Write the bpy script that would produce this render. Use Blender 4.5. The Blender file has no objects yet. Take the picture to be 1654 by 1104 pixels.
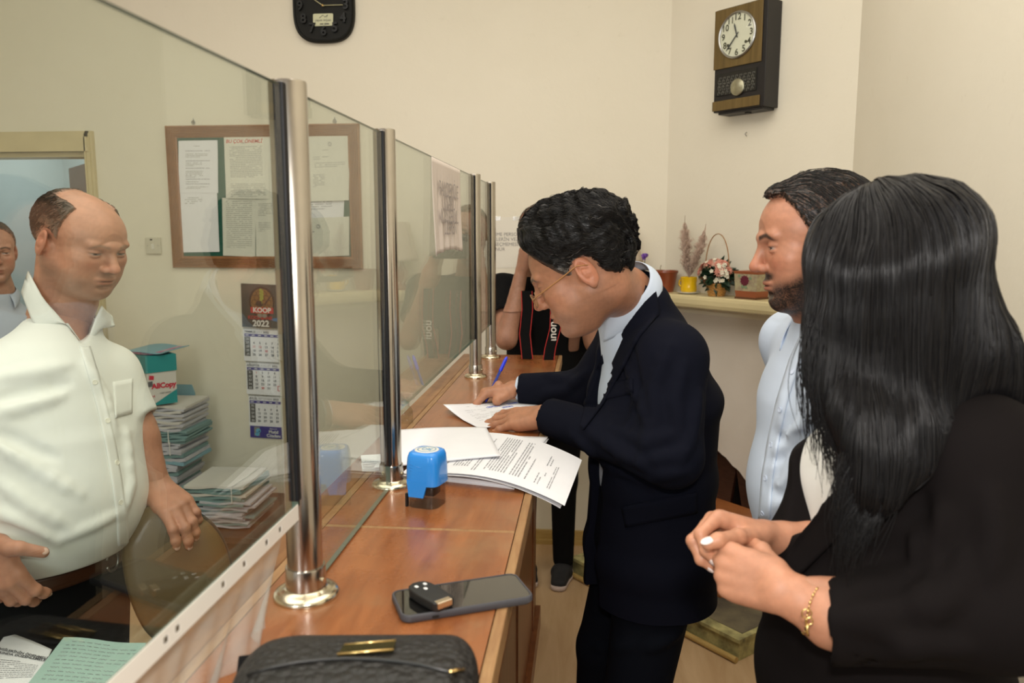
import bpy, bmesh, math, random
import numpy as np
from mathutils import Vector, Matrix

# ---------------------------------------------------------------- camera, world, light, exposure
SC = bpy.context.scene
COL = SC.collection
YAW, PIT, FPX = math.radians(5.47), math.radians(7.9), 1286.0
CAM = np.array([0.0, 0.0, 1.58])
FW = np.array([-math.sin(YAW)*math.cos(PIT), math.cos(YAW)*math.cos(PIT), -math.sin(PIT)])
RT = np.array([math.cos(YAW), math.sin(YAW), 0.0])
UP = np.cross(RT, FW)
cam_data = bpy.data.cameras.new('camera')
cam = bpy.data.objects.new('camera', cam_data); COL.objects.link(cam)
cam_data.sensor_width = 36.0
cam_data.lens = FPX/1654*36.0
cam_data.clip_start = 0.02
cam_data.dof.use_dof = True; cam_data.dof.focus_distance = 1.9; cam_data.dof.aperture_fstop = 5.6
cam.location = CAM
cam.rotation_euler = (math.pi/2-PIT, 0, YAW)
SC.camera = cam
SC.view_settings.view_transform = 'Standard'
SC.view_settings.look = 'None'
SC.view_settings.gamma = 1.0
SC.view_settings.use_curve_mapping = False
SC.view_settings.exposure = -0.02

world = bpy.data.worlds.new('daylight'); SC.world = world; world.use_nodes = True
world.node_tree.nodes['Background'].inputs[0].default_value = (0.95, 0.93, 0.85, 1)
world.node_tree.nodes['Background'].inputs[1].default_value = 0.55

def area(name, loc, target, sx, sy, power, color=(1, 1, 1)):
    l = bpy.data.lights.new(name, 'AREA'); l.shape = 'RECTANGLE'; l.size = sx; l.size_y = sy
    l.energy = power; l.color = color
    o = bpy.data.objects.new(name, l); COL.objects.link(o); o.location = loc
    o.rotation_euler = (Vector(target)-Vector(loc)).to_track_quat('-Z', 'Y').to_euler()
    return o
area('ceiling_bounce', (-0.3, 1.3, 3.15), (-0.3, 1.6, 0.0), 3.6, 2.8, 78, (1.0, 0.95, 0.86))
area('window_daylight', (-1.25, -1.7, 2.0), (-0.9, 1.5, 1.1), 0.75, 1.3, 24, (0.97, 0.97, 1.0))
area('camera_flash', (0.02, -0.03, 1.76), (0.0, 2.0, 1.45), 0.09, 0.06, 11, (1.0, 0.95, 0.9))
area('back_room_light', (-3.0, 4.9, 2.5), (-2.9, 5.2, 1.0), 0.8, 0.6, 14, (0.9, 0.97, 1.0))

# ---------------------------------------------------------------- helpers
def ray(px, py): return FPX*FW+(px-827)*RT+(552-py)*UP
def at(px, py, Y): d = ray(px, py); return CAM+d*(Y/d[1])
def atz(px, py, z): d = ray(px, py); return CAM+d*((z-CAM[2])/d[2])
def atx(px, py, x): d = ray(px, py); return CAM+d*(x/d[0])
def atpl(px, py, pt, n):
    d = ray(px, py); n = np.array(n, float); return CAM+d*(((np.array(pt)-CAM)@n)/(d@n))
def V(*a): return np.array(a, float)
def nrm(v): v = np.asarray(v, float); return v/(np.linalg.norm(v)+1e-12)

def tag(o, label=None, cat=None, group=None, kind=None):
    if label: o['label'] = label
    if cat: o['category'] = cat
    if group: o['group'] = group
    if kind: o['kind'] = kind
    return o
def thing(name, label, cat, loc=(0, 0, 0), rz=0, group=None):
    o = bpy.data.objects.new(name, None); COL.objects.link(o)
    o.empty_display_size = 0.05
    o.location = tuple(float(x) for x in loc); o.rotation_euler = (0, 0, rz)
    tag(o, label, cat, group)
    return o
def link_mesh(name, me, mats, parent=None, smooth=False, world=True):
    if not isinstance(mats, (list, tuple)): mats = [mats]
    for m in mats: me.materials.append(m)
    if smooth:
        me.polygons.foreach_set('use_smooth', [True]*len(me.polygons))
    o = bpy.data.objects.new(name, me); COL.objects.link(o)
    if parent is not None:
        o.parent = parent
        if world:   # geometry given in world coordinates
            o.matrix_parent_inverse = Matrix.LocRotScale(parent.location, parent.rotation_euler, parent.scale).inverted()
    return o

class MB:
    """collects shapes into one mesh"""
    def __init__(s): s.v = []; s.f = []; s.m = []; s.n = 0
    def add(s, v, f, mi=0):
        v = np.asarray(v, float).reshape(-1, 3)
        s.v.append(v); s.f += [tuple(int(i)+s.n for i in q) for q in f]; s.m += [mi]*len(f); s.n += len(v)
    def box(s, c, d, R=None, mi=0, bev=0.0):
        bm = bmesh.new(); bmesh.ops.create_cube(bm, size=1)
        for v in bm.verts: v.co = Vector((v.co.x*d[0], v.co.y*d[1], v.co.z*d[2]))
        if bev > 0: bmesh.ops.bevel(bm, geom=bm.edges[:], offset=bev, segments=2, profile=0.6, affect='EDGES')
        s.bm(bm, c, R, mi)
    def bm(s, bm, c=(0, 0, 0), R=None, mi=0):
        bm.verts.index_update()
        v = np.array([x.co[:] for x in bm.verts]).reshape(-1, 3)
        if R is not None: v = v@np.array(R).T
        s.add(v+np.array(c, float), [[x.index for x in f.verts] for f in bm.faces], mi); bm.free()
    def bar(s, a, b, r, r2=None, n=12, mi=0, caps=True):
        a = np.array(a, float); b = np.array(b, float); r2 = r if r2 is None else r2
        s.tube([a, b], [r, r2], n, mi, caps)
    def tube(s, P, rad, n=8, mi=0, caps=True, flat=None):
        P = np.asarray(P, float); m = len(P)
        rad = np.full(m, rad) if np.isscalar(rad) else np.asarray(rad, float)
        T = np.gradient(P, axis=0); T /= np.linalg.norm(T, axis=1)[:, None]+1e-12
        ref = V(0, 0, 1) if abs(T[0][2]) < .9 else V(1, 0, 0)
        u = nrm(np.cross(T[0], ref)); vs = []
        for i in range(m):
            u = nrm(u-T[i]*(u@T[i])); w = np.cross(T[i], u)
            for k in range(n):
                t = 2*math.pi*k/n
                vs.append(P[i]+rad[i]*(math.cos(t)*u+math.sin(t)*w*(flat or 1)))
        f = [(i*n+k, i*n+(k+1) % n, (i+1)*n+(k+1) % n, (i+1)*n+k) for i in range(m-1) for k in range(n)]
        if caps: f += [tuple(range(n-1, -1, -1)), tuple((m-1)*n+k for k in range(n))]
        s.add(vs, f, mi)
    def lathe(s, prof, c=(0, 0, 0), n=32, mi=0, R=None, sq=None):
        vs = []
        for (r, z) in prof:
            for k in range(n):
                t = 2*math.pi*k/n; x, y = math.cos(t), math.sin(t)
                if sq: q = (abs(x)**sq+abs(y)**sq)**(-1/sq); x *= q; y *= q
                vs.append((r*x, r*y, z))
        vs = np.array(vs)
        if R is not None: vs = vs@np.array(R).T
        m = len(prof)
        f = [(i*n+k, i*n+(k+1) % n, (i+1)*n+(k+1) % n, (i+1)*n+k) for i in range(m-1) for k in range(n)]
        f += [tuple(range(n-1, -1, -1)), tuple((m-1)*n+k for k in range(n))]
        s.add(vs+np.array(c, float), f, mi)
    def prism(s, pts, h, O, X, Y, mi=0):
        """2-D outline pts in the plane (O; X, Y), thickened by h along X x Y"""
        O, X, Y = (np.array(a, float) for a in (O, X, Y)); N = nrm(np.cross(X, Y))
        A = [O+X*p[0]+Y*p[1] for p in pts]; B = [q+N*h for q in A]; n = len(pts)
        f = [tuple(range(n-1, -1, -1)), tuple(range(n, 2*n))]+[(i, (i+1) % n, n+(i+1) % n, n+i) for i in range(n)]
        s.add(A+B, f, mi)
    def sheet(s, fn, nu, nv, th=0.0, mi=0):
        """surface fn(u,v) for u,v in 0..1, optional thickness below"""
        U, W = np.meshgrid(np.linspace(0, 1, nu), np.linspace(0, 1, nv), indexing='ij')
        P = np.array([fn(a, b) for a, b in zip(U.ravel(), W.ravel())])
        g = lambda i, j: i*nv+j
        f = [(g(i, j), g(i+1, j), g(i+1, j+1), g(i, j+1)) for i in range(nu-1) for j in range(nv-1)]
        if th:
            G = P.reshape(nu, nv, 3); N = np.cross(np.gradient(G, axis=0), np.gradient(G, axis=1)).reshape(-1, 3)
            N /= np.linalg.norm(N, axis=1)[:, None]+1e-12; n = len(P); Q = P-N*th
            s.add(np.vstack([P, Q]), f+[(a+n, d+n, c+n, b+n) for a, b, c, d in f] +
                  [(g(i+1, 0), g(i, 0), g(i, 0)+n, g(i+1, 0)+n) for i in range(nu-1)] +
                  [(g(i, nv-1), g(i+1, nv-1), g(i+1, nv-1)+n, g(i, nv-1)+n) for i in range(nu-1)] +
                  [(g(0, j), g(0, j+1), g(0, j+1)+n, g(0, j)+n) for j in range(nv-1)] +
                  [(g(nu-1, j+1), g(nu-1, j), g(nu-1, j)+n, g(nu-1, j+1)+n) for j in range(nv-1)], mi)
        else: s.add(P, f, mi)
    def build(s, name, mats, parent=None, smooth=False, sharp=None, world=True):
        me = bpy.data.meshes.new(name)
        v = np.vstack(s.v)
        me.from_pydata(v.tolist(), [], s.f); me.polygons.foreach_set('material_index', s.m)
        me.update()
        o = link_mesh(name, me, mats, parent, smooth, world)
        if smooth and sharp is not None:
            try: me.set_sharp_from_angle(angle=math.radians(sharp))
            except Exception: pass
        return o

def mat(name, col, rough=0.6, metal=0.0, var=0.0, vscale=8.0, bump=0.0, bscale=60.0, spec=0.5, col2=None,
        trans=0.0, stretch=None, vcol=False, sheen=0.0, sss=0.0, coat=0.0, alpha=1.0, aniso=0.0, bdist=0.002):
    m = bpy.data.materials.new(name); m.use_nodes = True
    nt = m.node_tree; b = nt.nodes['Principled BSDF']; L = nt.links.new
    b.inputs['Roughness'].default_value = rough; b.inputs['Metallic'].default_value = metal
    b.inputs['Specular IOR Level'].default_value = spec
    b.inputs['Transmission Weight'].default_value = trans
    b.inputs['Alpha'].default_value = alpha
    b.inputs['Coat Weight'].default_value = coat
    b.inputs['Anisotropic'].default_value = aniso
    if sheen: b.inputs['Sheen Weight'].default_value = sheen; b.inputs['Sheen Roughness'].default_value = 0.4
    if sss:
        b.inputs['Subsurface Weight'].default_value = sss; b.inputs['Subsurface Radius'].default_value = (1, .35, .2)
        b.inputs['Subsurface Scale'].default_value = 0.006
    c = (*col, 1) if len(col) == 3 else col
    src = None
    tc = nt.nodes.new('ShaderNodeTexCoord'); mp = nt.nodes.new('ShaderNodeMapping'); L(tc.outputs['Object'], mp.inputs[0])
    if stretch: mp.inputs['Scale'].default_value = stretch
    if vcol:
        a = nt.nodes.new('ShaderNodeVertexColor'); a.layer_name = 'Col'; src = a.outputs[0]
    if var > 0 or col2:
        nz = nt.nodes.new('ShaderNodeTexNoise'); nz.inputs['Scale'].default_value = vscale; nz.inputs['Detail'].default_value = 6
        nz.inputs['Roughness'].default_value = 0.6
        L(mp.outputs[0], nz.inputs['Vector'])
        rp = nt.nodes.new('ShaderNodeMapRange'); rp.inputs[1].default_value = .3; rp.inputs[2].default_value = .7
        L(nz.outputs['Fac'], rp.inputs[0])
        mx = nt.nodes.new('ShaderNodeMix'); mx.data_type = 'RGBA'; L(rp.outputs[0], mx.inputs['Factor'])
        c2 = (*col2, 1) if col2 else tuple(x*(1-var) for x in c[:3])+(1,)
        if src:
            mx.blend_type = 'MULTIPLY'; mx.inputs['Factor'].default_value = 1
            L(src, mx.inputs['A']); rp.inputs[3].default_value = 1-var; rp.inputs[4].default_value = 1+var*.3
            nt.links.remove(mx.inputs['Factor'].links[0]); L(rp.outputs[0], mx.inputs['B'])
        else:
            mx.inputs['A'].default_value = c; mx.inputs['B'].default_value = c2
        src = mx.outputs['Result']
    if src: L(src, b.inputs['Base Color'])
    else: b.inputs['Base Color'].default_value = c
    if bump > 0:
        n2 = nt.nodes.new('ShaderNodeTexNoise'); n2.inputs['Scale'].default_value = bscale; n2.inputs['Detail'].default_value = 4
        L(mp.outputs[0], n2.inputs['Vector'])
        bp = nt.nodes.new('ShaderNodeBump'); bp.inputs['Strength'].default_value = bump; bp.inputs['Distance'].default_value = bdist
        L(n2.outputs['Fac'], bp.inputs['Height']); L(bp.outputs[0], b.inputs['Normal'])
    return m

def wood(name, a, b_, scale=(1, 1, 1), rough=0.4, ring=9, stain=None, coat=0.0, spec=.5, bump=.1):
    m = mat(name, a, rough, coat=coat, spec=spec); nt = m.node_tree; L = nt.links.new; b = nt.nodes['Principled BSDF']
    tc = nt.nodes.new('ShaderNodeTexCoord'); mp = nt.nodes.new('ShaderNodeMapping'); mp.inputs['Scale'].default_value = scale
    L(tc.outputs['Object'], mp.inputs[0])
    n = nt.nodes.new('ShaderNodeTexNoise'); n.inputs['Scale'].default_value = ring; n.inputs['Detail'].default_value = 8
    n.inputs['Roughness'].default_value = .62; n.inputs['Distortion'].default_value = .6; L(mp.outputs[0], n.inputs['Vector'])
    r = nt.nodes.new('ShaderNodeValToRGB'); r.color_ramp.elements[0].position = .3; r.color_ramp.elements[1].position = .72
    r.color_ramp.elements[0].color = (*a, 1); r.color_ramp.elements[1].color = (*b_, 1)
    L(n.outputs['Fac'], r.inputs[0]); out = r.outputs[0]
    if stain:
        n2 = nt.nodes.new('ShaderNodeTexNoise'); n2.inputs['Scale'].default_value = 5; n2.inputs['Detail'].default_value = 9; n2.inputs['Roughness'].default_value = .7
        L(tc.outputs['Object'], n2.inputs['Vector'])
        rr = nt.nodes.new('ShaderNodeMapRange'); rr.inputs[1].default_value = .5; rr.inputs[2].default_value = .72; L(n2.outputs['Fac'], rr.inputs[0])
        rr.inputs[4].default_value = .75
        mx = nt.nodes.new('ShaderNodeMix'); mx.data_type = 'RGBA'; L(rr.outputs[0], mx.inputs['Factor']); L(out, mx.inputs['A'])
        mx.inputs['B'].default_value = (*stain, 1); out = mx.outputs['Result']
        rg = nt.nodes.new('ShaderNodeMapRange'); rg.inputs[3].default_value = rough*.7; rg.inputs[4].default_value = rough*1.5
        L(n2.outputs['Fac'], rg.inputs[0]); L(rg.outputs[0], b.inputs['Roughness'])
    L(out, b.inputs['Base Color'])
    bp = nt.nodes.new('ShaderNodeBump'); bp.inputs['Strength'].default_value = bump; bp.inputs['Distance'].default_value = .001
    L(n.outputs['Fac'], bp.inputs['Height']); L(bp.outputs[0], b.inputs['Normal'])
    return m

def glass_mat(name, tint=(.93, .97, .94), ior=1.5, rough=0.0):
    """architectural glass: clear body, Fresnel mirror on both faces"""
    m = bpy.data.materials.new(name); m.use_nodes = True; nt = m.node_tree; L = nt.links.new
    nt.nodes.remove(nt.nodes['Principled BSDF']); out = nt.nodes['Material Output']
    t = nt.nodes.new('ShaderNodeBsdfTransparent'); t.inputs[0].default_value = (*tint, 1)
    g = nt.nodes.new('ShaderNodeBsdfGlossy'); g.inputs['Roughness'].default_value = rough
    fr = nt.nodes.new('ShaderNodeFresnel'); geo = nt.nodes.new('ShaderNodeNewGeometry')
    mr = nt.nodes.new('ShaderNodeMapRange'); mr.inputs[3].default_value = ior; mr.inputs[4].default_value = 1/ior
    L(geo.outputs['Backfacing'], mr.inputs[0]); L(mr.outputs[0], fr.inputs['IOR'])
    mx = nt.nodes.new('ShaderNodeMixShader'); L(fr.outputs[0], mx.inputs[0]); L(t.outputs[0], mx.inputs[1]); L(g.outputs[0], mx.inputs[2])
    L(mx.outputs[0], out.inputs[0])
    return m

_fc = {}
def text_geo(body, size, depth=0.0, align='CENTER', bold=0.0, shear=0.0):
    key = (body, size, depth, align, bold, shear)
    if key in _fc: return _fc[key]
    cu = bpy.data.curves.new('lettering', 'FONT'); cu.body = body; cu.size = size; cu.extrude = depth
    cu.align_x = align; cu.align_y = 'CENTER'; cu.offset = bold; cu.shear = shear; cu.resolution_u = 3
    o = bpy.data.objects.new('lettering', cu); COL.objects.link(o)
    dg = bpy.context.evaluated_depsgraph_get()
    me = bpy.data.meshes.new_from_object(o.evaluated_get(dg))
    v = np.array([x.co[:] for x in me.vertices]).reshape(-1, 3); f = [tuple(p.vertices) for p in me.polygons]
    bpy.data.objects.remove(o); bpy.data.meshes.remove(me); bpy.data.curves.remove(cu)
    _fc[key] = (v, f)
    return v, f
def put_text(mb, body, size, O, X, Y, depth=0.0, align='CENTER', bold=0.0, mi=0, shear=0.0, lift=0.0):
    v, f = text_geo(body, size, depth, align, bold, shear)
    if not len(v): return
    X = nrm(X); Y = nrm(Y); N = np.cross(X, Y)
    mb.add(np.array(O)+v[:, :1]*X+v[:, 1:2]*Y+(v[:, 2:3]+lift)*N, f, mi)

rng = random.Random(7)
WHITE = (0.8, 0.8, 0.8)
M = {}
def lin(r, g, b): return tuple(((c/255)/12.92 if c/255 <= .04045 else ((c/255+.055)/1.055)**2.4) for c in (r, g, b))
M['paper'] = mat('white paper', (.82, .82, .85), .85, var=.03, vscale=20, spec=.2)
M['paper_warm'] = mat('cream paper', (.74, .73, .64), .85, var=.06, vscale=14, spec=.2)
M['ink'] = mat('black ink', (.06, .06, .07), .8)
M['ink_grey'] = mat('grey ink', (.3, .3, .32), .8)
M['ink_red'] = mat('red ink', (.6, .04, .03), .7)
M['ink_blue'] = mat('blue ink', (.06, .12, .5), .7)
M['steel'] = mat('brushed steel', (.52, .48, .42), .20, 1.0, var=.08, vscale=30)
M['steel_flange'] = mat('polished steel flange', (.66, .6, .45), .2, 1.0)
M['black_rubber'] = mat('black rubber', (.006, .006, .008), .5, spec=.25)
M['glass'] = glass_mat('partition glass', (.93, .965, .93))
M['black_plastic'] = mat('black plastic', (.012, .012, .012), .35)
M['grey_metal'] = mat('grey metal', (.4, .4, .38), .35, 1.0)
M['gold'] = mat('gold metal', (.85, .6, .25), .25, 1.0)
# ================================================================ SETTING
YB = 3.9                                   # back wall
C1 = V(0.368, YB, 0)                       # corner back wall / chimney wall
DT = V(math.sin(math.radians(42)), -math.cos(math.radians(42)), 0)   # along the chimney wall, towards the camera
DN = V(-math.cos(math.radians(42)), -math.sin(math.radians(42)), 0)  # its normal, into the room
c2 = atpl(1377, 280, C1, DN); DL = float((c2-C1)@DT); C2 = C1+DT*DL
XR = float(C2[0])
CZ = 1.10                                  # counter top height
WALLC = lin(232, 222, 198)
def wall_mat(name, a, b, stain=.25):
    m = mat(name, a, .75, col2=b, vscale=1.6, bump=.25, bscale=45, spec=.25, bdist=.003); nt = m.node_tree; L = nt.links.new
    bs = nt.nodes['Principled BSDF']; old = bs.inputs['Base Color'].links[0].from_socket
    tc = nt.nodes.new('ShaderNodeTexCoord'); n = nt.nodes.new('ShaderNodeTexNoise'); n.inputs['Scale'].default_value = 11
    n.inputs['Detail'].default_value = 10; n.inputs['Roughness'].default_value = .72; L(tc.outputs['Object'], n.inputs['Vector'])
    r = nt.nodes.new('ShaderNodeMapRange'); r.inputs[1].default_value = .62; r.inputs[2].default_value = .8; r.inputs[4].default_value = stain
    L(n.outputs['Fac'], r.inputs[0]); mx = nt.nodes.new('ShaderNodeMix'); mx.data_type = 'RGBA'
    L(r.outputs[0], mx.inputs['Factor']); L(old, mx.inputs['A']); mx.inputs['B'].default_value = (.45, .38, .26, 1)
    L(mx.outputs['Result'], bs.inputs['Base Color'])
    return m
M['wall'] = wall_mat('cream wall paint', (.80, .75, .625), (.765, .715, .585))
M['wall_low'] = mat('pale grey plaster', (.74, .69, .62), .8, col2=(.68, .62, .54), vscale=2.5, bump=.25, bscale=40, spec=.2)
M['ceil'] = mat('white ceiling paint', (.8, .78, .74), .8)
M['floor'] = wood('oak laminate floor', (.46, .30, .16), (.58, .41, .24), scale=(6, .8, 6), rough=.38, ring=3, bump=.05)

def wall_box(name, a, b, z0, z1, th, m):
    a = np.array(a, float); b = np.array(b, float); t = nrm(b-a); n = V(-t[1], t[0], 0)
    L = np.linalg.norm((b-a)[:2]); mb = MB()
    mb.prism([(0, z0), (L, z0), (L, z1), (0, z1)], -th, V(a[0], a[1], 0), t, V(0, 0, 1))
    o = mb.build(name, m); tag(o, kind='structure'); return o
FZ = 3.3
# floor, ceiling
mb = MB(); mb.box((-.8, 2.2, -.05), (6.4, 8.8, .1)); tag(mb.build('floor', M['floor']), kind='structure')
mb = MB(); mb.box((-.8, 2.2, FZ+.05), (6.4, 8.8, .1)); tag(mb.build('ceiling', M['ceil']), kind='structure')
# back wall with the door opening
DXR = float(at(147, 300, YB)[0])           # inner edge of opening, right
DZT = float(at(100, 246, YB)[2])
mb = MB()
def wb(x0, x1, z0, z1): mb.box(((x0+x1)/2, YB+.06, (z0+z1)/2), (x1-x0, .12, z1-z0))
wb(DXR, C1[0]+.10, 0, FZ); wb(DXR-.86, DXR, DZT, FZ); wb(-3.9, DXR-.86, 0, FZ)
tag(mb.build('wall_back', M['wall']), kind='structure')
# chimney wall: arch-topped fireplace opening
AS = float((atpl(1140, 780, C1, DN)-C1)@DT); ae = atpl(1226, 800, C1, DN); AE = float((ae-C1)@DT)
AC = (AS+AE)/2+.0; AZ = float(atpl(1168, 728, C1, DN)[2]); 
a_l = AE-.86; a_r = AE+.015
def arch_z(s):
    if s <= a_l or s >= a_r: return 0
    q = (s-(a_l+a_r)/2)/((a_r-a_l)/2)
    return (AZ-.34)+.36*math.sqrt(max(0, 1-q*q))**.9+.004*math.sin(s*40)+.003*math.sin(s*97)
mb = MB(); S = [0]+list(np.linspace(a_l-.001, a_r+.001, 44))+[DL+.12]
Fr = lambda s, z, o=0: C1+DT*s+V(0, 0, z)-DN*o
for s0, s1 in zip(S[:-1], S[1:]):
    z0, z1 = arch_z(s0), arch_z(s1)
    mb.add([Fr(s0, z0), Fr(s1, z1), Fr(s1, 1.2), Fr(s0, 1.2), Fr(s0, z0, .1), Fr(s1, z1, .1), Fr(s1, 1.2, .1), Fr(s0, 1.2, .1)],
           [(0, 1, 2, 3), (5, 4, 7, 6), (4, 5, 1, 0), (3, 2, 6, 7), (0, 3, 7, 4), (1, 5, 6, 2)], 1)
mb.add([Fr(0, 1.2), Fr(DL+.12, 1.2), Fr(DL+.12, FZ), Fr(0, FZ), Fr(0, 1.2, .1), Fr(DL+.12, 1.2, .1), Fr(DL+.12, FZ, .1), Fr(0, FZ, .1)],
       [(0, 1, 2, 3), (5, 4, 7, 6), (4, 5, 1, 0), (3, 2, 6, 7), (0, 3, 7, 4), (1, 5, 6, 2)], 0)
tag(mb.build('wall_chimney', [M['wall'], M['wall_low']]), kind='structure')
# sooty firebox behind the opening
M['soot'] = mat('sooty brown brick', (.07, .045, .035), .9, col2=(.02, .017, .015), vscale=9, bump=.6, bscale=25, bdist=.01)
mb = MB(); Rd = np.array([DT, -DN, V(0, 0, 1)]).T
sm = (a_l+a_r)/2; sw = (a_r-a_l)
mb.box(C1+DT*sm-DN*.40+V(0, 0, .45), (sw+.1, .04, .9), Rd)
for s in (a_l-.03, a_r+.03): mb.box(C1+DT*s-DN*.25+V(0, 0, .45), (.04, .34, .9), Rd)
mb.box(C1+DT*sm-DN*.25+V(0, 0, .92), (sw+.1, .34, .04), Rd)
tag(mb.build('trim_1', M['soot']), kind='structure')
# right wall and left wall
mb = MB(); mb.box((XR+.06, (C2[1]-2.2)/2-.0, FZ/2), (.12, C2[1]+2.2, FZ)); tag(mb.build('wall_right', M['wall']), kind='structure')
mb = MB(); mb.box((-3.96, 2.2, FZ/2), (.12, 8.8, FZ)); tag(mb.build('wall_left', M['wall']), kind='structure')
# room beyond the door
M['wall_blue'] = mat('pale blue grey paint', (.52, .56, .55), .7, var=.05, vscale=3)
mb = MB(); mb.box((-2.9, 5.6, FZ/2), (2.1, .1, FZ)); mb.box((-1.95, 4.8, FZ/2), (.1, 1.55, FZ)); mb.box((-3.85, 4.8, FZ/2), (.1, 1.55, FZ))
tag(mb.build('wall_beyond', M['wall_blue']), kind='structure')
# door: stepped architrave + leaf standing open
M['cream_gloss'] = mat('cream gloss paint', (.66, .56, .34), .35, var=.12, vscale=6)
mb = MB(); fx = float(at(158, 300, YB)[0]); fz = float(at(100, 213, YB)[2]); w = fx-DXR
for k, (o, t) in enumerate([(0, .022), (.012, .030), (.030, .038)]):
    mb.box((fx-o-(w-o)/2+.0, YB-t/2-.0005, fz/2-o/2), (w-o, t, fz-o))
    mb.box((DXR-.43, YB-t/2-.0005, fz-o-(fz-DZT-o)/2), (.9+.0, t, fz-DZT-o))
mb.box((DXR-.012, YB+.06, DZT/2), (.024, .125, DZT)); mb.box((DXR-.43, YB+.06, DZT-.012), (.86, .125, .024))
mb.box((DXR-.86-w/2, YB-.02, fz/2), (w, .038, fz)); mb.box((DXR-.848, YB+.06, DZT/2), (.024, .125, DZT))
dr = mb.build('door_1', M['cream_gloss']); tag(dr, kind='structure')
mb = MB(); ld = nrm(V(-.70, .71, 0)); mb.box(V(DXR-.03, YB+.15, DZT/2-.012)+ld*.37, (.04, .74, DZT-.03), np.array([V(ld[1], -ld[0], 0), ld, V(0, 0, 1)]).T, bev=.003)
mb.build('door_leaf', wood('reddish door veneer', (.20, .075, .03), (.30, .12, .045), scale=(3, 3, .5), rough=.4), dr)
# skirting
M['skirt'] = wood('yellow varnished pine', (.42, .27, .08), (.52, .36, .13), scale=(1, 1, 8), rough=.35)
mb = MB(); bz = float(at(905, 856, YB)[2])
mb.box(((DXR+w+C1[0])/2, YB-.008, bz/2), (C1[0]-DXR-w, .016, bz)); mb.box(((DXR+w+C1[0])/2, YB-.02, .012), (C1[0]-DXR-w, .025, .024))
tag(mb.build('baseboard_back', M['skirt']), kind='structure')
mb = MB(); mb.box((XR-.008, 1, .05), (.016, 4.2, .1)); tag(mb.build('baseboard_right', M['skirt']), kind='structure')
# hearth: mottled stone slab with a chipped yellow painted edge
h0 = atz(916, 902, .085); h1 = atz(1200, 1033, .085)
hd = float(((h0+h1)/2-C1)@DN); hs = float((h0-C1)@DT)
M['hearth_top'] = mat('mottled hearth stone', (.20, .17, .10), .7, col2=(.06, .05, .04), vscale=7, bump=.4, bscale=30)
M['hearth_edge'] = mat('chipped yellow hearth paint', (.60, .55, .24), .6, col2=(.12, .11, .05), vscale=16)
mb = MB(); Hn = hd; c = C1+DT*((hs+DL)/2)+DN*(Hn/2)
mb.box(c+V(0, 0, .036), (DL-hs-.01, Hn-.02, .072), Rd, 1); mb.box(c+V(0, 0, .079), (DL-hs, Hn, .014), Rd, 1)
e = .05; mb.box(c+V(0, 0, .0865)-DN*e/2, (DL-hs-e, Hn-e, .003), Rd, 0)
hearth = mb.build('trim_2', [M['hearth_top'], M['hearth_edge']]); tag(hearth, kind='structure')
mb = MB(); mb.bar(C1+DT*hs+DN*(Hn+.012)+V(0, 0, .012), C1+DT*(DL)+DN*(Hn+.012)+V(0, 0, .012), .012)
tag(mb.build('trim_3', M['skirt']), kind='structure')
# mantel shelf: short run on the back wall, then along the chimney wall
SP = .17
p1 = atpl(1118, 476, C1+DN*SP, DN); p2 = atpl(1274, 494, C1+DN*SP, DN); SZ = float((p1[2]+p2[2])/2)
SE = float((atpl(1280, 494, C1+DN*SP, DN)-C1)@DT)
M['shelf'] = mat('yellow cream gloss paint', (.70, .60, .34), .35, var=.12, vscale=5)
def shelf_prof(t=.055): return [(0, -t), (SP*.9, -t), (SP*.97, -t*.9), (SP, -t*.65), (SP, -t*.3), (SP*.985, -t*.08), (SP*.95, 0), (0, 0)]
mb = MB()
m_ = math.tan(math.radians((90-42)/2))*SP*1.0    # mitre
pr = shelf_prof(); n = len(pr); xs0 = -.02
A = [V(xs0, YB-p, SZ+z) for p, z in pr]
kk = nrm(V(0, -1, 0)+DN); B = [C1+kk*(p/float(kk@DN))+V(0, 0, SZ+z) for p, z in pr]
D = [C1+DT*SE+DN*p+V(0, 0, SZ+z) for p, z in pr]
f = [(i, (i+1) % n, n+(i+1) % n, n+i) for i in range(n)]+[(n+i, n+(i+1) % n, 2*n+(i+1) % n, 2*n+i) for i in range(n)]+[tuple(range(n-1, -1, -1)), tuple(range(2*n, 3*n))]
mb.add(A+B+D, f)
tag(mb.build('mantel_shelf', M['shelf']), 'long yellow-cream painted mantel shelf with a rounded edge above the fireplace', 'shelf')
# ================================================================ COUNTER AND GLASS SCREEN
CX0, CX1, CY0, CY1 = -.485, -.097, .25, 3.07
M['top'] = wood('worn reddish varnished veneer', (.17, .050, .014), (.36, .130, .042), scale=(9, 1.3, 4), rough=.26, ring=2.6, stain=(.27, .145, .065), coat=.12, bump=.06)
M['top_dark'] = wood('dark counter edge wood', (.16, .06, .02), (.32, .15, .05), scale=(9, 1.0, 6), rough=.35, ring=4, stain=(.10, .05, .03))
M['trimwood'] = wood('pale worn counter lipping', (.24, .115, .045), (.40, .24, .105), scale=(20, 2, 9), rough=.45, ring=5, stain=(.30, .15, .06))
M['front'] = wood('reddish brown counter panel', (.13, .040, .012), (.24, .085, .028), scale=(6, 6, .8), rough=.3, ring=4)
seams = [1.222, 2.16]
ctr = thing('service_counter', 'long worn reddish-brown wooden service counter carrying the glass screen', 'counter', ((CX0+CX1)/2, (CY0+CY1)/2, 0))
ys = [CY0]+seams+[CY1]
for a, b in zip(ys[:-1], ys[1:]):
    mb = MB(); mb.box(((-.425-.112)/2, (a+b)/2, CZ-.015), (.311, b-a-.010, .030)); mb.build('worktop', M['top'], ctr)
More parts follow.
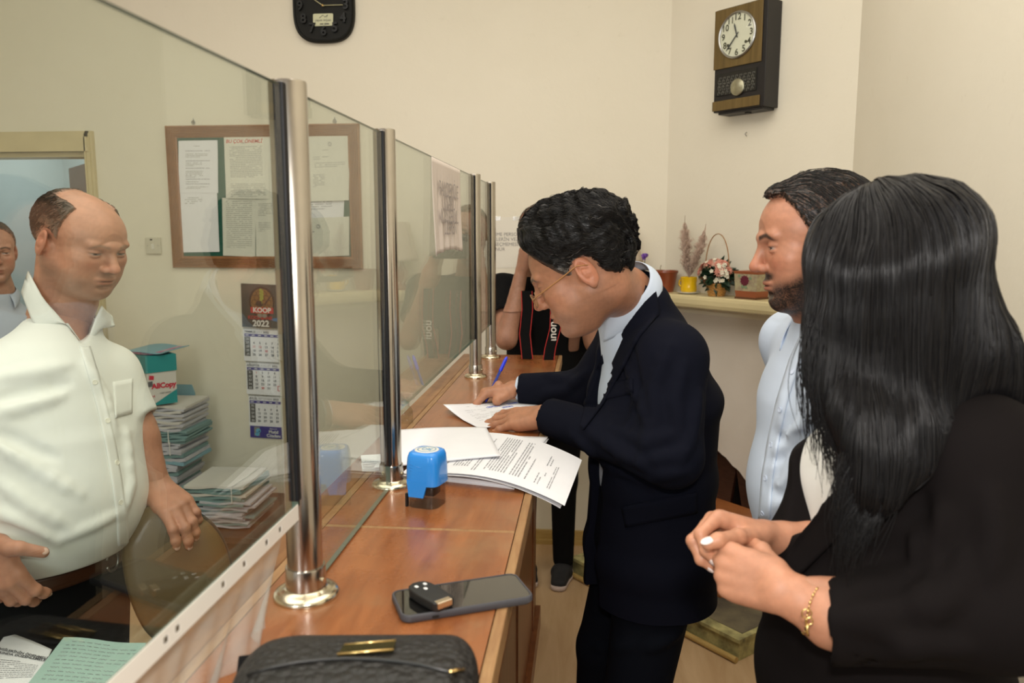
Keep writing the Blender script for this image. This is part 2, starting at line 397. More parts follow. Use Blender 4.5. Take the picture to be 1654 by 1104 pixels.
for y in seams:
    mb = MB(); mb.box(((-.425-.112)/2, y, CZ-.0152), (.311, .0096, .0300)); mb.build('seam_strip', M['trimwood'], ctr)
mb = MB(); mb.box((-.1047, (CY0+CY1)/2, CZ-.0175), (.0146, CY1-CY0, .036), bev=.003); mb.build('front_lipping', M['trimwood'], ctr)
mb = MB(); mb.box((-.4325, (CY0+CY1)/2, CZ-.015), (.014, CY1-CY0, .0305)); mb.build('back_lipping', M['trimwood'], ctr)
mb = MB(); mb.box((-.4625, (CY0+CY1)/2, CZ-.0175), (.045, CY1-CY0, .037), bev=.003); mb.build('back_edge', M['top_dark'], ctr)
mb = MB(); mb.box((-.1125, (CY0+CY1)/2, CZ-.054), (.018, CY1-CY0-.01, .036)); mb.build('fascia', M['front'], ctr)
mb = MB(); mb.box((-.205, (CY0+CY1)/2, .53), (.02, CY1-CY0-.06, 1.05))
for y in (.9, 1.55, 2.2, 2.85): mb.box((-.193, y, .53), (.006, .05, 1.05))
mb.build('front_panel', M['front'], ctr)
mb = MB(); mb.box((-.44, (CY0+CY1)/2, .53), (.02, CY1-CY0-.06, 1.05)); mb.box((-.325, CY1-.05, .53), (.22, .02, 1.05)); mb.box((-.325, CY0+.05, .53), (.22, .02, 1.05)); mb.box((-.185, (CY0+CY1)/2, .04), (.02, CY1-CY0-.06, .08))
mb.build('carcass', M['front'], ctr)

PX_, PTOP = -.368, .661
posts = [(.973, .0235, 'chrome post nearest the camera, tallest in view with a wide polished foot', .14),
         (1.437, .0185, 'chrome post standing beside the blue stamp', .005),
         (2.578, .0185, 'chrome post on the counter beside the signing hand with the pen', .13),
         (2.99, .0185, 'farthest chrome post at the end of the counter near the photographer', .13)]
PR = .0232
for (y, r, lab, cb) in posts:
    r = {.0235: .0232}.get(r, .0200)
    t = thing('screen_post', lab, 'post', (PX_, y, CZ), 0, 'chrome posts of the glass screen')
    mb = MB(); mb.lathe([(r, .004), (r, PTOP-.003), (r*.97, PTOP-.0008), (r*.85, PTOP)], (PX_, y, CZ), 40); mb.build('pole', M['steel'], t, True, 40)
    k = r/.0232
    mb = MB(); mb.lathe([(.043*k, 0), (.0435*k, .003), (.041*k, .0075), (.034*k, .010), (.028*k, .0115), (.0255*k, .014), (.0255*k, .0145)], (PX_, y, CZ), 40)
    mb.build('flange', M['steel_flange'], t, True, 50)
    mb = MB(); mb.lathe([(.0262*k, .013), (.0262*k, .040), (.0255*k, .042), (.0234*k, .042)], (PX_, y, CZ), 40)
    mb.build('collar', M['steel'], t, True, 40)
    mb = MB(); mb.bar((PX_+.0245*k, y-.008*k, CZ+.026), (PX_+.0285*k, y-.0095*k, CZ+.026), .0032); mb.build('set_screw', M['steel_flange'], t, True, 50)
    mb = MB(); z0 = CZ+(cb if cb > .1 else .045)
    mb.box((PX_, y-r-.0035, (z0+CZ+PTOP-.006)/2), (.013, .012, CZ+PTOP-.006-z0), bev=.002)
    mb.box((PX_, y+r+.0035, (z0+CZ+PTOP-.006)/2), (.013, .012, CZ+PTOP-.006-z0), bev=.002)
    mb.build('rubber_channel', M['black_rubber'], t)
M['edge'] = mat('green glass edge', (.10, .15, .12), .3)
def pane(y0, y1, z0, lab):
    mb = MB(); mb.box((PX_, (y0+y1)/2, (z0+CZ+.652)/2), (.008, y1-y0, CZ+.652-z0), mi=0)
    o = mb.build('glass_pane', [M['glass'], M['edge']]); tag(o, lab, 'glass pane', 'glass panes of the counter screen')
    for p in o.data.polygons:
        if abs(p.normal.x) < .5: p.material_index = 1
    return o
pane(-.15, .945, CZ+.13, 'clear glass pane nearest the camera, in front of the man in the white shirt')
pane(.9998, 1.411, CZ+.003, 'clear glass pane reaching down to the counter between the two nearest chrome posts')
pane(1.462, 2.552, CZ+.13, 'clear glass pane with a paper notice taped on, left of the pen')
pane(2.604, 2.964, CZ+.13, 'narrow clear glass pane between the two farthest chrome posts')

# perforated plastic sleeve hanging under the nearest pane
M['sleeve_strip'] = mat('white perforated plastic strip', (.78, .76, .70), .4, alpha=.92)
M['sleeve'] = bpy.data.materials.new('clear wrinkled plastic film'); M['sleeve'].use_nodes = True
def film(m, op=.22, col=(.58, .60, .56)):
    nt = m.node_tree; L = nt.links.new; b = nt.nodes['Principled BSDF']; out = nt.nodes['Material Output']
    b.inputs['Base Color'].default_value = (*col, 1); b.inputs['Roughness'].default_value = .18
    t = nt.nodes.new('ShaderNodeBsdfTransparent'); mx = nt.nodes.new('ShaderNodeMixShader')
    n = nt.nodes.new('ShaderNodeTexNoise'); tc = nt.nodes.new('ShaderNodeTexCoord'); mp = nt.nodes.new('ShaderNodeMapping')
    mp.inputs['Scale'].default_value = (8, 8, 3); L(tc.outputs['Object'], mp.inputs[0]); L(mp.outputs[0], n.inputs['Vector']); n.inputs['Scale'].default_value = 2
    r = nt.nodes.new('ShaderNodeMapRange'); r.inputs[1].default_value = .3; r.inputs[2].default_value = .7; r.inputs[3].default_value = op*.7; r.inputs[4].default_value = op*1.3
    L(n.outputs['Fac'], r.inputs[0]); L(r.outputs[0], mx.inputs[0]); L(t.outputs[0], mx.inputs[1]); L(b.outputs[0], mx.inputs[2]); L(mx.outputs[0], out.inputs[0])
film(M['sleeve'])
sl = thing('plastic_sleeve', 'clear perforated plastic sleeve hanging below the nearest glass pane', 'plastic sleeve', (PX_, .5, CZ+.13))
zt = CZ+.130
mb = MB(); n = 60; y0, y1 = .28, .94; hw = .0205
holes = [.36, .40, .49, .53, .62, .64, .73, .78, .84, .88]
segs = []; prev = y0
for hy in holes: segs += [(prev, hy-.004, 0), (hy-.004, hy+.004, 1)]; prev = hy+.004
segs.append((prev, y1, 0)); xs = PX_+.0055
for a, b, h in segs:
    if not h: mb.box((xs, (a+b)/2, zt-.003), (.0008, b-a, hw))
    else:
        mb.box((xs, (a+b)/2, zt-.003+hw/2-.0034), (.0008, b-a, .0068)); mb.box((xs, (a+b)/2, zt-.003-hw/2+.0034), (.0008, b-a, .0068))
mb.build('perforated_strip', M['sleeve_strip'], sl)
mb = MB()
def fs(u, v):
    y = y0+(y1-y0-.075*v)*u+.010*v*math.sin(u*9)*u; z = zt-.012-v*.112
    x = PX_-.014+v*.004*(1-.0)+.010*math.sin(u*34+v*3)*v*(.3+.7*v)+.005*math.sin(u*71+5*v)*v
    return (x, y, max(z, CZ+.003))
mb.sheet(fs, 90, 14, .0006); mb.build('film', M['sleeve'], sl, True)

# notice on the far pane
M['notice'] = mat('pinkish wrinkled notice paper', (.68, .60, .54), .8, var=.06, vscale=9, bump=.3, bscale=12, alpha=1)
M['ink_faint'] = mat('faint grey print', (.36, .32, .31), .8)
nt_ = thing('taped_notice', 'wrinkled pinkish notice taped to the glass pane left of the pen', 'notice', (PX_, 1.9, CZ+.4))
a = atx(693, 254, PX_); b = atx(738, 276, PX_); cbt = atx(700, 414, PX_)
ya, yb = float(a[1]), float(b[1])+.02; zb = float(cbt[2]); zt2 = CZ+.650
mb = MB()
def nf(u, v):
    w = .0035*(1+math.sin(u*26+2*v*v))*v**1.5+.002*math.sin(u*60)*v
    return (PX_+.0052+w, ya+(yb-ya)*u+.012*v*(.5-u)+.0*v, zt2+(zb-zt2)*v+.012*v*math.sin(u*3))
mb.sheet(nf, 70, 20, .0005); mb.build('sheet', M['notice'], nt_, True)
mb = MB()
for k, (s, z) in enumerate([('PANDEMİLE', .70), ('USAND', .56), ('KUTLERUL,', .41), ('İZEREN', .29)]):
    zz = zb+(zt2-zb)*z
    put_text(mb, s, .052, (PX_+.0052+.0078*(1-z)+.002, (ya+yb)/2, zz), (0, 1, 0), (0, 0, 1), lift=.001)
mb.build('lettering', M['ink_faint'], nt_)
# ================================================================ ORGANIC MODELLING: signed-distance volumes, meshed by surface nets
class Vol:
    def __init__(s, lo, hi, h):
        s.lo = np.array(lo, float); s.h = h
        s.n = tuple(int(math.ceil(x/h))+1 for x in (np.array(hi)-s.lo))
        s.d = np.full(s.n, 1.0, np.float32)
        s.ax = [(s.lo[i]+h*np.arange(s.n[i])).astype(np.float32) for i in range(3)]
    def sub(s, lo, hi):
        sl = []
        for i in range(3):
            a = max(0, int((lo[i]-s.lo[i])/s.h)); b = min(s.n[i], int((hi[i]-s.lo[i])/s.h)+2)
            if b <= a: return None
            sl.append(slice(a, b))
        X = s.ax[0][sl[0]][:, None, None]; Y = s.ax[1][sl[1]][None, :, None]; Z = s.ax[2][sl[2]][None, None, :]
        return tuple(sl), X, Y, Z
    def put(s, sl, d, k, op):
        A = s.d[sl]
        if op == 'add':
            if k > 0: hh = np.maximum(k-np.abs(A-d), 0)/k; s.d[sl] = np.minimum(A, d)-hh*hh*k*.25
            else: s.d[sl] = np.minimum(A, d)
        elif op == 'cut':
            d = -d
            if k > 0: hh = np.maximum(k-np.abs(A-d), 0)/k; s.d[sl] = np.maximum(A, d)+hh*hh*k*.25
            else: s.d[sl] = np.maximum(A, d)
    def cone(s, a, b, ra, rb=None, k=.01, op='add'):
        a = np.array(a, float); b = np.array(b, float); rb = ra if rb is None else rb
        m = max(ra, rb)+k+3*s.h
        q = s.sub(np.minimum(a, b)-m, np.maximum(a, b)+m)
        if q is None: return
        sl, X, Y, Z = q; ab = b-a; L2 = float(ab@ab)+1e-12
        t = np.clip(((X-a[0])*ab[0]+(Y-a[1])*ab[1]+(Z-a[2])*ab[2])/L2, 0, 1)
        d = np.sqrt((X-a[0]-t*ab[0])**2+(Y-a[1]-t*ab[1])**2+(Z-a[2]-t*ab[2])**2)-(ra+(rb-ra)*t)
        s.put(sl, d, k, op)
    def chain(s, pts, rad, k=.01, op='add'):
        for i in range(len(pts)-1): s.cone(pts[i], pts[i+1], rad[i], rad[i+1], k, op)
    def ell(s, c, r, R=None, k=.01, op='add', p=2):
        """ellipsoid; columns of R are its axes"""
        c = np.array(c, float); r = np.array(r, float); R = np.eye(3) if R is None else np.array(R, float)
        e = np.abs(R)@r if p == 2 else np.abs(R)@r; m = e+k+3*s.h
        q = s.sub(c-m, c+m)
        if q is None: return
        sl, X, Y, Z = q; X = X-c[0]; Y = Y-c[1]; Z = Z-c[2]
        u = (X*R[0, 0]+Y*R[1, 0]+Z*R[2, 0])/r[0]; v = (X*R[0, 1]+Y*R[1, 1]+Z*R[2, 1])/r[1]; w = (X*R[0, 2]+Y*R[1, 2]+Z*R[2, 2])/r[2]
        if p == 2:
            g = np.sqrt(u*u+v*v+w*w)+1e-6; g2 = np.sqrt((u/r[0])**2+(v/r[1])**2+(w/r[2])**2)+1e-6
            d = g*(g-1)/g2
        else: d = ((np.abs(u)**p+np.abs(v)**p+np.abs(w)**p)**(1/p)-1)*r.min()
        s.put(sl, d.astype(np.float32), k, op)
    def ecap(s, a, b, A, B, side, k=.02, op='add', p=2.0, cap=None):
        """loft between ellipses A=(r along side, r across) at a and B at b"""
        a = np.array(a, float); b = np.array(b, float); w = b-a; L = np.linalg.norm(w); w = w/L
        u = np.array(side, float); u = nrm(u-w*(u@w)); v = np.cross(w, u)
        m = max(max(A), max(B))*1.1+k+3*s.h
        q = s.sub(np.minimum(a, b)-m, np.maximum(a, b)+m)
        if q is None: return
        sl, X, Y, Z = q; X = X-a[0]; Y = Y-a[1]; Z = Z-a[2]
        z = X*w[0]+Y*w[1]+Z*w[2]; t = np.clip(z/L, 0, 1); e = z-t*L
        x = (X*u[0]+Y*u[1]+Z*u[2]); y = (X*v[0]+Y*v[1]+Z*v[2])
        rx = A[0]+(B[0]-A[0])*t; ry = A[1]+(B[1]-A[1])*t
        rm = np.minimum(rx, ry)*(1 if cap is None else cap)
        g = (np.abs(x/rx)**p+np.abs(y/ry)**p+np.abs(e/rm)**p)**(1/p)+1e-6
        den = np.sqrt((x/rx**2)**2+(y/ry**2)**2+(e/rm**2)**2)+1e-6 if p == 2 else None
        d = g*(g-1)/den if p == 2 else (g-1)*np.minimum(np.minimum(rx, ry), 1)
        s.put(sl, d.astype(np.float32), k, op)
    def loft(s, st, side, k=.02, p=2.0, cap=None):
        for i in range(len(st)-1): s.ecap(st[i][0], st[i+1][0], st[i][1], st[i+1][1], side, k, p=p, cap=cap)
    def half(s, pt, n, k=0.004, lo=None, hi=None):
        """remove everything on the +n side of a plane (inside an optional box)"""
        q = s.sub(s.lo if lo is None else lo, s.lo+np.array(s.n)*s.h if hi is None else hi)
        sl, X, Y, Z = q; n = nrm(n); d = (X-pt[0])*n[0]+(Y-pt[1])*n[1]+(Z-pt[2])*n[2]
        A = s.d[sl]; hh = np.maximum(k-np.abs(A-d), 0)/k; s.d[sl] = np.maximum(A, d)+hh*hh*k*.25
    def blur(s, n=3):
        for _ in range(n):
            for a in range(3):
                A = s.d; B = A.copy(); i0 = [slice(None)]*3; i1 = [slice(None)]*3; im = [slice(None)]*3
                i0[a] = slice(0, -2); i1[a] = slice(2, None); im[a] = slice(1, -1)
                B[tuple(im)] = .25*A[tuple(i0)]+.5*A[tuple(im)]+.25*A[tuple(i1)]; s.d = B
    def sample(s, P):
        P = (np.asarray(P, float)-s.lo)/s.h; n = np.array(s.n)-1.001
        P = np.clip(P, 0, n); i = P.astype(int); f = P-i; i = np.minimum(i, np.array(s.n)-2)
        x, y, z = i.T; fx, fy, fz = f.T; D = s.d
        c = lambda a, b, e: D[x+a, y+b, z+e]
        return ((c(0, 0, 0)*(1-fx)+c(1, 0, 0)*fx)*(1-fy)+(c(0, 1, 0)*(1-fx)+c(1, 1, 0)*fx)*fy)*(1-fz) + \
               ((c(0, 0, 1)*(1-fx)+c(1, 0, 1)*fx)*(1-fy)+(c(0, 1, 1)*(1-fx)+c(1, 1, 1)*fx)*fy)*fz
    def grad(s, P):
        e = s.h*1.0; P = np.asarray(P, float)
        g = np.stack([s.sample(P+np.eye(3)[i]*e)-s.sample(P-np.eye(3)[i]*e) for i in range(3)], 1)
        return g/(np.linalg.norm(g, axis=1)[:, None]+1e-9)
    def snap(s, P, off=0.0, it=5):
        P = np.array(P, float)
        for _ in range(it):
            d = np.clip(s.sample(P)-off, -.02, .02); P = P-s.grad(P)*d[:, None]
        return P
    def march(s, P, dirn, maxd=.4, off=0.0):
        """walk from P along dirn until the surface is met"""
        P = np.array(P, float); D = nrm(dirn)[None, :]*np.ones_like(P); t = np.zeros(len(P))
        for _ in range(60):
            d = s.sample(P+D*t[:, None])-off; t = np.minimum(t+np.clip(d, -.01, .012), maxd)
        return P+D*t[:, None]
    def mesh(s, smooth=2):
        d = s.d; h = s.h
        sg = d < 0; c = np.zeros(tuple(n-1 for n in s.n), np.int8)
        offs = [(0, 0, 0), (1, 0, 0), (0, 1, 0), (1, 1, 0), (0, 0, 1), (1, 0, 1), (0, 1, 1), (1, 1, 1)]
        nx, ny, nz = s.n
        for a, b, e in offs: c += sg[a:nx-1+a, b:ny-1+b, e:nz-1+e]
        act = (c > 0) & (c < 8); idx = np.argwhere(act); N = len(idx)
        cv = np.stack([d[idx[:, 0]+a, idx[:, 1]+b, idx[:, 2]+e] for a, b, e in offs], 1)
        acc = np.zeros((N, 3)); cnt = np.zeros(N)
        E_ = [(0, 1), (2, 3), (4, 5), (6, 7), (0, 2), (1, 3), (4, 6), (5, 7), (0, 4), (1, 5), (2, 6), (3, 7)]
        O = np.array(offs, float)
        for a, b in E_:
            m = (cv[:, a] < 0) != (cv[:, b] < 0); t = np.where(m, cv[:, a]/(cv[:, a]-cv[:, b]+1e-20), 0)
            acc += np.where(m[:, None], O[a]+(O[b]-O[a])*t[:, None], 0); cnt += m
        verts = s.lo+h*(idx+acc/cnt[:, None])
        ids = np.full(act.shape, -1, np.int32); ids[act] = np.arange(N)
        quads = []
        for ax in range(3):
            A = [slice(None)]*3; B = [slice(None)]*3; A[ax] = slice(0, -1); B[ax] = slice(1, None)
            ch = sg[tuple(A)] != sg[tuple(B)]; e = np.argwhere(ch)
            o1, o2 = (ax+1) % 3, (ax+2) % 3
            ok = (e[:, o1] > 0) & (e[:, o2] > 0) & (e[:, o1] < s.n[o1]-1) & (e[:, o2] < s.n[o2]-1); e = e[ok]
            inside = sg[e[:, 0], e[:, 1], e[:, 2]]
            def g(da, db):
                q = e.copy(); q[:, o1] -= da; q[:, o2] -= db; return ids[q[:, 0], q[:, 1], q[:, 2]]
            Q = np.stack([g(1, 1), g(0, 1), g(0, 0), g(1, 0)], 1)
            Q[~inside] = Q[~inside][:, ::-1]; quads.append(Q)
        F = np.vstack(quads); F = F[(F >= 0).all(1)]
        # tangential relax
        for _ in range(smooth):
            S = np.zeros_like(verts); C = np.zeros(N)
            for i in range(4):
                a, b = F[:, i], F[:, (i+1) % 4]
                for ch in range(3): S[:, ch] += np.bincount(a, verts[b, ch], N)+np.bincount(b, verts[a, ch], N)
                C += np.bincount(a, minlength=N)+np.bincount(b, minlength=N)
            verts = verts+.5*(S/np.maximum(C, 1)[:, None]-verts)
        return verts, F

def mk(name, parts, mats, parent=None, cols=None, smooth=True):
    """parts: [(verts, quads, colours or None)] joined into one mesh object"""
    vs, fs, cs, n = [], [], [], 0
    for p in parts:
        v, f = p[0], p[1]; vs.append(v); fs.append(np.asarray(f)+n); n += len(v)
        cs.append(p[2] if len(p) > 2 and p[2] is not None else np.ones((len(v), 3))*.5)
    v = np.vstack(vs); f = np.vstack(fs).astype(np.int32); me = bpy.data.meshes.new(name)
    me.vertices.add(len(v)); me.vertices.foreach_set('co', v.astype(np.float32).ravel())
    w = f.shape[1]; me.loops.add(f.size); me.loops.foreach_set('vertex_index', f.ravel())
    me.polygons.add(len(f)); me.polygons.foreach_set('loop_start', np.arange(0, f.size, w, dtype=np.int32))
    me.update(calc_edges=True); me.validate()
    if cols or any(len(p) > 2 and p[2] is not None for p in parts):
        c = np.vstack(cs); a = me.color_attributes.new('Col', 'FLOAT_COLOR', 'POINT')
        a.data.foreach_set('color', np.hstack([c, np.ones((len(c), 1))]).astype(np.float32).ravel())
    return link_mesh(name, me, mats, parent, smooth, True)

def sstep(a, b, x): t = np.clip((x-a)/(b-a), 0, 1); return t*t*(3-2*t)
def vnoise(P, f, seed=0):
    """cheap smooth noise: sums of sines"""
    r = np.random.RandomState(seed); o = np.zeros(len(P))
    for i in range(7):
        k = r.normal(size=3); k /= np.linalg.norm(k); o += np.sin(P@k*f*(.6+.22*i)*6.28+r.rand()*6.28)
    return o/3.5

def frame(F, U):
    F = nrm(F); Lf = nrm(np.cross(U, F)); U = np.cross(F, Lf)
    return np.array([F, Lf, U]).T            # columns: forward, left, up

SKIN_L = V(.44, .21, .125)
def head_geo(C, R, neck, P):
    """a head in its own frame (x forward, y left, z up); C centre, R frame, neck = world points down the neck"""
    sc = P.get('scale', 1.0); h = P.get('h', .0017); jw = P.get('jaw', 1.0); fat = P.get('fat', 0.0)
    toL = lambda p: (np.array(p)-C)@R/sc
    vo = Vol((-.135, -.105, -.215), (.14, .105, .135), h)
    E = vo.ell; K = vo.cone
    E((-.012, 0, .037), (.098, .076, .083), k=.0)
    E((.038, 0, .030), (.055, .062, .060), k=.03)
    E((.040, 0, -.030), (.052, .055+fat*.5, .060), k=.03)
    K((.0, .040*jw, -.045), (.060, .018*jw, -.092), .024+fat, .017+fat*.6, k=.03); K((.0, -.040*jw, -.045), (.060, -.018*jw, -.092), .024+fat, .017+fat*.6, k=.03)
    E((.074, 0, -.097), (.017, .021, .016), k=.022)
    E((.070, 0, -.066), (.024, .030, .026), k=.02)          # muzzle
    for s in (1, -1):
        E((.060, s*.040, -.018), (.024, .023+fat*.4, .019), k=.022)   # cheekbone
        E((.052, s*.038, -.050), (.026, .020+fat, .026), k=.025)      # cheek
        E((.102, s*.032, .006), (.020, .019, .0135), k=.014, op='cut') # socket
        K((.092, s*.014, .0235), (.083, s*.044, .026), .0085, .007, k=.012)  # brow ridge
    E((.090, 0, .024), (.010, .014, .010), k=.014)
    # nose
    nb = P.get('nose', 1.0)
    K((.092, 0, .016), (.108*1+.003*(nb-1), 0, -.020), .0068, .0085*nb, k=.010)
    E((.1095+.006*(nb-1), 0, -.0275), (.0115*nb, .0105*nb, .0100), k=.008)
    for s in (1, -1):
        E((.099, s*.0115*nb, -.0315), (.0105, .0070, .0075), k=.006)
        E((.1045, s*.0062, -.0395), (.006, .0032, .003), k=.002, op='cut')
    # mouth
    E((.0915, 0, -.0585), (.0090, .024, .0060), k=.006); E((.0905, 0, -.0695), (.0088, .019, .0060), k=.005)
    E((.101, 0, -.0640), (.0085, .023, .0011), k=.002, op='cut')
    E((.094, 0, -.0815), (.010, .018, .0050), k=.010, op='cut')
    for s in (1, -1):
        # eyes: ball, then lids
        E((.0775, s*.0315, .0065), (.0125, .0125, .0125), k=0)
        lid = P.get('lid', .5)       # 0 open .. 1 shut
        zc = .0065
        E((.0780, s*.0315, zc+.0040*(1-lid)+.0015), (.0142, .0158, .0100), k=.003)
        E((.0775, s*.0315, zc-.0075), (.0138, .0155, .0062), k=.003)
        if lid < .95: E((.093, s*.0315, zc-.0025), (.0075, .0115, .0016+.0016*(1-lid)), k=.0015, op='cut')
        # ear
        Re = np.array([nrm((.25*1, 0, .97)), nrm((.95, s*.30, -.22)), (0, 0, 0)]).T
        Re[:, 2] = np.cross(Re[:, 0], Re[:, 1])
        ec = V(-.012+P.get('earx', 0), s*(.0795+fat*.4), -.004)
        E(ec, (.0325, .0185, .0060), Re, k=.004)
        E(ec+V(.002, s*.006, .003), (.0215, .0105, .0060), Re, k=.003, op='cut')
        E(ec+V(.004, s*.002, -.002), (.0110, .0060, .0055), Re, k=.003)
        E(ec+V(-.002, s*.0055, -.004), (.0090, .0060, .0050), Re, k=.002, op='cut')
        E(ec+V(-.002, s*-.001, -.028), (.0085, .0065, .0048), Re, k=.005)
        K((-.008, s*.068, -.01), ec-V(0, s*.004, .004), .016, .010, k=.008)
    if P.get('jowl'):
        E((.035, 0, -.100), (.040, .045, .024), k=.03)
        for s in (1, -1): E((.045, s*.040, -.070), (.026, .018, .026), k=.025)
    # neck
    nl = [toL(q) for q in neck]; nr = P.get('neck_r', (.058, .060, .064))
    st = V(-.030, 0, -.045); vo.cone(st, nl[0], nr[0]*.92, nr[0], k=.03)
    for i in range(len(nl)-1): vo.cone(nl[i], nl[i+1], nr[i], nr[min(i+1, len(nr)-1)], k=.02)
    K((-.028, 0, -.02), (.03, 0, -.09), .045, .030, k=.03)
    v, f = vo.mesh(2)
    # colour
    x, y, z = v.T; ay = np.abs(y); sk = np.array(P.get('skin', SKIN_L), float)
    c = np.tile(sk, (len(v), 1))*(1+.07*vnoise(v, 18, 3)+.05*vnoise(v, 60, 5))[:, None]
    def mixc(mask, col, a=1.0):
        nonlocal c; m = np.clip(mask*a, 0, 1)[:, None]; c = c*(1-m)+np.array(col)*m
    red = sk*V(1.12, .82, .80)
    mixc(np.exp(-(((x-.112)/.016)**2+(y/.016)**2+((z+.029)/.014)**2)), red, .7)
    mixc(np.exp(-(((ay-.043)/.018)**2+((z+.026)/.018)**2))*(x > .03), red, .5)
    mixc((ay > .074)*sstep(.0, .02, z+.045)*(1-sstep(.03, .04, z)), red, .5)
    lips = np.exp(-((y/.021)**4+((z+.0645)/.0068)**4))*sstep(.080, .088, x)
    mixc(lips, P.get('lips', sk*V(.86, .60, .60)), .8)
    mixc(np.exp(-((y/.022)**4+((z+.0642)/.0013)**2))*sstep(.082, .090, x), sk*.25, .8)
    bt = P.get('beard')
    if bt:
        n = np.random.RandomState(1).normal(size=len(v))*.13+vnoise(v, 60, 2)*.08
        reg = sstep(-.030, -.060, z+.33*(x-.03))*sstep(-.040, -.02, x)
        reg = np.maximum(reg, np.exp(-((y/.030)**4+((z+.0480)/.0075)**4))*(x > .06)*1.1)
        reg = np.maximum(reg, sstep(.0, .010, x-(-.012))*(1-sstep(.018, .034, x))*(z < .01)*(z > -.05)*(ay > .045)*.8) if bt[1] > .6 else reg
        reg *= 1-np.exp(-((y/.021)**4+((z+.0655)/.0085)**4))
        reg *= sstep(-.142, -.112, z)
        reg = np.where(reg > .03, reg+n*reg, 0)
        mixc(reg, bt[0], bt[1])
    bc = P.get('brow', (.03, .022, .018)); bw = P.get('brow_w', 1)
    by = .0235+.0042*np.exp(-((ay-.030)/.012)**2)-.0035*sstep(.034, .050, ay)
    mixc(np.exp(-(((z-by)/(.0036*bw))**4))*sstep(.009, .014, ay)*(1-sstep(.044, .052, ay))*(x > .055), bc, P.get('brow_a', .9))
    # eye colouring
    ex, ez = x-.0775, z-.0065
    ed = np.sqrt(ex**2+(ay-.0315)**2+ez**2)
    lid = P.get('lid', .5); zc = .0065-.0025; op = .0022+.0016*(1-lid)
    slit = np.exp(-(((ay-.0315)/.0125)**6+((z-zc)/op)**4))*(x > .082)
    if lid < .95:
        mixc(slit, (.40, .34, .31), 1.0)
        gy = P.get('gaze', 0.0)
        yi = np.where(y > 0, y-.0315, y+.0315)-gy
        mixc(slit*np.exp(-((yi/.0052)**6)), (.035, .018, .010), 1.0)
    mixc(np.exp(-(((ay-.0315)/.0140)**6+((z-zc-op*1.0)/.0011)**2))*(x > .08), (.03, .02, .015), .8)
    mixc(np.exp(-(((ay-.0315)/.0120)**6+((z-zc+op*1.1)/.0009)**2))*(x > .08), sk*.45, .5)
    mixc(np.exp(-(((ay-.0315)/.016)**4+((z-.013)/.005)**2))*(x > .07), sk*V(.80, .70, .68), .35)
    W = (v*sc)@R.T+C
    return vo, (W, f, np.clip(c, 0, 1)), v

def hair_geo(vo, C, R, sc, thick, h=None, disp=None, smooth=1, lo=None, hi=None):
    """hair volume grown from the head volume: thick(x,y,z) in head frame gives depth, negative = bald"""
    H = Vol(vo.lo-.03, vo.lo+np.array(vo.n)*vo.h+.035, h or vo.h*1.25)
    X, Y, Z = np.meshgrid(*H.ax, indexing='ij'); P = np.stack([X.ravel(), Y.ravel(), Z.ravel()], 1)
    d = vo.sample(P)
    # outside the head grid: distance to skull ellipsoid
    q = (P-V(-.012, 0, .037))/V(.098, .076, .083); g = np.linalg.norm(q, axis=1); e = (g-1)*.085
    d = np.where(g > 1.12, np.maximum(e, d*0+e), d)
    t = thick(P[:, 0], P[:, 1], P[:, 2]); dd = d-t
    if disp is not None: dd = dd+disp(P)*(t > 0)
    dd = np.maximum(dd, -(d+.006))
    H.d = dd.reshape(H.n).astype(np.float32)
    v, f = H.mesh(smooth)
    return H, (v*sc)@R.T+C, f, v

def strand_mesh(paths, w0, w1=.0002, sides=3, flat=1.0):
    """paths (n, m, 3) -> one set of tapered tubes"""
    P = np.asarray(paths, float); n, m, _ = P.shape
    T = np.gradient(P, axis=1); T /= np.linalg.norm(T, axis=2)[:, :, None]+1e-12
    ref = np.tile(V(.31, .52, .8), (n, 1)); u = np.zeros_like(P)
    for i in range(m):
        r = ref-T[:, i]*np.sum(ref*T[:, i], 1)[:, None]; r /= np.linalg.norm(r, axis=1)[:, None]+1e-12; u[:, i] = r; ref = r
    w = np.cross(T, u); s = np.linspace(0, 1, m)[None, :, None]
    w0 = np.broadcast_to(np.asarray(w0, float).reshape(-1, 1, 1), (n, 1, 1))
    rad = w0*(1-s**2.2)+w1*s**2.2
    V_ = [P+rad*(math.cos(a)*u+math.sin(a)*w*flat) for a in [2*math.pi*k/sides for k in range(sides)]]
    V_ = np.stack(V_, 2).reshape(-1, 3)
    base = (np.arange(n)[:, None]*m*sides)+(np.arange(m-1)[None, :]*sides)
    F = []
    for k in range(sides):
        k2 = (k+1) % sides; F.append(np.stack([base+k, base+k2, base+sides+k2, base+sides+k], -1).reshape(-1, 4))
    return V_, np.vstack(F)

def grow(H, roots, flow, m, step, off=0.001, jit=.0, seed=0, lift=None, free=None):
    """strands over a volume surface, in its own frame"""
    rs = np.random.RandomState(seed); P = H.snap(roots, off); out = [P.copy()]
    offs = off*(.4+rs.rand(len(P))*1.2)
    for i in range(m-1):
        D = flow(P, i/(m-1)); G = H.grad(P); D = D-G*np.sum(D*G, 1)[:, None]*.9
        D /= np.linalg.norm(D, axis=1)[:, None]+1e-9; D += rs.normal(size=P.shape)*jit
        P = P+D*(step if np.isscalar(step) else step[:, None])
        o = offs if lift is None else offs+lift*(i/(m-1))**2
        d = H.sample(P)-o; P = P-H.grad(P)*np.clip(d, -.01, .01)[:, None]*.8
        out.append(P.copy())
    return np.stack(out, 1)

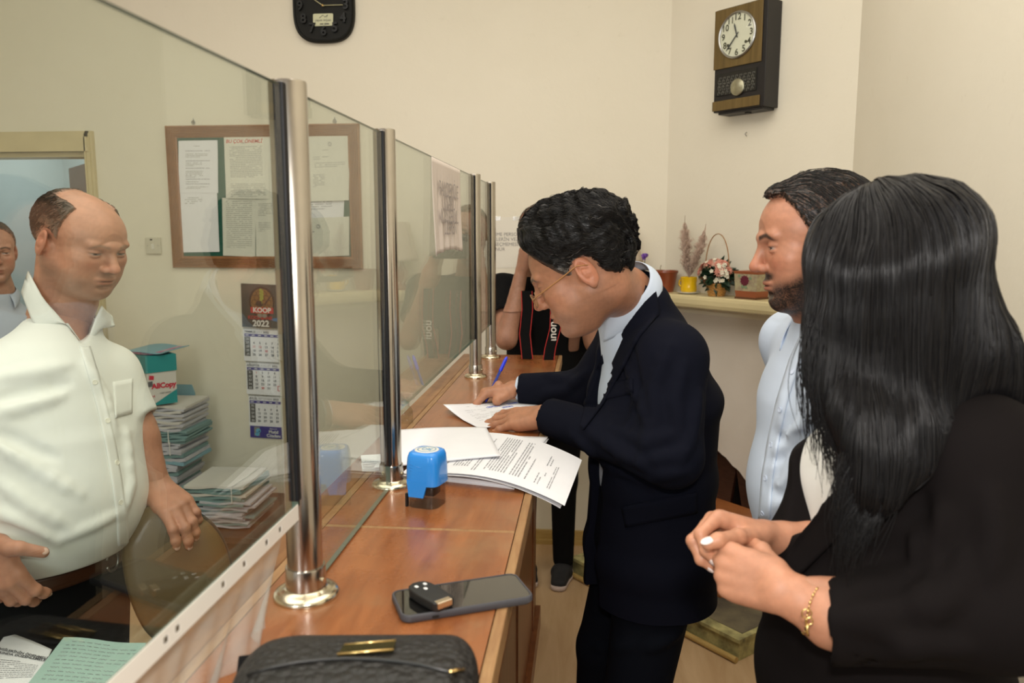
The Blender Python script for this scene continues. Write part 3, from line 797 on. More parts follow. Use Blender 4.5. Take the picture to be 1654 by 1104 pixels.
# ---------------------------------------------------------------- hands
def hand(vo, wrist, fwd, palm, side, curls, spread=None, thumb=None, sc=1.0, k=.0035, plump=1.0, forearm=None, lens=None):
    """wrist point, fwd = wrist->knuckles, palm = direction the palm faces, side +1 left hand / -1 right hand.
    curls: 4 x (mcp, pip, dip) degrees; thumb=(base swing, lift, bend1, bend2). Returns joint dict"""
    F = nrm(fwd); Pn = np.array(palm, float); Pn = nrm(Pn-F*(Pn@F)); S = np.cross(Pn, F)*side   # S points to the thumb side
    W = np.array(wrist, float); s = sc
    out = {'F': F, 'P': Pn, 'S': S, 'tips': [], 'nails': []}
    mcp = [(.090, .028), (.093, .009), (.088, -.010), (.079, -.027)]; fl = lens or [(.042, .025, .020), (.047, .029, .021), (.043, .026, .021), (.033, .019, .018)]
    fr = [.0098, .0100, .0094, .0084]; spread = spread or (4, 1, -3, -8)
    # palm
    for i, (a, b) in enumerate(mcp):
        q = W+F*a*s+S*b*s-Pn*.003*s*(i in (1, 2))
        vo.cone(W+F*.012*s+S*b*.62*s, q, .0150*s*plump, .0118*s*plump, k=.010*s)
        vo.cone(W+F*.03*s+S*b*.7*s+Pn*.004*s, q-F*.012*s+Pn*.004*s, .0120*s, .0105*s, k=.010*s)
    vo.cone(W+F*.022*s+S*.020*s+Pn*.008*s, W+F*.052*s+S*.026*s+Pn*.010*s, .0165*s, .013*s, k=.012*s)
    vo.cone(W+F*.022*s-S*.020*s+Pn*.006*s, W+F*.060*s-S*.026*s+Pn*.006*s, .0145*s, .012*s, k=.012*s)
    for i in range(4):
        a, b = mcp[i]; J = W+F*a*s+S*b*s-Pn*.0*s
        sp = math.radians(spread[i]); d = nrm(F*math.cos(sp)+S*math.sin(sp)); ang = 0
        L = fl[i]; r = fr[i]*plump; pts = [J]; rr = [r*1.10*s]
        for j in range(3):
            ang += math.radians(curls[i][j]); dd = nrm(d*math.cos(ang)+Pn*math.sin(ang)); J = J+dd*L[j]*s
            if j == 2: J = J-dd*r*.55*s
            pts.append(J); rr.append(r*(1.0, .93, .78)[j]*s)
        vo.chain(pts, rr, k=k*s)
        for j in (1, 2): vo.ell(pts[j], (rr[j]*1.07,)*3, k=.003*s)
        up = -nrm(d*(-math.sin(ang))*-1*0+(Pn*math.cos(ang)-d*math.sin(ang)))
        out['tips'].append(J); out['nails'].append((J+up*rr[3]*.62+dd*.001*s, dd, up, rr[3]))
        vo.cone(pts[0]-F*.004*s, pts[0]+nrm(pts[1]-pts[0])*.012*s, r*1.12*s, r*1.02*s, k=.006*s)
    # thumb
    th = thumb or (38, 18, 15, 20); B = W+F*.020*s+S*.024*s+Pn*.010*s
    a, l = math.radians(th[0]), math.radians(th[1]); d = nrm(F*math.cos(a)+S*math.sin(a)); d = nrm(d*math.cos(l)+Pn*math.sin(l))
    j1 = B+d*.046*s; bend = nrm(F*.7-S*.7+Pn*.25)
    def rot(d, deg): t = math.radians(deg); b = nrm(bend-d*(bend@d)); return nrm(d*math.cos(t)+b*math.sin(t))
    d2 = rot(d, th[2]); j2 = j1+d2*.034*s; d3 = rot(d2, th[3]); j3 = j2+d3*.022*s
    if len(th) > 4:      # explicit world targets for the two last joints
        j1, j2, j3 = [np.array(q, float) for q in th[4]]; d3 = nrm(j3-j2); d2 = nrm(j2-j1)
    vo.chain([B, j1, j2, j3], [.0150*s*plump, .0122*s*plump, .0112*s*plump, .0092*s*plump], k=.006*s)
    vo.ell(j1, (.0125*s,)*3, k=.004*s); vo.cone(B, W+F*.07*s+S*.020*s, .010*s, .008*s, k=.012*s)
    up = nrm(-(Pn*.6)+S*.8 - d3*((-(Pn*.6)+S*.8)@d3)); out['thumb'] = j3; out['tn'] = (j3+up*.0066*s, d3, up, .0095*s)
    if forearm is not None:
        e = np.array(forearm[0], float); vo.cone(W+F*.01*s, W+(e-W)*.12, .0205*s, .0215*s, k=.016*s)
        sd = S; L = np.linalg.norm(e-W)
        vo.ecap(W+F*.004*s, W+(e-W)*.30, (.0285*s, .0200*s), (.0300*s, .0260*s), sd, k=.012)
        vo.ecap(W+(e-W)*.30, W+(e-W)*.72, (.0300*s, .0260*s), (forearm[1], forearm[1]*.92), sd, k=.012)
        vo.ecap(W+(e-W)*.72, e, (forearm[1], forearm[1]*.92), (forearm[1]*.98, forearm[1]*.95), sd, k=.012)
    return out
def skin_cols(v, sk, seed=1, hair=0.0, knuckles=None):
    c = np.tile(np.array(sk, float), (len(v), 1))*(1+.07*vnoise(v, 14, seed)+.05*vnoise(v, 45, seed+3))[:, None]
    if knuckles is not None:
        for q in knuckles:
            m = np.exp(-np.sum((v-q)**2, 1)/.010**2)[:, None]*.35; c = c*(1-m)+np.array(sk)*V(1.1, .75, .7)*m
    return np.clip(c, 0, 1)
def nails(lst, col=(.62, .42, .36), name='fingernails', parent=None, w=1.0, long=1.0):
    nm = mat('fingernail', col, .3, spec=.5)
    for (p, d, up, r) in lst:
        mb = MB(); s_ = np.cross(d, up); R = np.array([d, s_, up]).T
        bm = bmesh.new(); bmesh.ops.create_uvsphere(bm, u_segments=14, v_segments=8, radius=1)
        for q in bm.verts: q.co = Vector((q.co.x*r*.78*long, q.co.y*r*.70*w, q.co.z*r*.26))
        mb.bm(bm, p+up*r*.12, R); mb.build('fingernail', nm, parent, True)
    pass

M['skin'] = mat('skin', (.5, .3, .2), .46, vcol=True, var=.10, vscale=120, bump=.25, bscale=600, spec=.45, sss=.12, bdist=.0006)
M['hair_black'] = mat('black hair', (.012, .010, .009), .38, var=.3, vscale=40, spec=.5)
M['hair_strand'] = mat('black hair strands', (.014, .012, .011), .30, spec=.6)
# ---------------------------------------------------------------- clothing tools
def vfield(vo, fn, k=.004, lo=None, hi=None, op='cut'):
    q = vo.sub(vo.lo if lo is None else lo, vo.lo+np.array(vo.n)*vo.h if hi is None else hi)
    sl, X, Y, Z = q; X, Y, Z = np.broadcast_arrays(X, Y, Z); d = fn(X, Y, Z).astype(np.float32); vo.put(sl, d, k, op)
def shoot(vo, pts, near=.5, off=0.0, maxd=3.0):
    """first surface points met along the sight lines of photo positions"""
    D = np.array([nrm(ray(*p)) for p in pts]); t = np.full(len(D), float(near)); lo = vo.lo; hi = vo.lo+np.array(vo.n)*vo.h
    for _ in range(220):
        P = CAM+D*t[:, None]; out = np.linalg.norm(np.maximum(np.maximum(lo-P, P-hi), 0), axis=1)
        d = np.where(out > 0, np.maximum(out*.8, .004), np.minimum(vo.sample(P), .03)*.8)-off*(out == 0)
        t = np.minimum(t+np.maximum(d, -.01), maxd)
    return CAM+D*t[:, None]
def folds(vo, lines, r=.010, sink=.5, k=.016, op='add', near=.5):
    """raised (or sunk) cloth folds following photo polylines over the surface"""
    for ln in lines:
        pts = ln[0]; rr = ln[1] if len(ln) > 1 else r; P = []
        for (a, b) in zip(pts[:-1], pts[1:]):
            for t in (0, .33, .66): P.append((a[0]+(b[0]-a[0])*t, a[1]+(b[1]-a[1])*t))
        P.append(pts[-1]); S = shoot(vo, P, near); n = len(S); G = vo.grad(S)
        prof = np.sin(np.linspace(.12, 1, n)*math.pi*.97)**.6*rr+.0015
        s_ = sink if op == 'add' else -.35
        C_ = S-G*(prof*s_)[:, None]
        for i in range(n-1):
            if np.linalg.norm(C_[i+1]-C_[i]) < .12: vo.cone(C_[i], C_[i+1], prof[i], prof[i+1], k=k, op=op)
def patch(vo, quad, nu=16, nv=8, off=.003, th=.004, near=.5, bulge=0.0, mb=None, mi=0, clamp=.035):
    """cloth panel lying on the surface; quad = four photo corners or fn(u,v)->(px,py)"""
    if callable(quad): fn = quad
    else:
        a, b, c, d = [np.array(q, float) for q in quad]
        fn = lambda u, v: (a*(1-u)+b*u)*(1-v)+(d*(1-u)+c*u)*v
    U = [(u, v) for u in np.linspace(0, 1, nu) for v in np.linspace(0, 1, nv)]
    S = shoot(vo, [tuple(fn(u, v)) for u, v in U], near)
    Dr = np.array([nrm(ray(*fn(u, v))) for u, v in U]); dd = ((S-CAM)*Dr).sum(1).reshape(nu, nv)
    dd = np.minimum(dd, np.median(dd, axis=1)[:, None]+clamp); S = CAM+Dr*dd.reshape(-1, 1)
    G = vo.grad(S); o = np.array([off+bulge*math.sin(math.pi*u)*math.sin(math.pi*v) for u, v in U])[:, None]
    T = (S+G*o).reshape(nu, nv, 3); B = (S+G*(o-th)).reshape(nu, nv, 3)
    ms = mb or MB(); g = lambda i, j: i*nv+j; n = nu*nv; f = []
    for i in range(nu-1):
        for j in range(nv-1): f.append((g(i, j), g(i+1, j), g(i+1, j+1), g(i, j+1))); f.append((g(i, j)+n, g(i, j+1)+n, g(i+1, j+1)+n, g(i+1, j)+n))
    for i in range(nu-1): f += [(g(i+1, 0), g(i, 0), g(i, 0)+n, g(i+1, 0)+n), (g(i, nv-1), g(i+1, nv-1), g(i+1, nv-1)+n, g(i, nv-1)+n)]
    for j in range(nv-1): f += [(g(0, j), g(0, j+1), g(0, j+1)+n, g(0, j)+n), (g(nu-1, j+1), g(nu-1, j), g(nu-1, j)+n, g(nu-1, j+1)+n)]
    ms.add(np.vstack([T.reshape(-1, 3), B.reshape(-1, 3)]), f, mi)
    return ms
def buttons(vo, pxs, r, m, parent, near=.5, name='button'):
    S = shoot(vo, pxs, near); G = vo.grad(S)
    for s, g in zip(S, G):
        mb = MB(); u = nrm(np.cross(g, V(0, 0, 1))); w = np.cross(g, u); R = np.array([u, w, g]).T
        mb.lathe([(r*.7, 0), (r, .0006), (r, .0018), (r*.8, .0022), (r*.7, .0016), (.0003, .0016)], s+g*.0015, 16, R=R)
        mb.build(name, m, parent, True, 40)
def neck_open(vs, nb, nb2, r, Ft, v=None, vr=.03):
    ax = nrm(nb-nb2); vs.cone(nb2+ax*.01, nb+ax*.12, r, r*1.05, k=.006, op='cut')
    if v is not None: vs.cone(nb2+Ft*(r*.8)+ax*.03, v, vr, .004, k=.006, op='cut')
def leaf_patch(vo, pts_top, pts_bot, m, parent, off=.005, th=.003, bulge=.004, name='collar_leaf', n=14, nv=8):
    def fn(u, v):
        def pl(P): s = u*(len(P)-1); i = min(int(s), len(P)-2); return np.array(P[i], float)*(1-s+i)+np.array(P[i+1], float)*(s-i)
        return pl(pts_top)*(1-v)+pl(pts_bot)*v
    return patch(vo, fn, n, nv, off, th, bulge=bulge).build(name, m, parent, True)
def legs(vo, hip, knee, foot, r=(.085, .062, .052)):
    vo.cone(hip, knee, r[0], r[1], k=.03); vo.cone(knee, V(foot[0], foot[1], .06), r[1], r[2], k=.02)
def shoe(parent, pos, d, m, sole=None, L=.28):
    """one shoe, heel to toe along d"""
    d = nrm(V(d[0], d[1], 0)); s = V(-d[1], d[0], 0); p = V(pos[0], pos[1], 0)
    vo = Vol(p-V(.22, .22, .0)-V(0, 0, .02), p+V(.22, .22, .16), .005)
    vo.cone(p-d*.07+V(0, 0, .045), p-d*.04+V(0, 0, .10), .040, .038, k=.02)
    vo.ecap(p-d*.07+V(0, 0, .035), p+d*.05+V(0, 0, .035), (.040, .040), (.046, .038), s, k=.02)
    vo.ecap(p+d*.05+V(0, 0, .035), p+d*(L-.13)+V(0, 0, .028), (.046, .036), (.036, .022), s, k=.02)
    vo.half(p+V(0, 0, .012), (0, 0, -1), k=.002)
    v, f = vo.mesh(1); o = mk('shoe', [(v, f)], m, parent)
    vs = Vol(p-V(.22, .22, .0)-V(0, 0, .02), p+V(.22, .22, .08), .005)
    vs.ecap(p-d*.075+V(0, 0, .014), p+d*.05+V(0, 0, .014), (.043, .03), (.049, .03), s, k=.01)
    vs.ecap(p+d*.05+V(0, 0, .014), p+d*(L-.125)+V(0, 0, .014), (.049, .03), (.036, .03), s, k=.01)
    vs.half(p+V(0, 0, .002), (0, 0, -1), k=.002); vs.half(p+V(0, 0, .022), (0, 0, 1), k=.002)
    v, f = vs.mesh(1); mk('sole', [(v, f)], sole or M['black_rubber'], o)
def cloth(name, col, rough=.8, sheen=.2, var=.08, weave=900, spec=.3, bump=.25, **kw):
    return mat(name, col, rough, var=var, vscale=7, bump=bump, bscale=weave, spec=spec, sheen=sheen, bdist=.0006, **kw)
M['navy'] = cloth('navy wool suit cloth', (.0050, .0058, .0120), .9, sheen=0, spec=.10)
M['navy_trouser'] = cloth('dark navy trouser cloth', (.0045, .0058, .0100), .9, sheen=0, spec=.10)
M['shirt_blue'] = cloth('pale blue cotton', (.56, .64, .76), .75, sheen=.1, var=.03)
M['shirt_white'] = cloth('off-white cotton', (.78, .78, .74), .75, sheen=.1, var=.03)
M['black_cloth'] = cloth('black cotton', (.006, .006, .0065), .9, sheen=0, spec=.1)
M['blazer'] = cloth('black blazer cloth', (.0072, .0056, .0056), .9, sheen=0, spec=.10)
M['button_pearl'] = mat('pearl button', (.75, .72, .62), .25)
M['button_blue'] = mat('pale blue button', (.55, .62, .75), .3)
# ================================================================ PERSON signing in the navy suit
def build_signer():
    Fh = frame((-math.cos(math.radians(3)), math.sin(math.radians(3)), -.50), (-.0, 0, 1))
    Yh = 1.72; sc = 1.06
    ear = at(947, 439, Yh-.08*sc)
    C = ear-Fh@(V(-.012, .0795, -.004)*sc)
    nb = at(1008, 478, 1.83); nb2 = at(1035, 520, 1.88)
    sk = V(.42, .195, .11)
    vh, hg, _ = head_geo(C, Fh, [nb, nb2], {'scale': sc, 'lid': .97, 'skin': sk, 'nose': 1.08, 'neck_r': (.060, .064, .07), 'jowl': 0, 'fat': .002, 'brow': (.05, .04, .035), 'beard': ((.10, .07, .055), .22)})
    Ft = V(-.978, -.208, 0); Lt = V(.208, -.978, 0)
    hipc = at(1048, 885, 1.90); waist = at(1052, 760, 1.90); chest = at(1054, 640, 1.89); sho = at(1046, 556, 1.88)
    shL = sho+Lt*.175+V(.0, 0, .004); shR = sho-Lt*.175
    elL = at(1085, 738, 1.64); wrL = at(908, 684, 1.835); kn = None
    elR = at(948, 632, 2.16); wrR = at(836, 622, 2.165)
    # hands
    vl = Vol((-.32, 1.60, 1.07), (.22, 2.12, 1.30), .0019)
    tgt = atz(812, 678, 1.125)
    wl = V(-.098, 1.865, 1.142); fw_ = nrm(V(-.93, .36, -.20))
    hl = hand(vl, wl, fw_, (0.0, .42, -1), 1, [(8, 14, 6), (5, 16, 8), (4, 16, 8), (5, 16, 8)], spread=(13, 3, -7, -17), thumb=(34, 10, 12, 14), forearm=(wl+nrm(elL-wl)*.17, .038), sc=1.02)
    v1, f1 = vl.mesh(1)
    vr = Vol((-.40, 2.02, 1.06), (-.02, 2.36, 1.34), .0019)
    wr = at(834, 628, 2.19); tip = atz(783, 653, 1.1); pd = nrm(at(822, 570, 2.235)-tip)
    P3 = lambda t: tip+pd*t
    fwr = nrm(V(-.86, -.22, -.10)); pal = nrm(V(-.10, -.25, -1.0))
    hr = hand(vr, wr, fwr, pal, -1, [(40, 62, 24), (48, 68, 30), (54, 72, 36), (56, 74, 38)], spread=(6, 1, -3, -7),
              thumb=(40, 20, 10, 10, (wr+fwr*.055+V(.005, -.045, -.018), P3(.060)+V(.016, -.020, .004), P3(.036)+V(.004, -.012, .0))), forearm=(wr+nrm(elR-wr)*.15, .036), sc=.98, plump=1.0)
    v2, f2 = vr.mesh(1)
    # hidden core of the body
    vc = Vol((-.25, 1.5, .75), (.5, 2.3, 1.56), .010)
    vc.loft([(hipc, (.15, .10)), (waist, (.14, .095)), (chest, (.155, .10)), (sho, (.13, .07))], Lt, k=.03); vc.cone(sho, nb, .07, .055, k=.03)
    vc.cone(sho, shL, .07, .05, k=.02); vc.cone(shL, elL, .046, .04, k=.02); vc.cone(elL, wl, .036, .026, k=.02)
    vc.cone(sho, shR, .07, .05, k=.02); vc.cone(shR, elR, .046, .04, k=.02); vc.cone(elR, wr, .036, .026, k=.02)
    v3, f3 = vc.mesh(1)
    body = mk('person', [hg, (v1, f1, skin_cols(v1, sk*1.05)), (v2, f2, skin_cols(v2, sk*1.05)), (v3, f3, skin_cols(v3, sk))], M['skin'])
    tag(body, 'person in a navy suit and glasses bending over the counter to sign a paper', 'person')
    nails(hl['nails']+[hl['tn']], (.58, .36, .29), parent=body); nails(hr['nails'][:3]+[hr['tn']], (.58, .36, .29), parent=body)
    # shirt
    vs = Vol((-.25, 1.45, .75), (.5, 2.35, 1.60), .0055)
    vs.loft([(hipc, (.165, .120)), (waist, (.160, .118)), (chest, (.172, .122)), (sho+V(0, 0, -.02), (.15, .09))], Lt, k=.03)
    vs.cone(sho+Ft*.02, nb+V(0, 0, -.045), .085, .066, k=.05)
    v, f = vs.mesh(2); shirt = mk('shirt', [(v, f)], M['shirt_blue'], body)
    # shirt collar: a standing band with folded points
    nz = nrm(nb-nb2); cz = nb+(nb2-nb)*.10; fr = nrm(Ft-nz*(Ft@nz)); sd = np.cross(nz, fr)
    mb = MB()
    def col_(u, v):
        a = (u-.5)*2*math.radians(128); r = .079+.010*v
        p = cz+fr*(math.cos(a)*-r)+sd*(math.sin(a)*r); hgt = .044-.010*abs(u-.5)*2
        return p+nz*(hgt*(1-v))+(-fr*math.cos(a)+sd*math.sin(a))*(.006*math.sin(v*math.pi*.9))+nz*(-.012*v*(abs(u-.5)*2)**3*2.2)+fr*(.030*(abs(u-.5)*2)**5*v)
    mb.sheet(col_, 40, 7, .0016); mb.build('collar', M['shirt_blue'], shirt, True)
    # jacket
    vj = Vol((-.30, 1.40, .70), (.52, 2.40, 1.56), .0055)
    hem = at(1040, 968, 1.90)
    vj.loft([(hem+V(.01, 0, 0), (.205, .158)), (hipc, (.195, .152)), (waist, (.185, .142)), (chest, (.200, .147)), (sho+V(0, 0, -.03), (.185, .115))], Lt, k=.03, p=2.2, cap=.5)
    vj.cone(sho+V(.01, 0, -.01), nb+V(.035, .0, -.03), .10, .075, k=.05)
    vj.cone(sho+Lt*.05+V(0, 0, .0), shL+V(0, 0, -.012), .085, .074, k=.03); vj.cone(sho-Lt*.05, shR+V(0, 0, -.012), .085, .074, k=.03)
    cuffL = wl+nrm(elL-wl)*.012; cuffR = wr+nrm(elR-wr)*.012
    vj.cone(shL+V(0, 0, -.01), elL, .078, .063, k=.025); vj.cone(elL, cuffL, .062, .0455, k=.025)
    vj.cone(shR+V(0, 0, -.01), elR, .075, .060, k=.025); vj.cone(elR, cuffR, .058, .043, k=.03)
    for (c, d) in ((cuffL, wl-elL), (cuffR, wr-elR)):
        c = np.array(c); d = nrm(d); vj.half(c+d*.004, d, k=.003, lo=c-.09+d*.02, hi=c+.09+d*.03)
        vj.cone(c-d*.03, c+d*.03, .036, .036, k=.004, op='cut')
    # armpit crease and sleeve folds
    folds(vj, [([(1018, 610), (1050, 690), (1040, 740)], .012), ([(1010, 575), (1030, 640), (1020, 700)], .010),
               ([(990, 690), (1045, 715), (1090, 700)], .011), ([(985, 715), (1040, 745), (1100, 735)], .010), ([(1000, 745), (1050, 770), (1110, 762)], .010),
               ([(945, 690), (1000, 735), (1050, 760)], .009), ([(925, 705), (970, 745), (1020, 775)], .008), ([(1080, 560), (1055, 630), (1060, 680)], .010),
               ([(1105, 590), (1090, 650), (1100, 700)], .009), ([(1130, 640), (1118, 700), (1100, 745)], .010),
               ([(860, 595), (900, 612), (950, 618)], .008), ([(870, 640), (915, 630), (950, 600)], .008)])
    folds(vj, [([(1022, 560), (1030, 620), (1018, 690)], .006), ([(1000, 775), (1050, 800), (1110, 790)], .006)], op='cut', k=.012)
    # open front
    zt, zb = float(sho[2]), float(hem[2])
    def slot(X, Y, Z):
        l = (X-sho[0])*Lt[0]+(Y-sho[1])*Lt[1]; fwd = (X-waist[0])*Ft[0]+(Y-waist[1])*Ft[1]
        t = np.clip((zt+.06-Z)/(zt-zb), 0, 1.2)
        hi = .085-.055*t+.13*np.clip(t-.72, 0, 1)**1.5*1.6; lo = -.06+.040*t-.13*np.clip(t-.72, 0, 1)**1.5
        return np.maximum(np.maximum(np.maximum(lo-l, l-hi), .02-fwd), fwd-.18)
    vfield(vj, slot, .006)
    v, f = vj.mesh(2); jk = mk('jacket', [(v, f)], M['navy'], body)
    # lapel, collar, pockets
    def lap(u, v):      # u down the lapel, v from front edge to outer edge
        A = [(1028, 432), (1010, 478), (985, 540), (962, 600), (945, 655), (940, 690)]; B = [(1050, 440), (1066, 508), (1034, 545), (1006, 600), (975, 655), (944, 695)]
        s = u*5; i = min(int(s), 4); t = s-i
        a = np.array(A[i])*(1-t)+np.array(A[i+1])*t; b = np.array(B[i])*(1-t)+np.array(B[i+1])*t
        return a*(1-v)+b*v
    mb = patch(vj, lap, 44, 10, .006, .006, clamp=.012); mb.build('lapel', M['navy'], jk, True)
    mb = patch(vj, [(967, 622), (1022, 612), (1023, 636), (968, 648)], 12, 5, .0025, .003); mb.build('breast_pocket', M['navy'], jk, True)
    mb = patch(vj, [(1005, 818), (1124, 795), (1124, 828), (1012, 852)], 20, 6, .006, .004); mb.build('pocket_flap', M['navy'], jk, True)
    for (c, d) in ((cuffL, wl-elL), (cuffR, wr-elR)):
        mb = MB(); d = nrm(d); mb.tube([c-d*.02, c+d*.008], [.036, .034], 22, caps=False); mb.tube([c+d*.008, c-d*.02], [.0325, .034], 22, caps=False); mb.build('shirt_cuff', M['shirt_blue'], shirt, True)
    buttons(vs, [(962, 545), (950, 598), (940, 640)], .0052, M['button_pearl'], shirt)
    # trousers
    kL = V(hipc[0]-.035, hipc[1]-.13, .47); kR = V(hipc[0]-.10, hipc[1]+.09, .49); fL = V(hipc[0]-.02, hipc[1]-.12, 0); fR = V(hipc[0]-.12, hipc[1]+.16, 0)
    vt = Vol((-.25, 1.5, .03), (.45, 2.4, 1.02), .007)
    hp = V(hipc[0], hipc[1], .84)
    vt.ecap(hp+V(0, 0, .10), hp, (.168, .125), (.178, .135), Lt, k=.03)
    vt.cone(hp+Lt*.085+V(0, 0, -.03), kL, .098, .074, k=.03); vt.cone(kL, V(fL[0], fL[1], .07), .073, .062, k=.02)
    vt.cone(hp-Lt*.085+V(0, 0, -.03), kR, .098, .074, k=.03); vt.cone(kR, V(fR[0], fR[1], .07), .073, .062, k=.02)
    folds(vt, [([(960, 985), (1000, 975), (1010, 960)], .008), ([(1020, 1040), (990, 1050), (955, 1045)], .008), ([(1100, 1020), (1070, 1040), (1040, 1050)], .008)])
    v, f = vt.mesh(2); mk('trousers', [(v, f)], M['navy_trouser'], body)
    for q in (fL, fR): shoe(body, q, Ft, M['black_plastic'])
    # hair: thick wavy black, grey at the temple
    def th(x, y, z):
        ay = np.abs(y)
        line = -.012+.11*np.clip((x-.015)/.08, 0, 1)**1.2+np.where(x < -.03, -.045*np.clip((-.03-x)/.05, 0, 1), 0)   # lower edge of the hair
        a = sstep(-.004, .014, z-line)
        top = .012+.030*sstep(.02, .10, z)*(.6+.4*sstep(-.08, .06, x))+.004
        ear = np.exp(-(((x+.010)/.026)**2+((z+.002)/.030)**2))*(ay > .06)
        front = 1-sstep(.085, .112, x)*(1-sstep(.05, .085, z))
        top = top*(1-.75*sstep(.070, .110, x)*sstep(.02, .07, z)); return np.where(a > 0, top*a*front, 0)-.012*(1-a)-.05*ear-.02*(1-front)
    wv = lambda P: .0035*np.sin(vnoise(P, 7, 4)*5+P[:, 0]*90)+.003*vnoise(P, 30, 8)
    H, hv, hf, hl_ = hair_geo(vh, C, Fh, sc, th, disp=wv)
    cl = np.tile(V(.006, .0055, .005), (len(hv), 1))
    gm = (np.exp(-(((hl_[:, 0]-.030)/.026)**2+((hl_[:, 2]+.0)/.035)**2))*(np.abs(hl_[:, 1]) > .05))[:, None]*.8
    cl = cl*(1-gm)+V(.10, .09, .08)*gm
    hm = mat('black wavy hair', (1, 1, 1), .40, vcol=True, spec=.30)
    hair = mk('hair', [(hv, hf, cl)], hm, body)
    rs = np.random.RandomState(3)
    pick = hl_[rs.choice(len(hl_), 5200)]; pick = pick[H.sample(pick) > -.01]
    def flow(P, t):
        D = np.stack([-.75+1.5*sstep(.03, .10, P[:, 0])*(P[:, 2] < .13), .25*np.sign(P[:, 1])*np.ones(len(P)), -.55*np.ones(len(P))], 1)
        w = vnoise(P, 9, 2); D[:, 1] += .9*np.sin(w*4+t*7)*.6; D[:, 2] += .5*np.sin(w*5+t*8); D[:, 0] += .25*np.cos(w*4+t*6)
        return D
    S = grow(H, pick, flow, 10, .0055*(.6+.7*rs.rand(len(pick))), off=.0015, jit=.15, seed=5, lift=.003)
    ok = H.sample(S.reshape(-1, 3)).reshape(len(S), -1).max(1) < .006; S = S[ok]; pick = pick[ok]; W = (S*sc)@Fh.T+C; g0 = np.exp(-(((pick[:, 0]-.030)/.026)**2+((pick[:, 2])/.035)**2))*(np.abs(pick[:, 1]) > .05)
    isg = rs.rand(len(pick)) < g0*.8+.004
    v, f = strand_mesh(W, .0007); cc = np.where(np.repeat(isg, 30)[:, None], V(.22, .20, .18), V(.009, .008, .0075))
    mk('loose_strands', [(v, f, cc)], hm, hair)
    # glasses: frame round the eye line, arm to the ear
    L2W = lambda p: Fh@(np.array(p)*sc)+C
    gl = thing('eyeglasses', 'thin gold rimless glasses worn low by the signing person', 'glasses', tuple(L2W((.105, 0, -.005))))
    gm_ = mat('bronze spectacle frame', (.45, .25, .10), .35, .6)
    for s in (1, -1):
        cx = V(.1125, s*.033, -.013); mb = MB(); n = 28
        ring = [L2W(cx+V(-.006*abs(math.cos(t)) if False else -.003*math.cos(t)**2, .0225*math.cos(t), .0150*math.sin(t))) for t in np.linspace(0, 2*math.pi, n+1)]
        mb.tube(ring, .00075, 6, caps=False); mb.build('rim', gm_, gl, True)
        mb = MB(); mb.sheet(lambda u, v: L2W(cx+V(-.003*((u-.5)*2)**2, .0222*(u-.5)*2*math.sqrt(max(0, 1-((v-.5)*2)**2*.98)), .0148*(v-.5)*2)), 12, 12, .0012)
        mb.build('lens', M['glass'], gl, True)
        mb = MB(); mb.tube([L2W((.110, s*.055, -.010)), L2W((.098, s*.068, -.006)), L2W((.045, s*.079, .004)), L2W((.0, s*.088, .014)), L2W((-.022, s*.087, .006))], [.0016, .0019, .0019, .0017, .0012], 8, flat=.6)
        mb.build('temple_arm', mat('tan spectacle arm', (.42, .20, .07), .4), gl, True)
    mb = MB(); mb.tube([L2W((.1125, .0115, -.010)), L2W((.1165, .005, -.006)), L2W((.1165, -.005, -.006)), L2W((.1125, -.0115, -.010))], .0009, 6); mb.build('bridge', gm_, gl, True)
    # pen
    pen = thing('ballpoint_pen', 'blue ballpoint pen held upright by the signing hand', 'pen', tuple(tip))
    bl = mat('blue pen cap', (.02, .04, .75), .25, coat=.3); bc = mat('clear blue pen barrel', (.03, .06, .35), .1, coat=.5)
    mb = MB(); mb.bar(P3(0.001), P3(.004), .0006, .0012); mb.bar(P3(.004), P3(.014), .0012, .0032); mb.build('tip', bl, pen, True, 40)
    mb = MB(); mb.bar(P3(.014), P3(.118), .0040, .0040, 6); mb.build('barrel', bc, pen)
    mb = MB(); mb.bar(P3(.104), P3(.108), .0046, .0052, 16); mb.bar(P3(.108), P3(.142), .0052, .0050, 16); mb.bar(P3(.142), P3(.150), .0050, .0026, 16); mb.build('cap', bl, pen, True, 40)
    return dict(body=body, tip=tip)
SG = build_signer()
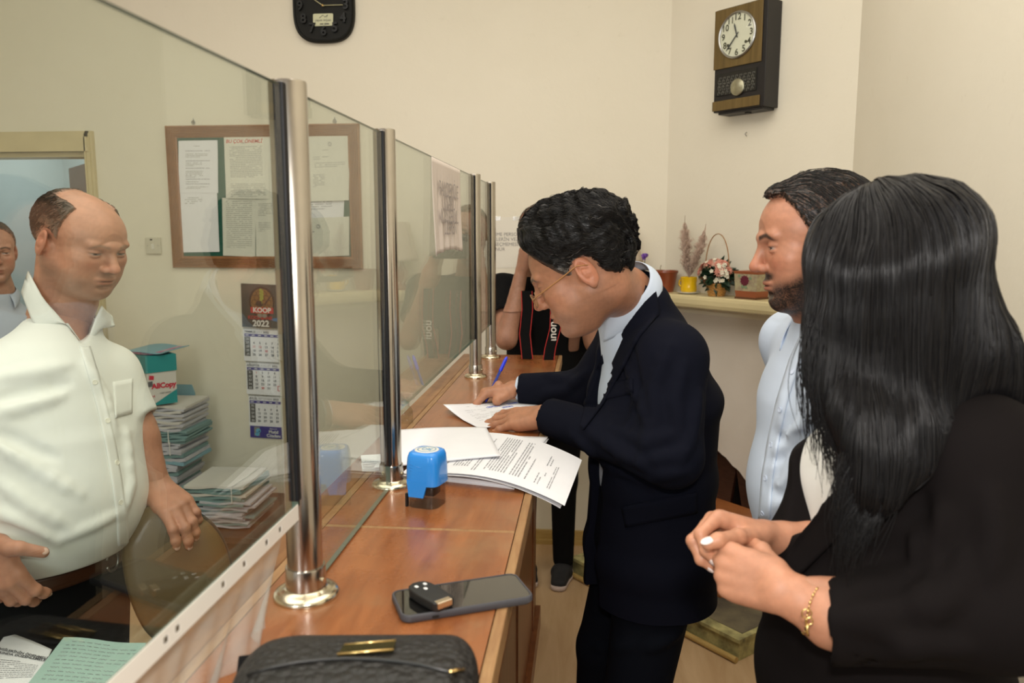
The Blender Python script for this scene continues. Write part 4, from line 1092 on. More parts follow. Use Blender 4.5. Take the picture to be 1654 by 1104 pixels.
# ================================================================ PERSON with a short beard in a pale blue shirt
def hair_short(vh, C, R, sc, body, line, depth=.012, front=0.0, col=(.012, .010, .009), n=3000, L=.006, disp=.0012, seed=1, w=.0006, m=6, mask=None, jit=.12, strand_col=None, back=.0, skin=(.5, .26, .17), bald_top=None, ex=0.0):
    def th(x, y, z):
        ay = np.abs(y); Pn = np.stack([x, y, z], 1); a = sstep(-.004, .014, z-line(x, ay)+.004*vnoise(Pn, 70, 5)+.003*vnoise(Pn, 150, 6))
        ear = np.exp(-(((x+.010-ex)/.019)**2+((z+.006)/.027)**2))*(ay > .070)
        bt = 0 if bald_top is None else np.clip(bald_top(Pn), 0, 1)
        return np.where(a > 0, (1-bt)*(depth+front*sstep(.03, .09, x)*sstep(.05, .09, z)+back*sstep(.0, -.08, x))*a, 0)-.010*(1-a)-.05*ear-.006*bt
    H, hv, hf, hl = hair_geo(vh, C, R, sc, th, disp=lambda P: disp*vnoise(P, 45, 8)+disp*.7*vnoise(P, 120, 2))
    m_ = mat('short dark hair', (1, 1, 1), .42, vcol=True, spec=.3)
    c = np.tile(V(*col), (len(hv), 1)); tt = th(*hl.T); rs0 = np.random.RandomState(2); fd = np.clip(sstep(.0, .007, tt)+rs0.normal(size=len(tt))*.12, 0, 1)[:, None]
    if bald_top is not None: fd = fd*(1-np.clip(bald_top(hl)+rs0.normal(size=len(tt))*.1, 0, 1))[:, None]
    if mask is not None:
        q, gc = mask(hl); c = c*(1-q[:, None])+V(*gc)*q[:, None]
    raw = c.copy(); c = c*fd+np.array(skin)*.9*(1-fd)
    o = mk('hair', [(hv, hf, c)], m_, body)
    rs = np.random.RandomState(seed); idx = rs.choice(len(hl), n); pick = hl[idx]
    def flow(P, t):
        D = np.stack([-.9*np.ones(len(P)), .35*P[:, 1]/.05, -.35-.9*sstep(.0, -.07, P[:, 0])-.6*(np.abs(P[:, 1]) > .06)], 1); D[:, 1] += .4*vnoise(P, 16, 3); return D
    S = grow(H, pick, flow, m, L*(.6+.7*rs.rand(n)), off=.0008, jit=jit, seed=seed, lift=.0)
    ok = (H.sample(S.reshape(-1, 3)).reshape(len(S), -1).max(1) < .0035) & (fd[idx, 0] > .35); S = S[ok]; n = len(S)
    v, f = strand_mesh((S*sc)@R.T+C, w); base = raw[idx][ok]*1.1+.001
    mk('loose_strands', [(v, f, np.repeat(base, m*3, 0))], m_, o)
    return H, o
def collar_band(nb, nb2, Ft, t0, r0, hgt, m, parent, openang=150, flare=.006, drop=.0, name='collar', tips=.030, side_low=0.0):
    nz = nrm(nb-nb2); cz = nb+(nb2-nb)*t0; fr = nrm(Ft-nz*(Ft@nz)); sd = np.cross(nz, fr); mb = MB()
    def col_(u, v):
        a = (u-.5)*2*math.radians(openang); r = r0+flare*v+.004; q = abs(u-.5)*2
        p = cz-fr*math.cos(a)*r+sd*math.sin(a)*r
        return p+nz*((hgt-.012*q)*(1-v))+(-fr*math.cos(a)+sd*math.sin(a))*(.006*math.sin(v*math.pi*.9))-nz*(.022*v*q**3+drop*v)+fr*(tips*q**5*v)
    mb.sheet(col_, 44, 8, .0018); return mb.build(name, m, parent, True)
def build_second():
    R = frame((-.985, -.02, -.14), (-.02, .02, 1)); sc = 1.0; Yh = 1.50
    C = at(1212, 433, Yh)-R@(V(.1205, 0, -.0275)*sc)
    nb = at(1338, 500, Yh+.02); nb2 = at(1352, 545, Yh+.03)
    sk = V(.46, .21, .125)
    line = lambda x, ay: -.010+.100*np.clip((x-.022)/.040, 0, 1)**.8-.045*np.clip((-.02-x)/.05, 0, 1)
    vh, hg, _ = head_geo(C, R, [nb, nb2], {'scale': sc, 'lid': .72, 'skin': sk, 'nose': 1.12, 'beard': ((.014, .010, .008), .93), 'brow_w': 1.25, 'earx': -.020, 'brow': (.012, .009, .008), 'gaze': 0, 'neck_r': (.060, .064, .07)})
    Ft = nrm(V(-.97, -.24, 0)); Lt = V(-Ft[1]*-1, 0, 0)*0+np.cross(V(0, 0, 1), Ft)
    chest = at(1356, 650, 1.53); waist = at(1352, 790, 1.53); hip = at(1350, 880, 1.53); sho = at(1362, 566, 1.53)
    shL = sho+Lt*.19+V(0, 0, -.01); shR = sho-Lt*.19+V(0, 0, -.01)
    elL = shL+V(.10, .02, -.28); wL = elL+V(.03, .06, -.25); elR = shR+V(.08, .03, -.29); wR = elR+V(.03, .03, -.25)
    parts = [hg]
    for (w_, e_, s_) in ((wL, elL, 1), (wR, elR, -1)):
        vv = Vol(w_-.16, w_+.16, .0028); hand(vv, w_, (-.12, 0, -1), (-.5*0, -s_*-.9, 0) if s_ < 0 else (0, .9, 0), s_, [(22, 28, 16)]*4, forearm=(w_+nrm(e_-w_)*.13, .036)); v, f = vv.mesh(1); parts.append((v, f, skin_cols(v, sk)))
    vc = Vol(V(-.2, 1.2, .6)+V(.3, 0, 0), V(.9, 1.9, 1.5), .012)
    vc.loft([(hip, (.14, .10)), (waist, (.14, .10)), (chest, (.15, .10)), (sho, (.13, .07))], Lt, k=.03); vc.cone(sho, nb, .07, .055, k=.03)
    for a, b, c in ((shL, elL, wL), (shR, elR, wR)): vc.cone(sho, a, .06, .05, k=.02); vc.cone(a, b, .045, .038, k=.02); vc.cone(b, c, .034, .026, k=.02)
    v, f = vc.mesh(1); parts.append((v, f, skin_cols(v, sk)))
    body = mk('person', parts, M['skin']); tag(body, 'bearded person with short black hair in a pale blue shirt watching from behind the woman', 'person')
    hair_short(vh, C, R, sc, body, line, depth=.012, front=.010, ex=-.024, n=4200, L=.0062, seed=4, w=.0005, jit=.04, col=(.006, .0055, .005))
    # beard bristles
    vs = Vol((.05, 1.15, .85), (.75, 1.95, 1.52), .005)
    vs.loft([(hip+Ft*.0, (.175, .136)), (waist+Ft*.012, (.172, .142)), (chest, (.180, .128)), (sho+V(0, 0, -.02), (.165, .095))], Lt, k=.03, p=2.1)
    vs.cone(sho+Ft*.01, nb+V(.01, 0, -.035), .088, .066, k=.05)
    for a, b, c in ((shL, elL, wL), (shR, elR, wR)):
        vs.cone(sho*.4+a*.6, a, .07, .064, k=.03); vs.cone(a, b, .064, .052, k=.025); vs.cone(b, c+nrm(b-c)*.02, .050, .036, k=.02)
    folds(vs, [([(1300, 560), (1270, 640), (1262, 700)], .006), ([(1320, 640), (1290, 700), (1270, 760)], .007), ([(1310, 720), (1280, 770), (1250, 800)], .007),
               ([(1300, 780), (1265, 812), (1235, 826)], .006), ([(1300, 680), (1265, 720), (1248, 760)], .006)], sink=.4)
    folds(vs, [([(1240, 790), (1262, 800), (1300, 770)], .005), ([(1252, 700), (1270, 715), (1300, 700)], .004), ([(1236, 745), (1262, 740), (1290, 720)], .004)], op='cut', k=.01)
    v, f = vs.mesh(2); shirt = mk('shirt', [(v, f)], M['shirt_blue'], body)
    collar_band(nb, nb2, Ft, .5, .062, .040, M['shirt_blue'], shirt, tips=.035)
    mb = patch(vs, lambda u, v: ((1300, 528), (1276, 580), (1254, 650), (1241, 710), (1231, 770), (1226, 840))[min(int(u*5), 4)]+np.array(((-24, 52), (-22, 70), (-13, 60), (-10, 60), (-5, 70))[min(int(u*5), 4)])*(u*5-min(int(u*5), 4))+np.array((v*18, 0)), 40, 5, .0022, .002)
    mb.build('placket', M['shirt_blue'], shirt, True)
    buttons(vs, [(1280, 602), (1261, 662), (1247, 719), (1238, 773), (1233, 829)], .0052, M['button_blue'], shirt)
    vt = Vol((.05, 1.1, .03), (.75, 1.95, 1.0), .010)
    hp = hip+V(0, 0, -.06); vt.ecap(hp+V(0, 0, .06), hp, (.165, .125), (.172, .13), Lt, k=.03)
    for s in (1, -1):
        k_ = hp+Lt*.095*s+V(0, 0, -.42); f_ = k_+V(.02, 0, 0); vt.cone(hp+Lt*.085*s, k_, .095, .07, k=.03); vt.cone(k_, V(f_[0], f_[1], .07), .07, .058, k=.02)
        shoe(body, V(f_[0], f_[1], 0), Ft, M['black_plastic'])
    v, f = vt.mesh(1); mk('trousers', [(v, f)], M['navy_trouser'], body)
    return body
build_second()
# ================================================================ WOMAN in the foreground
def build_woman():
    R = frame((-.80, .56, -.22), (-.05, .03, 1)); sc = .91
    C = at(1446, 446, 1.03)
    nb = at(1462, 572, 1.05); nb2 = at(1470, 620, 1.07); sk = V(.50, .235, .14)
    vh, hg, _ = head_geo(C, R, [nb, nb2], {'scale': sc, 'lid': .8, 'skin': sk, 'jaw': .92, 'nose': .9, 'lips': (.45, .12, .10), 'h': .0022, 'neck_r': (.050, .052, .056)})
    Ft = nrm(V(-.98, -.12, 0)); Lt = np.cross(V(0, 0, 1), Ft)
    sho = at(1490, 690, 1.10); chest = at(1450, 800, 1.10); waist = at(1425, 930, 1.10); hip = at(1420, 1090, 1.11)
    shL = at(1580, 742, .965); shR = sho-Lt*.15+V(.05, 0, -.01)
    elL = at(1612, 985, .90); wL = at(1268, 957, .955)
    elR = sho-Lt*.18+V(.07, .02, -.27); wR = at(1238, 868, 1.085)
    # near (left) hand
    v1_ = Vol((.08, .84, 1.05), (.48, 1.14, 1.26), .0016)
    F1 = nrm(at(1158, 915, 1.00)-wL)
    h1 = hand(v1_, wL, F1, (.05, 1, -.18), 1, [(52, 44, 18), (58, 46, 22), (66, 64, 40), (70, 66, 44)], spread=(4, 0, -4, -8), thumb=(20, 40, 10, 20), sc=.90, plump=.94, forearm=(at(1372, 1010, .925), .037))
    m1, f1 = v1_.mesh(1)
    v2_ = Vol((.05, .94, 1.05), (.46, 1.24, 1.28), .0016)
    F2 = nrm(at(1140, 842, 1.075)-wR)
    h2 = hand(v2_, wR, F2, (-.15, -.62, -.76), -1, [(52, 62, 30), (56, 66, 34), (60, 68, 36), (64, 70, 40)], spread=(3, 0, -3, -7), thumb=(30, 22, 14, 18, (at(1192, 868, 1.025), at(1160, 873, 1.000), at(1143, 880, .995))), sc=.90, plump=.94, forearm=(at(1330, 885, 1.11), .034))
    m2, f2 = v2_.mesh(1)
    vc = Vol((.1, .8, .6), (.75, 1.45, 1.5), .012)
    vc.loft([(hip, (.13, .10)), (waist, (.11, .085)), (chest, (.13, .10)), (sho, (.12, .06))], Lt, k=.03); vc.cone(sho, nb, .055, .046, k=.03)
    vc.cone(sho, shL, .05, .042, k=.02); vc.cone(shL, elL, .038, .032, k=.02); vc.cone(elL, wL, .03, .022, k=.02); vc.cone(sho, shR, .05, .042, k=.02); vc.cone(shR, elR, .038, .032, k=.02); vc.cone(elR, wR, .03, .022, k=.02)
    m3, f3 = vc.mesh(1)
    body = mk('person', [hg, (m1, f1, skin_cols(m1, sk*1.05, 2)), (m2, f2, skin_cols(m2, sk*1.05, 6)), (m3, f3, skin_cols(m3, sk))], M['skin'])
    tag(body, 'woman with long straight black hair and a black blazer in the right foreground, hands together', 'person')
    nc = (.82, .70, .66); nails(h1['nails'][:4], nc, parent=body, long=1.5); nails([h2['tn']]+h2['nails'][:2], nc, parent=body, long=1.5)
    # top
    vs = Vol((.10, .85, .9), (.75, 1.4, 1.42), .005)
    vs.loft([(waist, (.125, .10)), (chest, (.145, .105)), (sho+V(0, 0, -.06), (.13, .08))], Lt, k=.03)
    for s in (1, -1): vs.ell(chest+Ft*.050+Lt*.058*s+V(0, 0, .02), (.058, .058, .062), k=.04)
    v, f = vs.mesh(2); mk('top', [(v, f)], M['shirt_white'], body)
    # blazer
    vj = Vol((.02, .76, .80), (.80, 1.48, 1.45), .0055)
    vj.loft([(hip+V(.0, 0, -.12), (.185, .165)), (hip, (.178, .158)), (waist, (.158, .156)), (chest, (.172, .128)), (sho+V(0, 0, -.02), (.150, .078))], Lt, k=.04, p=2.1, cap=.5)
    for s in (1, -1): vj.ell(chest+Ft*.050+Lt*.055*s+V(0, 0, -.005), (.076, .074, .080) if s > 0 else (.040, .044, .050), k=.05)
    vj.cone(sho, nb+V(.03, .02, -.05), .085, .058, k=.05)
    vj.cone(sho+Lt*.05, shL, .070, .072, k=.03); vj.cone(shL, elL, .072, .064, k=.035)
    v_2 = Vol((.02, .76, .80), (.80, 1.48, 1.45), .0055)
    cL = at(1346, 1005, .925); v_2.cone(elL, cL, .064, .050, k=.03); vj.cone(sho-Lt*.05, shR, .07, .066, k=.03); vj.cone(shR, elR, .062, .055, k=.03)
    cR = at(1300, 880, 1.12); v_2.cone(elR, cR, .054, .044, k=.03)
    for (c, d, r) in ((cL, wL-elL, .041), (cR, wR-elR, .037)):
        d = nrm(d); v_2.half(c+d*.006, d, k=.004, lo=c-.08+d*.02, hi=c+.08+d*.04); v_2.cone(c-d*.04, c+d*.04, r, r, k=.004, op='cut')
    hh_ = np.maximum(.03-np.abs(vj.d-v_2.d), 0)/.03; vj.d = np.minimum(vj.d, v_2.d)-hh_*hh_*.0075
    folds(vj, [([(1350, 1000), (1420, 1010), (1470, 1040)], .007), ([(1380, 985), (1450, 985), (1520, 960)], .008), ([(1490, 870), (1500, 940), (1480, 1000)], .010),
               ([(1520, 830), (1500, 870), (1480, 900)], .010), ([(1560, 900), (1540, 960), (1500, 1010)], .009), ([(1600, 800), (1610, 870), (1600, 930)], .009), ([(1440, 1060), (1500, 1040), (1560, 1050)], .009)])
    folds(vj, [([(1488, 800), (1485, 880), (1478, 930)], .008)], op='cut', k=.014)
    zt, zb = float(sho[2]), float(hip[2])
    def slot(X, Y, Z):
        l = (X-sho[0])*Lt[0]+(Y-sho[1])*Lt[1]; fwd = (X-waist[0])*Ft[0]+(Y-waist[1])*Ft[1]; t = np.clip((zt+.03-Z)/.185, 0, 1.0)
        return np.maximum(np.maximum(-.095*(1-t)**.6-l, l-.125*(1-t)**.7), .01-fwd)
    vfield(vj, slot, .006, lo=(.02, .76, zt-.142), hi=(.8, 1.48, 1.45))
    v, f = vj.mesh(2); bl = mk('blazer', [(v, f)], M['blazer'], body)
    def lap(u, v):
        A = [(1500, 672), (1440, 712), (1385, 760), (1340, 815), (1300, 862), (1272, 905), (1262, 935)]; B = [(1540, 676), (1500, 730), (1455, 790), (1400, 830), (1345, 880), (1300, 925), (1266, 950)]
        s = u*6; i = min(int(s), 5); t = s-i
        return (np.array(A[i])*(1-t)+np.array(A[i+1])*t)*(1-v)+(np.array(B[i])*(1-t)+np.array(B[i+1])*t)*v
    patch(vj, lap, 44, 9, .006, .006, clamp=.015).build('lapel', M['blazer'], bl, True)
    # trousers and shoes
    vt = Vol((.15, .8, .03), (.75, 1.4, 1.0), .012); hp = hip+V(0, 0, -.02); vt.ecap(hp+V(0, 0, .06), hp, (.15, .12), (.16, .125), Lt, k=.03)
    for s in (1, -1):
        k_ = V(hp[0], hp[1], .46)+Lt*.08*s; vt.cone(hp+Lt*.08*s, k_, .085, .062, k=.03); vt.cone(k_, V(k_[0], k_[1], .09), .062, .055, k=.02); shoe(body, V(k_[0], k_[1], 0), Ft, M['black_plastic'], L=.25)
    v, f = vt.mesh(1); mk('trousers', [(v, f)], M['black_cloth'], body)
    # ---- long straight hair
    H = Vol((.17, .78, 1.05), (.72, 1.28, 1.68), .004)
    Rh = R
    top = at(1448, 398, 1.015)
    H.ell(C+R@V(-.006, 0, .040), V(.106, .085, .080)*1.0, R, k=.0)
    sx = V(1, .1, 0)
    st = [(at(1438, 425, 1.01), (.087, .078)), (at(1446, 500, 1.02), (.098, .078)), (at(1460, 570, 1.02), (.109, .074)), (at(1474, 628, 1.015), (.112, .066))]
    H.loft(st, sx, k=.03, p=2.2, cap=.6)
    H.loft([(at(1434, 610, .985), (.078, .040)), (at(1440, 680, .945), (.066, .026)), (at(1432, 735, .925), (.046, .018)), (at(1412, 790, .915), (.026, .012)), (at(1394, 840, .910), (.012, .006))], sx, k=.025, cap=.8)
    H.loft([(at(1348, 560, 1.02), (.020, .030)), (at(1360, 630, 1.0), (.010, .018)), (at(1372, 680, .98), (.005, .008))], sx, k=.02)
    H.loft([(at(1540, 560, 1.03), (.050, .065)), (at(1588, 645, 1.05), (.048, .055)), (at(1650, 745, 1.14), (.06, .03))], sx, k=.04)
    # keep it clear of the face
    H.blur(14)
    q_ = np.stack([g.ravel() for g in np.meshgrid(*H.ax, indexing='ij')], 1); dd_ = H.d.ravel(); nr_ = np.abs(dd_) < .03; w_ = np.zeros(len(dd_)); w_[nr_] = .0016*vnoise(q_[nr_]*V(1, 1, .10), 22, 3)+.0012*vnoise(q_[nr_]*V(1, 1, .07), 48, 4); H.d = (dd_+w_).reshape(H.n).astype(np.float32)
    v, f = H.mesh(2)
    hs = mat('long black hair', (.005, .0045, .005), .46, spec=.22, bump=.5, bscale=60, stretch=(14, 14, .5), bdist=.003)
    hair = mk('hair', [(v, f)], hs, body)
    rs = np.random.RandomState(11); N = 9500; pick = v[rs.choice(len(v), N)]+rs.normal(size=(N, 3))*.002
    cr = C+R@V(.01, 0, .13)
    def flow(P, t):
        q = P-cr; hor = np.sqrt(q[:, 0]**2+q[:, 1]**2)+1e-6; tp = sstep(-.09, -.0, q[:, 2])
        D = np.stack([q[:, 0]/hor*tp*1.2, q[:, 1]/hor*tp*1.2, -np.ones(len(P))*(1.02-tp*.7)], 1)
        low = sstep(1.36, 1.25, P[:, 2]); D[:, 0] += -.10*low*(P[:, 1] < 1.0)*(P[:, 0] < .46)+.35*sstep(1.42, 1.3, P[:, 2])*(P[:, 0] > .46)
        w = vnoise(P*V(1, 1, .15), 8, 6); D[:, 0] += .09*w; D[:, 1] += .07*vnoise(P*V(1, 1, .15), 9, 7)
        return D
    S = grow(H, pick, flow, 16, .0125*(.7+.6*rs.rand(N)), off=.0018, jit=.012, seed=2, lift=.003)
    v, f = strand_mesh(S, .0006+.0005*rs.rand(N)); sm = mat('long black hair strands', (.0065, .006, .0065), .33, spec=.32)
    m2 = 420; a0 = rs.rand(m2); P0 = np.array([at(1303+46*t+rs.normal()*3, 505+60*rs.rand(), 1.0-.03*t) for t in a0]); P3 = np.array([at(1298+80*t+rs.normal()*5, 660+150*t**.9+rs.normal()*35, .985-.05*t) for t in a0])
    tt = np.linspace(0, 1, 14)[None, :, None]; Sf = P0[:, None, :]*(1-tt)+P3[:, None, :]*tt; Sf[:, :, 0] += (.008*rs.normal(size=(m2, 1)))*np.sin(tt[:, :, 0]*3.14)
    m3 = 420; b0 = rs.rand(m3); Q0 = np.array([at(1350+130*t+rs.normal()*4, 730+30*rs.rand(), .915) for t in b0]); Q3 = np.array([at(1352+60*t+rs.normal()*9, 900-70*t+rs.normal()*28, .905) for t in b0])
    Sg = Q0[:, None, :]*(1-tt)+Q3[:, None, :]*tt; Sg[:, :, 0] += (.006*rs.normal(size=(m3, 1)))*np.sin(tt[:, :, 0]*3.14)
    vf_, ff_ = strand_mesh(np.concatenate([Sf, Sg]), .0006)
    mk('loose_strands', [(v, f), (vf_, ff_)], sm, hair)
    # bracelet
    br = thing('bracelet', 'thin gold chain bracelet with a small charm on the wrist below the blazer cuff', 'bracelet', tuple(at(1312, 985, .93)))
    c0 = wL+(at(1372, 1010, .925)-wL)*.42; ax = nrm(at(1372, 1010, .925)-wL); u = nrm(np.cross(ax, V(0, 0, 1))); w = np.cross(ax, u)
    mb = MB(); n = 40
    for i in range(n):
        a = 2*math.pi*i/n; b = 2*math.pi*(i+.75)/n; q = lambda t: c0+ax*(.004*math.sin(t*2))+u*.0325*math.cos(t)+w*.0325*math.sin(t)-V(0, 0, .002)
        mb.bar(q(a), q(b), .0009 if i % 2 else .0016, n=6)
    mb.build('chain', M['gold'], br, True)
    ch = at(1303, 992, .885); mb = MB()
    for (dx, dz, r) in ((0, 0, .0055), (.003, -.009, .0042)):
        n = 18; mb.tube([ch+V(dx+r*math.cos(t), -.0, dz+r*math.sin(t)) for t in np.linspace(0, 6.283, n)], .0009, 6, caps=False)
    mb.tube([ch+V(.002, 0, -.013), ch+V(.001, 0, -.020), ch+V(.003, 0, -.027)], [.0016, .0022, .0014], 6); mb.build('charm', M['gold'], br, True)
    return body
build_woman()
# ================================================================ CASHIER behind the glass in a white shirt
def build_cashier():
    R = frame((.955, -.29, -.34), (.06, .0, 1)); R[:, 2] *= .88; sc = .985
    C = at(188, 438, 1.60)-R@(V(.117, 0, -.0275)*sc)
    nb = at(100, 508, 1.66); nb2 = at(88, 556, 1.66); sk = V(.46, .215, .135)
    vh, hg, hl = head_geo(C, R, [nb, nb2], {'scale': sc, 'lid': .88, 'skin': sk, 'nose': 1.16, 'jowl': 1, 'fat': .007, 'jaw': 1.08, 'brow': (.16, .10, .07), 'brow_a': .55, 'beard': ((.22, .14, .11), .35), 'neck_r': (.064, .066, .070), 'gaze': -.003})
    Ft = nrm(V(.90, -.44, 0)); Lt = np.cross(V(0, 0, 1), Ft)
    sho = at(66, 612, 1.56); chest = at(62, 690, 1.56); belly = at(62, 800, 1.55); hip = at(58, 874, 1.56)
    shL = sho+Lt*.150+V(0, 0, -.015); shR = sho-Lt*.20+V(0, 0, -.01)
    elL = at(226, 706, 1.68); wL = at(256, 790, 1.655); elR = shR+V(-.15, -.13, -.24); wR = at(-34, 876, 1.32)
    vl = Vol(wL-.20, wL+.22, .0024)
    F1 = nrm(at(293, 826, 1.60)-wL); h1 = hand(vl, wL, F1, (-.35, .45, -.9), 1, [(26, 36, 22), (28, 38, 24), (30, 40, 26), (32, 42, 26)], spread=(8, 2, -3, -9), thumb=(26, 62, 10, 10), sc=1.0, plump=1.12, forearm=(wL+nrm(elL-wL)*.20, .041))
    a1, b1 = vl.mesh(1)
    vr = Vol(wR-.20, wR+.24, .0024)
    F2 = nrm(V(.38, .08, -.86)); h2 = hand(vr, wR, F2, (-.35, .88, -.1), -1, [(16, 34, 20), (20, 38, 22), (24, 40, 24), (26, 42, 24)], spread=(8, 2, -3, -9),
              thumb=(50, 10, 10, 6, (wR+V(.062, .0, -.010), at(30, 886, 1.32), at(70, 893, 1.345))), sc=1.02, plump=1.12, forearm=(elR+V(0, 0, .0), .045))
    a2, b2 = vr.mesh(1)
    vc = Vol((-1.5, 1.25, .6), (-.7, 1.9, 1.45), .012)
    vc.loft([(hip, (.15, .11)), (belly, (.16, .13)), (chest, (.16, .11)), (sho, (.14, .07))], Lt, k=.03); vc.cone(sho, nb, .07, .06, k=.03)
    for a, b, c in ((shL, elL, wL), (shR, elR, wR)): vc.cone(sho, a, .06, .05, k=.02); vc.cone(a, b, .047, .040, k=.02); vc.cone(b, c, .040, .027, k=.02)
    v, f = vc.mesh(1)
    body = mk('person', [hg, (a1, b1, skin_cols(a1, sk*.98)), (a2, b2, skin_cols(a2, sk*.98)), (v, f, skin_cols(v, sk))], M['skin'])
    tag(body, 'heavy balding person in a white short-sleeved shirt standing behind the glass', 'person')
    nails(h1['nails'], (.60, .40, .32), parent=body); nails(h2['nails'][:3]+[h2['tn']], (.60, .40, .32), parent=body)
    # receding hair: sides and back, thin on top
    line = lambda x, ay: -.015+.05*np.clip((x-.008)/.022, 0, 1)+.12*np.clip((x-.020-.03*(ay<.04))/.018, 0, 1)-.040*np.clip((-.02-x)/.05, 0, 1)
    def msk(P): return np.exp(-(((P[:, 0]-.018)/.030)**2+((P[:, 2]-.0)/.045)**2))*(np.abs(P[:, 1]) > .045)*.9, (.20, .17, .14)
    def bald(x, ay): return line(x, ay)
    H, ho = hair_short(vh, C, R, sc, body, bald, depth=.0062, front=0, skin=sk, bald_top=lambda P: sstep(.055, .035, np.abs(P[:, 1]))*sstep(-.055, -.01, P[:, 0])*sstep(.075, .095, P[:, 2])*1.3, col=(.035, .022, .014), n=3200, L=.0055, seed=9, w=.00055, mask=msk, jit=.25, disp=.0010)
    # shirt
    vs = Vol((-1.55, 1.15, .75), (-.66, 1.95, 1.46), .0055)
    vs.loft([(hip+V(0, 0, -.01), (.180, .150)), (belly+Ft*.03, (.192, .172)), (chest+Ft*.01, (.196, .148)), (sho+V(0, 0, -.02), (.175, .10))], Lt, k=.05, p=2.1)
    vs.cone(sho+Ft*.0, nb+V(0, 0, -.04), .10, .078, k=.05)
    v_2 = Vol((-1.55, 1.15, .75), (-.66, 1.95, 1.46), .0055)
    for a, b in ((shL, elL), (shR, elR)):
        e = a+(b-a)*.74; v_2.cone(sho*.4+a*.6, a, .070, .062, k=.03); v_2.cone(a, e, .062, .060, k=.035)
        d = nrm(b-a); v_2.half(e-d*.0, d, k=.004, lo=e-.10+d*.02, hi=e+.10+d*.06); v_2.cone(e-d*.05, e+d*.05, .050, .052, k=.004, op='cut')
    hh_ = np.maximum(.03-np.abs(vs.d-v_2.d), 0)/.03; vs.d = np.minimum(vs.d, v_2.d)-hh_*hh_*.0075
    folds(vs, [([(0, 668), (50, 650), (100, 640)], .012), ([(0, 610), (60, 600), (110, 590)], .009), ([(0, 720), (60, 760), (130, 800)], .008), ([(0, 830), (40, 850), (90, 880)], .009),
               ([(0, 780), (50, 820), (110, 850)], .007), ([(140, 590), (170, 640), (185, 700)], .006), ([(205, 700), (212, 780), (200, 830)], .006), ([(100, 870), (150, 850), (190, 830)], .005)], sink=.45)
    folds(vs, [([(0, 645), (50, 635), (110, 620)], .008), ([(0, 700), (40, 720), (90, 740)], .007), ([(0, 850), (40, 868), (85, 886)], .006)], op='cut', k=.014)
    vs.half(hip+V(0, 0, -.018), (0, 0, -1), k=.008); vp_ = shoot(vs, [(133, 552)])[0]; neck_open(vs, nb, nb2, .070, Ft); vs.cone(nb+Ft*.045-V(0, 0, .01), vp_, .046, .004, k=.004, op='cut')
    v, f = vs.mesh(2); shirt = mk('shirt', [(v, f)], M['shirt_white'], body)
    vk = Vol(nb-.2, nb+.2, .004); ax_ = nrm(nb-nb2); vk.cone(nb2-ax_*.04, nb+ax_*.03, .112, .082, k=.01)
    leaf_patch(vk, [(50, 442), (72, 482), (100, 516), (131, 556)], [(40, 474), (54, 516), (62, 530), (108, 520), (124, 545)], M['shirt_white'], shirt, off=.008)
    leaf_patch(vk, [(160, 494), (150, 515), (136, 556)], [(176, 512), (180, 528), (158, 530), (142, 552)], M['shirt_white'], shirt, off=.008)
    pl = [(128, 560), (143, 610), (158, 665), (170, 720), (180, 780), (188, 835), (190, 882)]
    def pf(u, v): s = u*6; i = min(int(s), 5); return np.array(pl[i])*(1-s+i)+np.array(pl[i+1])*(s-i)+V(v*17, 0, 0)[:2]
    patch(vs, pf, 50, 5, .0024, .0025).build('placket', M['shirt_white'], shirt, True)
    buttons(vs, [(153, 618), (174, 680), (188, 748), (194, 812)], .0055, M['button_pearl'], shirt)
    patch(vs, [(182, 618), (214, 612), (213, 668), (186, 676)], 10, 8, .002, .002).build('chest_pocket', M['shirt_white'], shirt, True)
    # belt and trousers
    vt = Vol((-1.5, 1.2, .03), (-.7, 1.95, 1.0), .009); hp = hip+V(0, 0, -.035)
    vt.ecap(hp+V(0, 0, .02), hp+V(0, 0, -.08), (.183, .150), (.180, .145), Lt, k=.03)
    for s in (1, -1):
        q = hp+Lt*.09*s+V(0, 0, -.10); k_ = V(q[0], q[1], .46); vt.cone(q, k_, .105, .080, k=.03); vt.cone(k_, V(q[0], q[1], .08), .080, .066, k=.02); shoe(body, V(q[0], q[1], 0), Ft, M['black_plastic'])
    v, f = vt.mesh(2); tr = mk('trousers', [(v, f)], M['black_cloth'], body)
    belt = mat('brown leather belt', (.075, .026, .012), .4, var=.2, vscale=20); mb = MB(); n = 90; z0 = hip[2]-.030
    def bf(u, v):
        a = u*2*math.pi; r1, r2 = .1905, .1585; return hp*V(1, 1, 0)+Lt*r1*math.cos(a)+Ft*r2*math.sin(a)+V(0, 0, z0+.036*v-.030)
    mb.sheet(bf, n, 4, -.003); be = mb.build('belt', belt, body, True)
    a = math.radians(66); p = hp*V(1, 1, 0)+Lt*.196*math.cos(a)+Ft*.165*math.sin(a)+V(0, 0, z0-.012); t = nrm(-Lt*math.sin(a)+Ft*math.cos(a)); mb = MB()
    mb.tube([p+t*.020*math.cos(q)*(1 if abs(math.cos(q)) > .3 else 1)+V(0, 0, .022*math.sin(q)) for q in np.linspace(.4, 6.0, 26)], .0026, 8); mb.build('belt_buckle', M['grey_metal'], be, True)
    return body, wL, h1
CSH, CWL, CH = build_cashier()

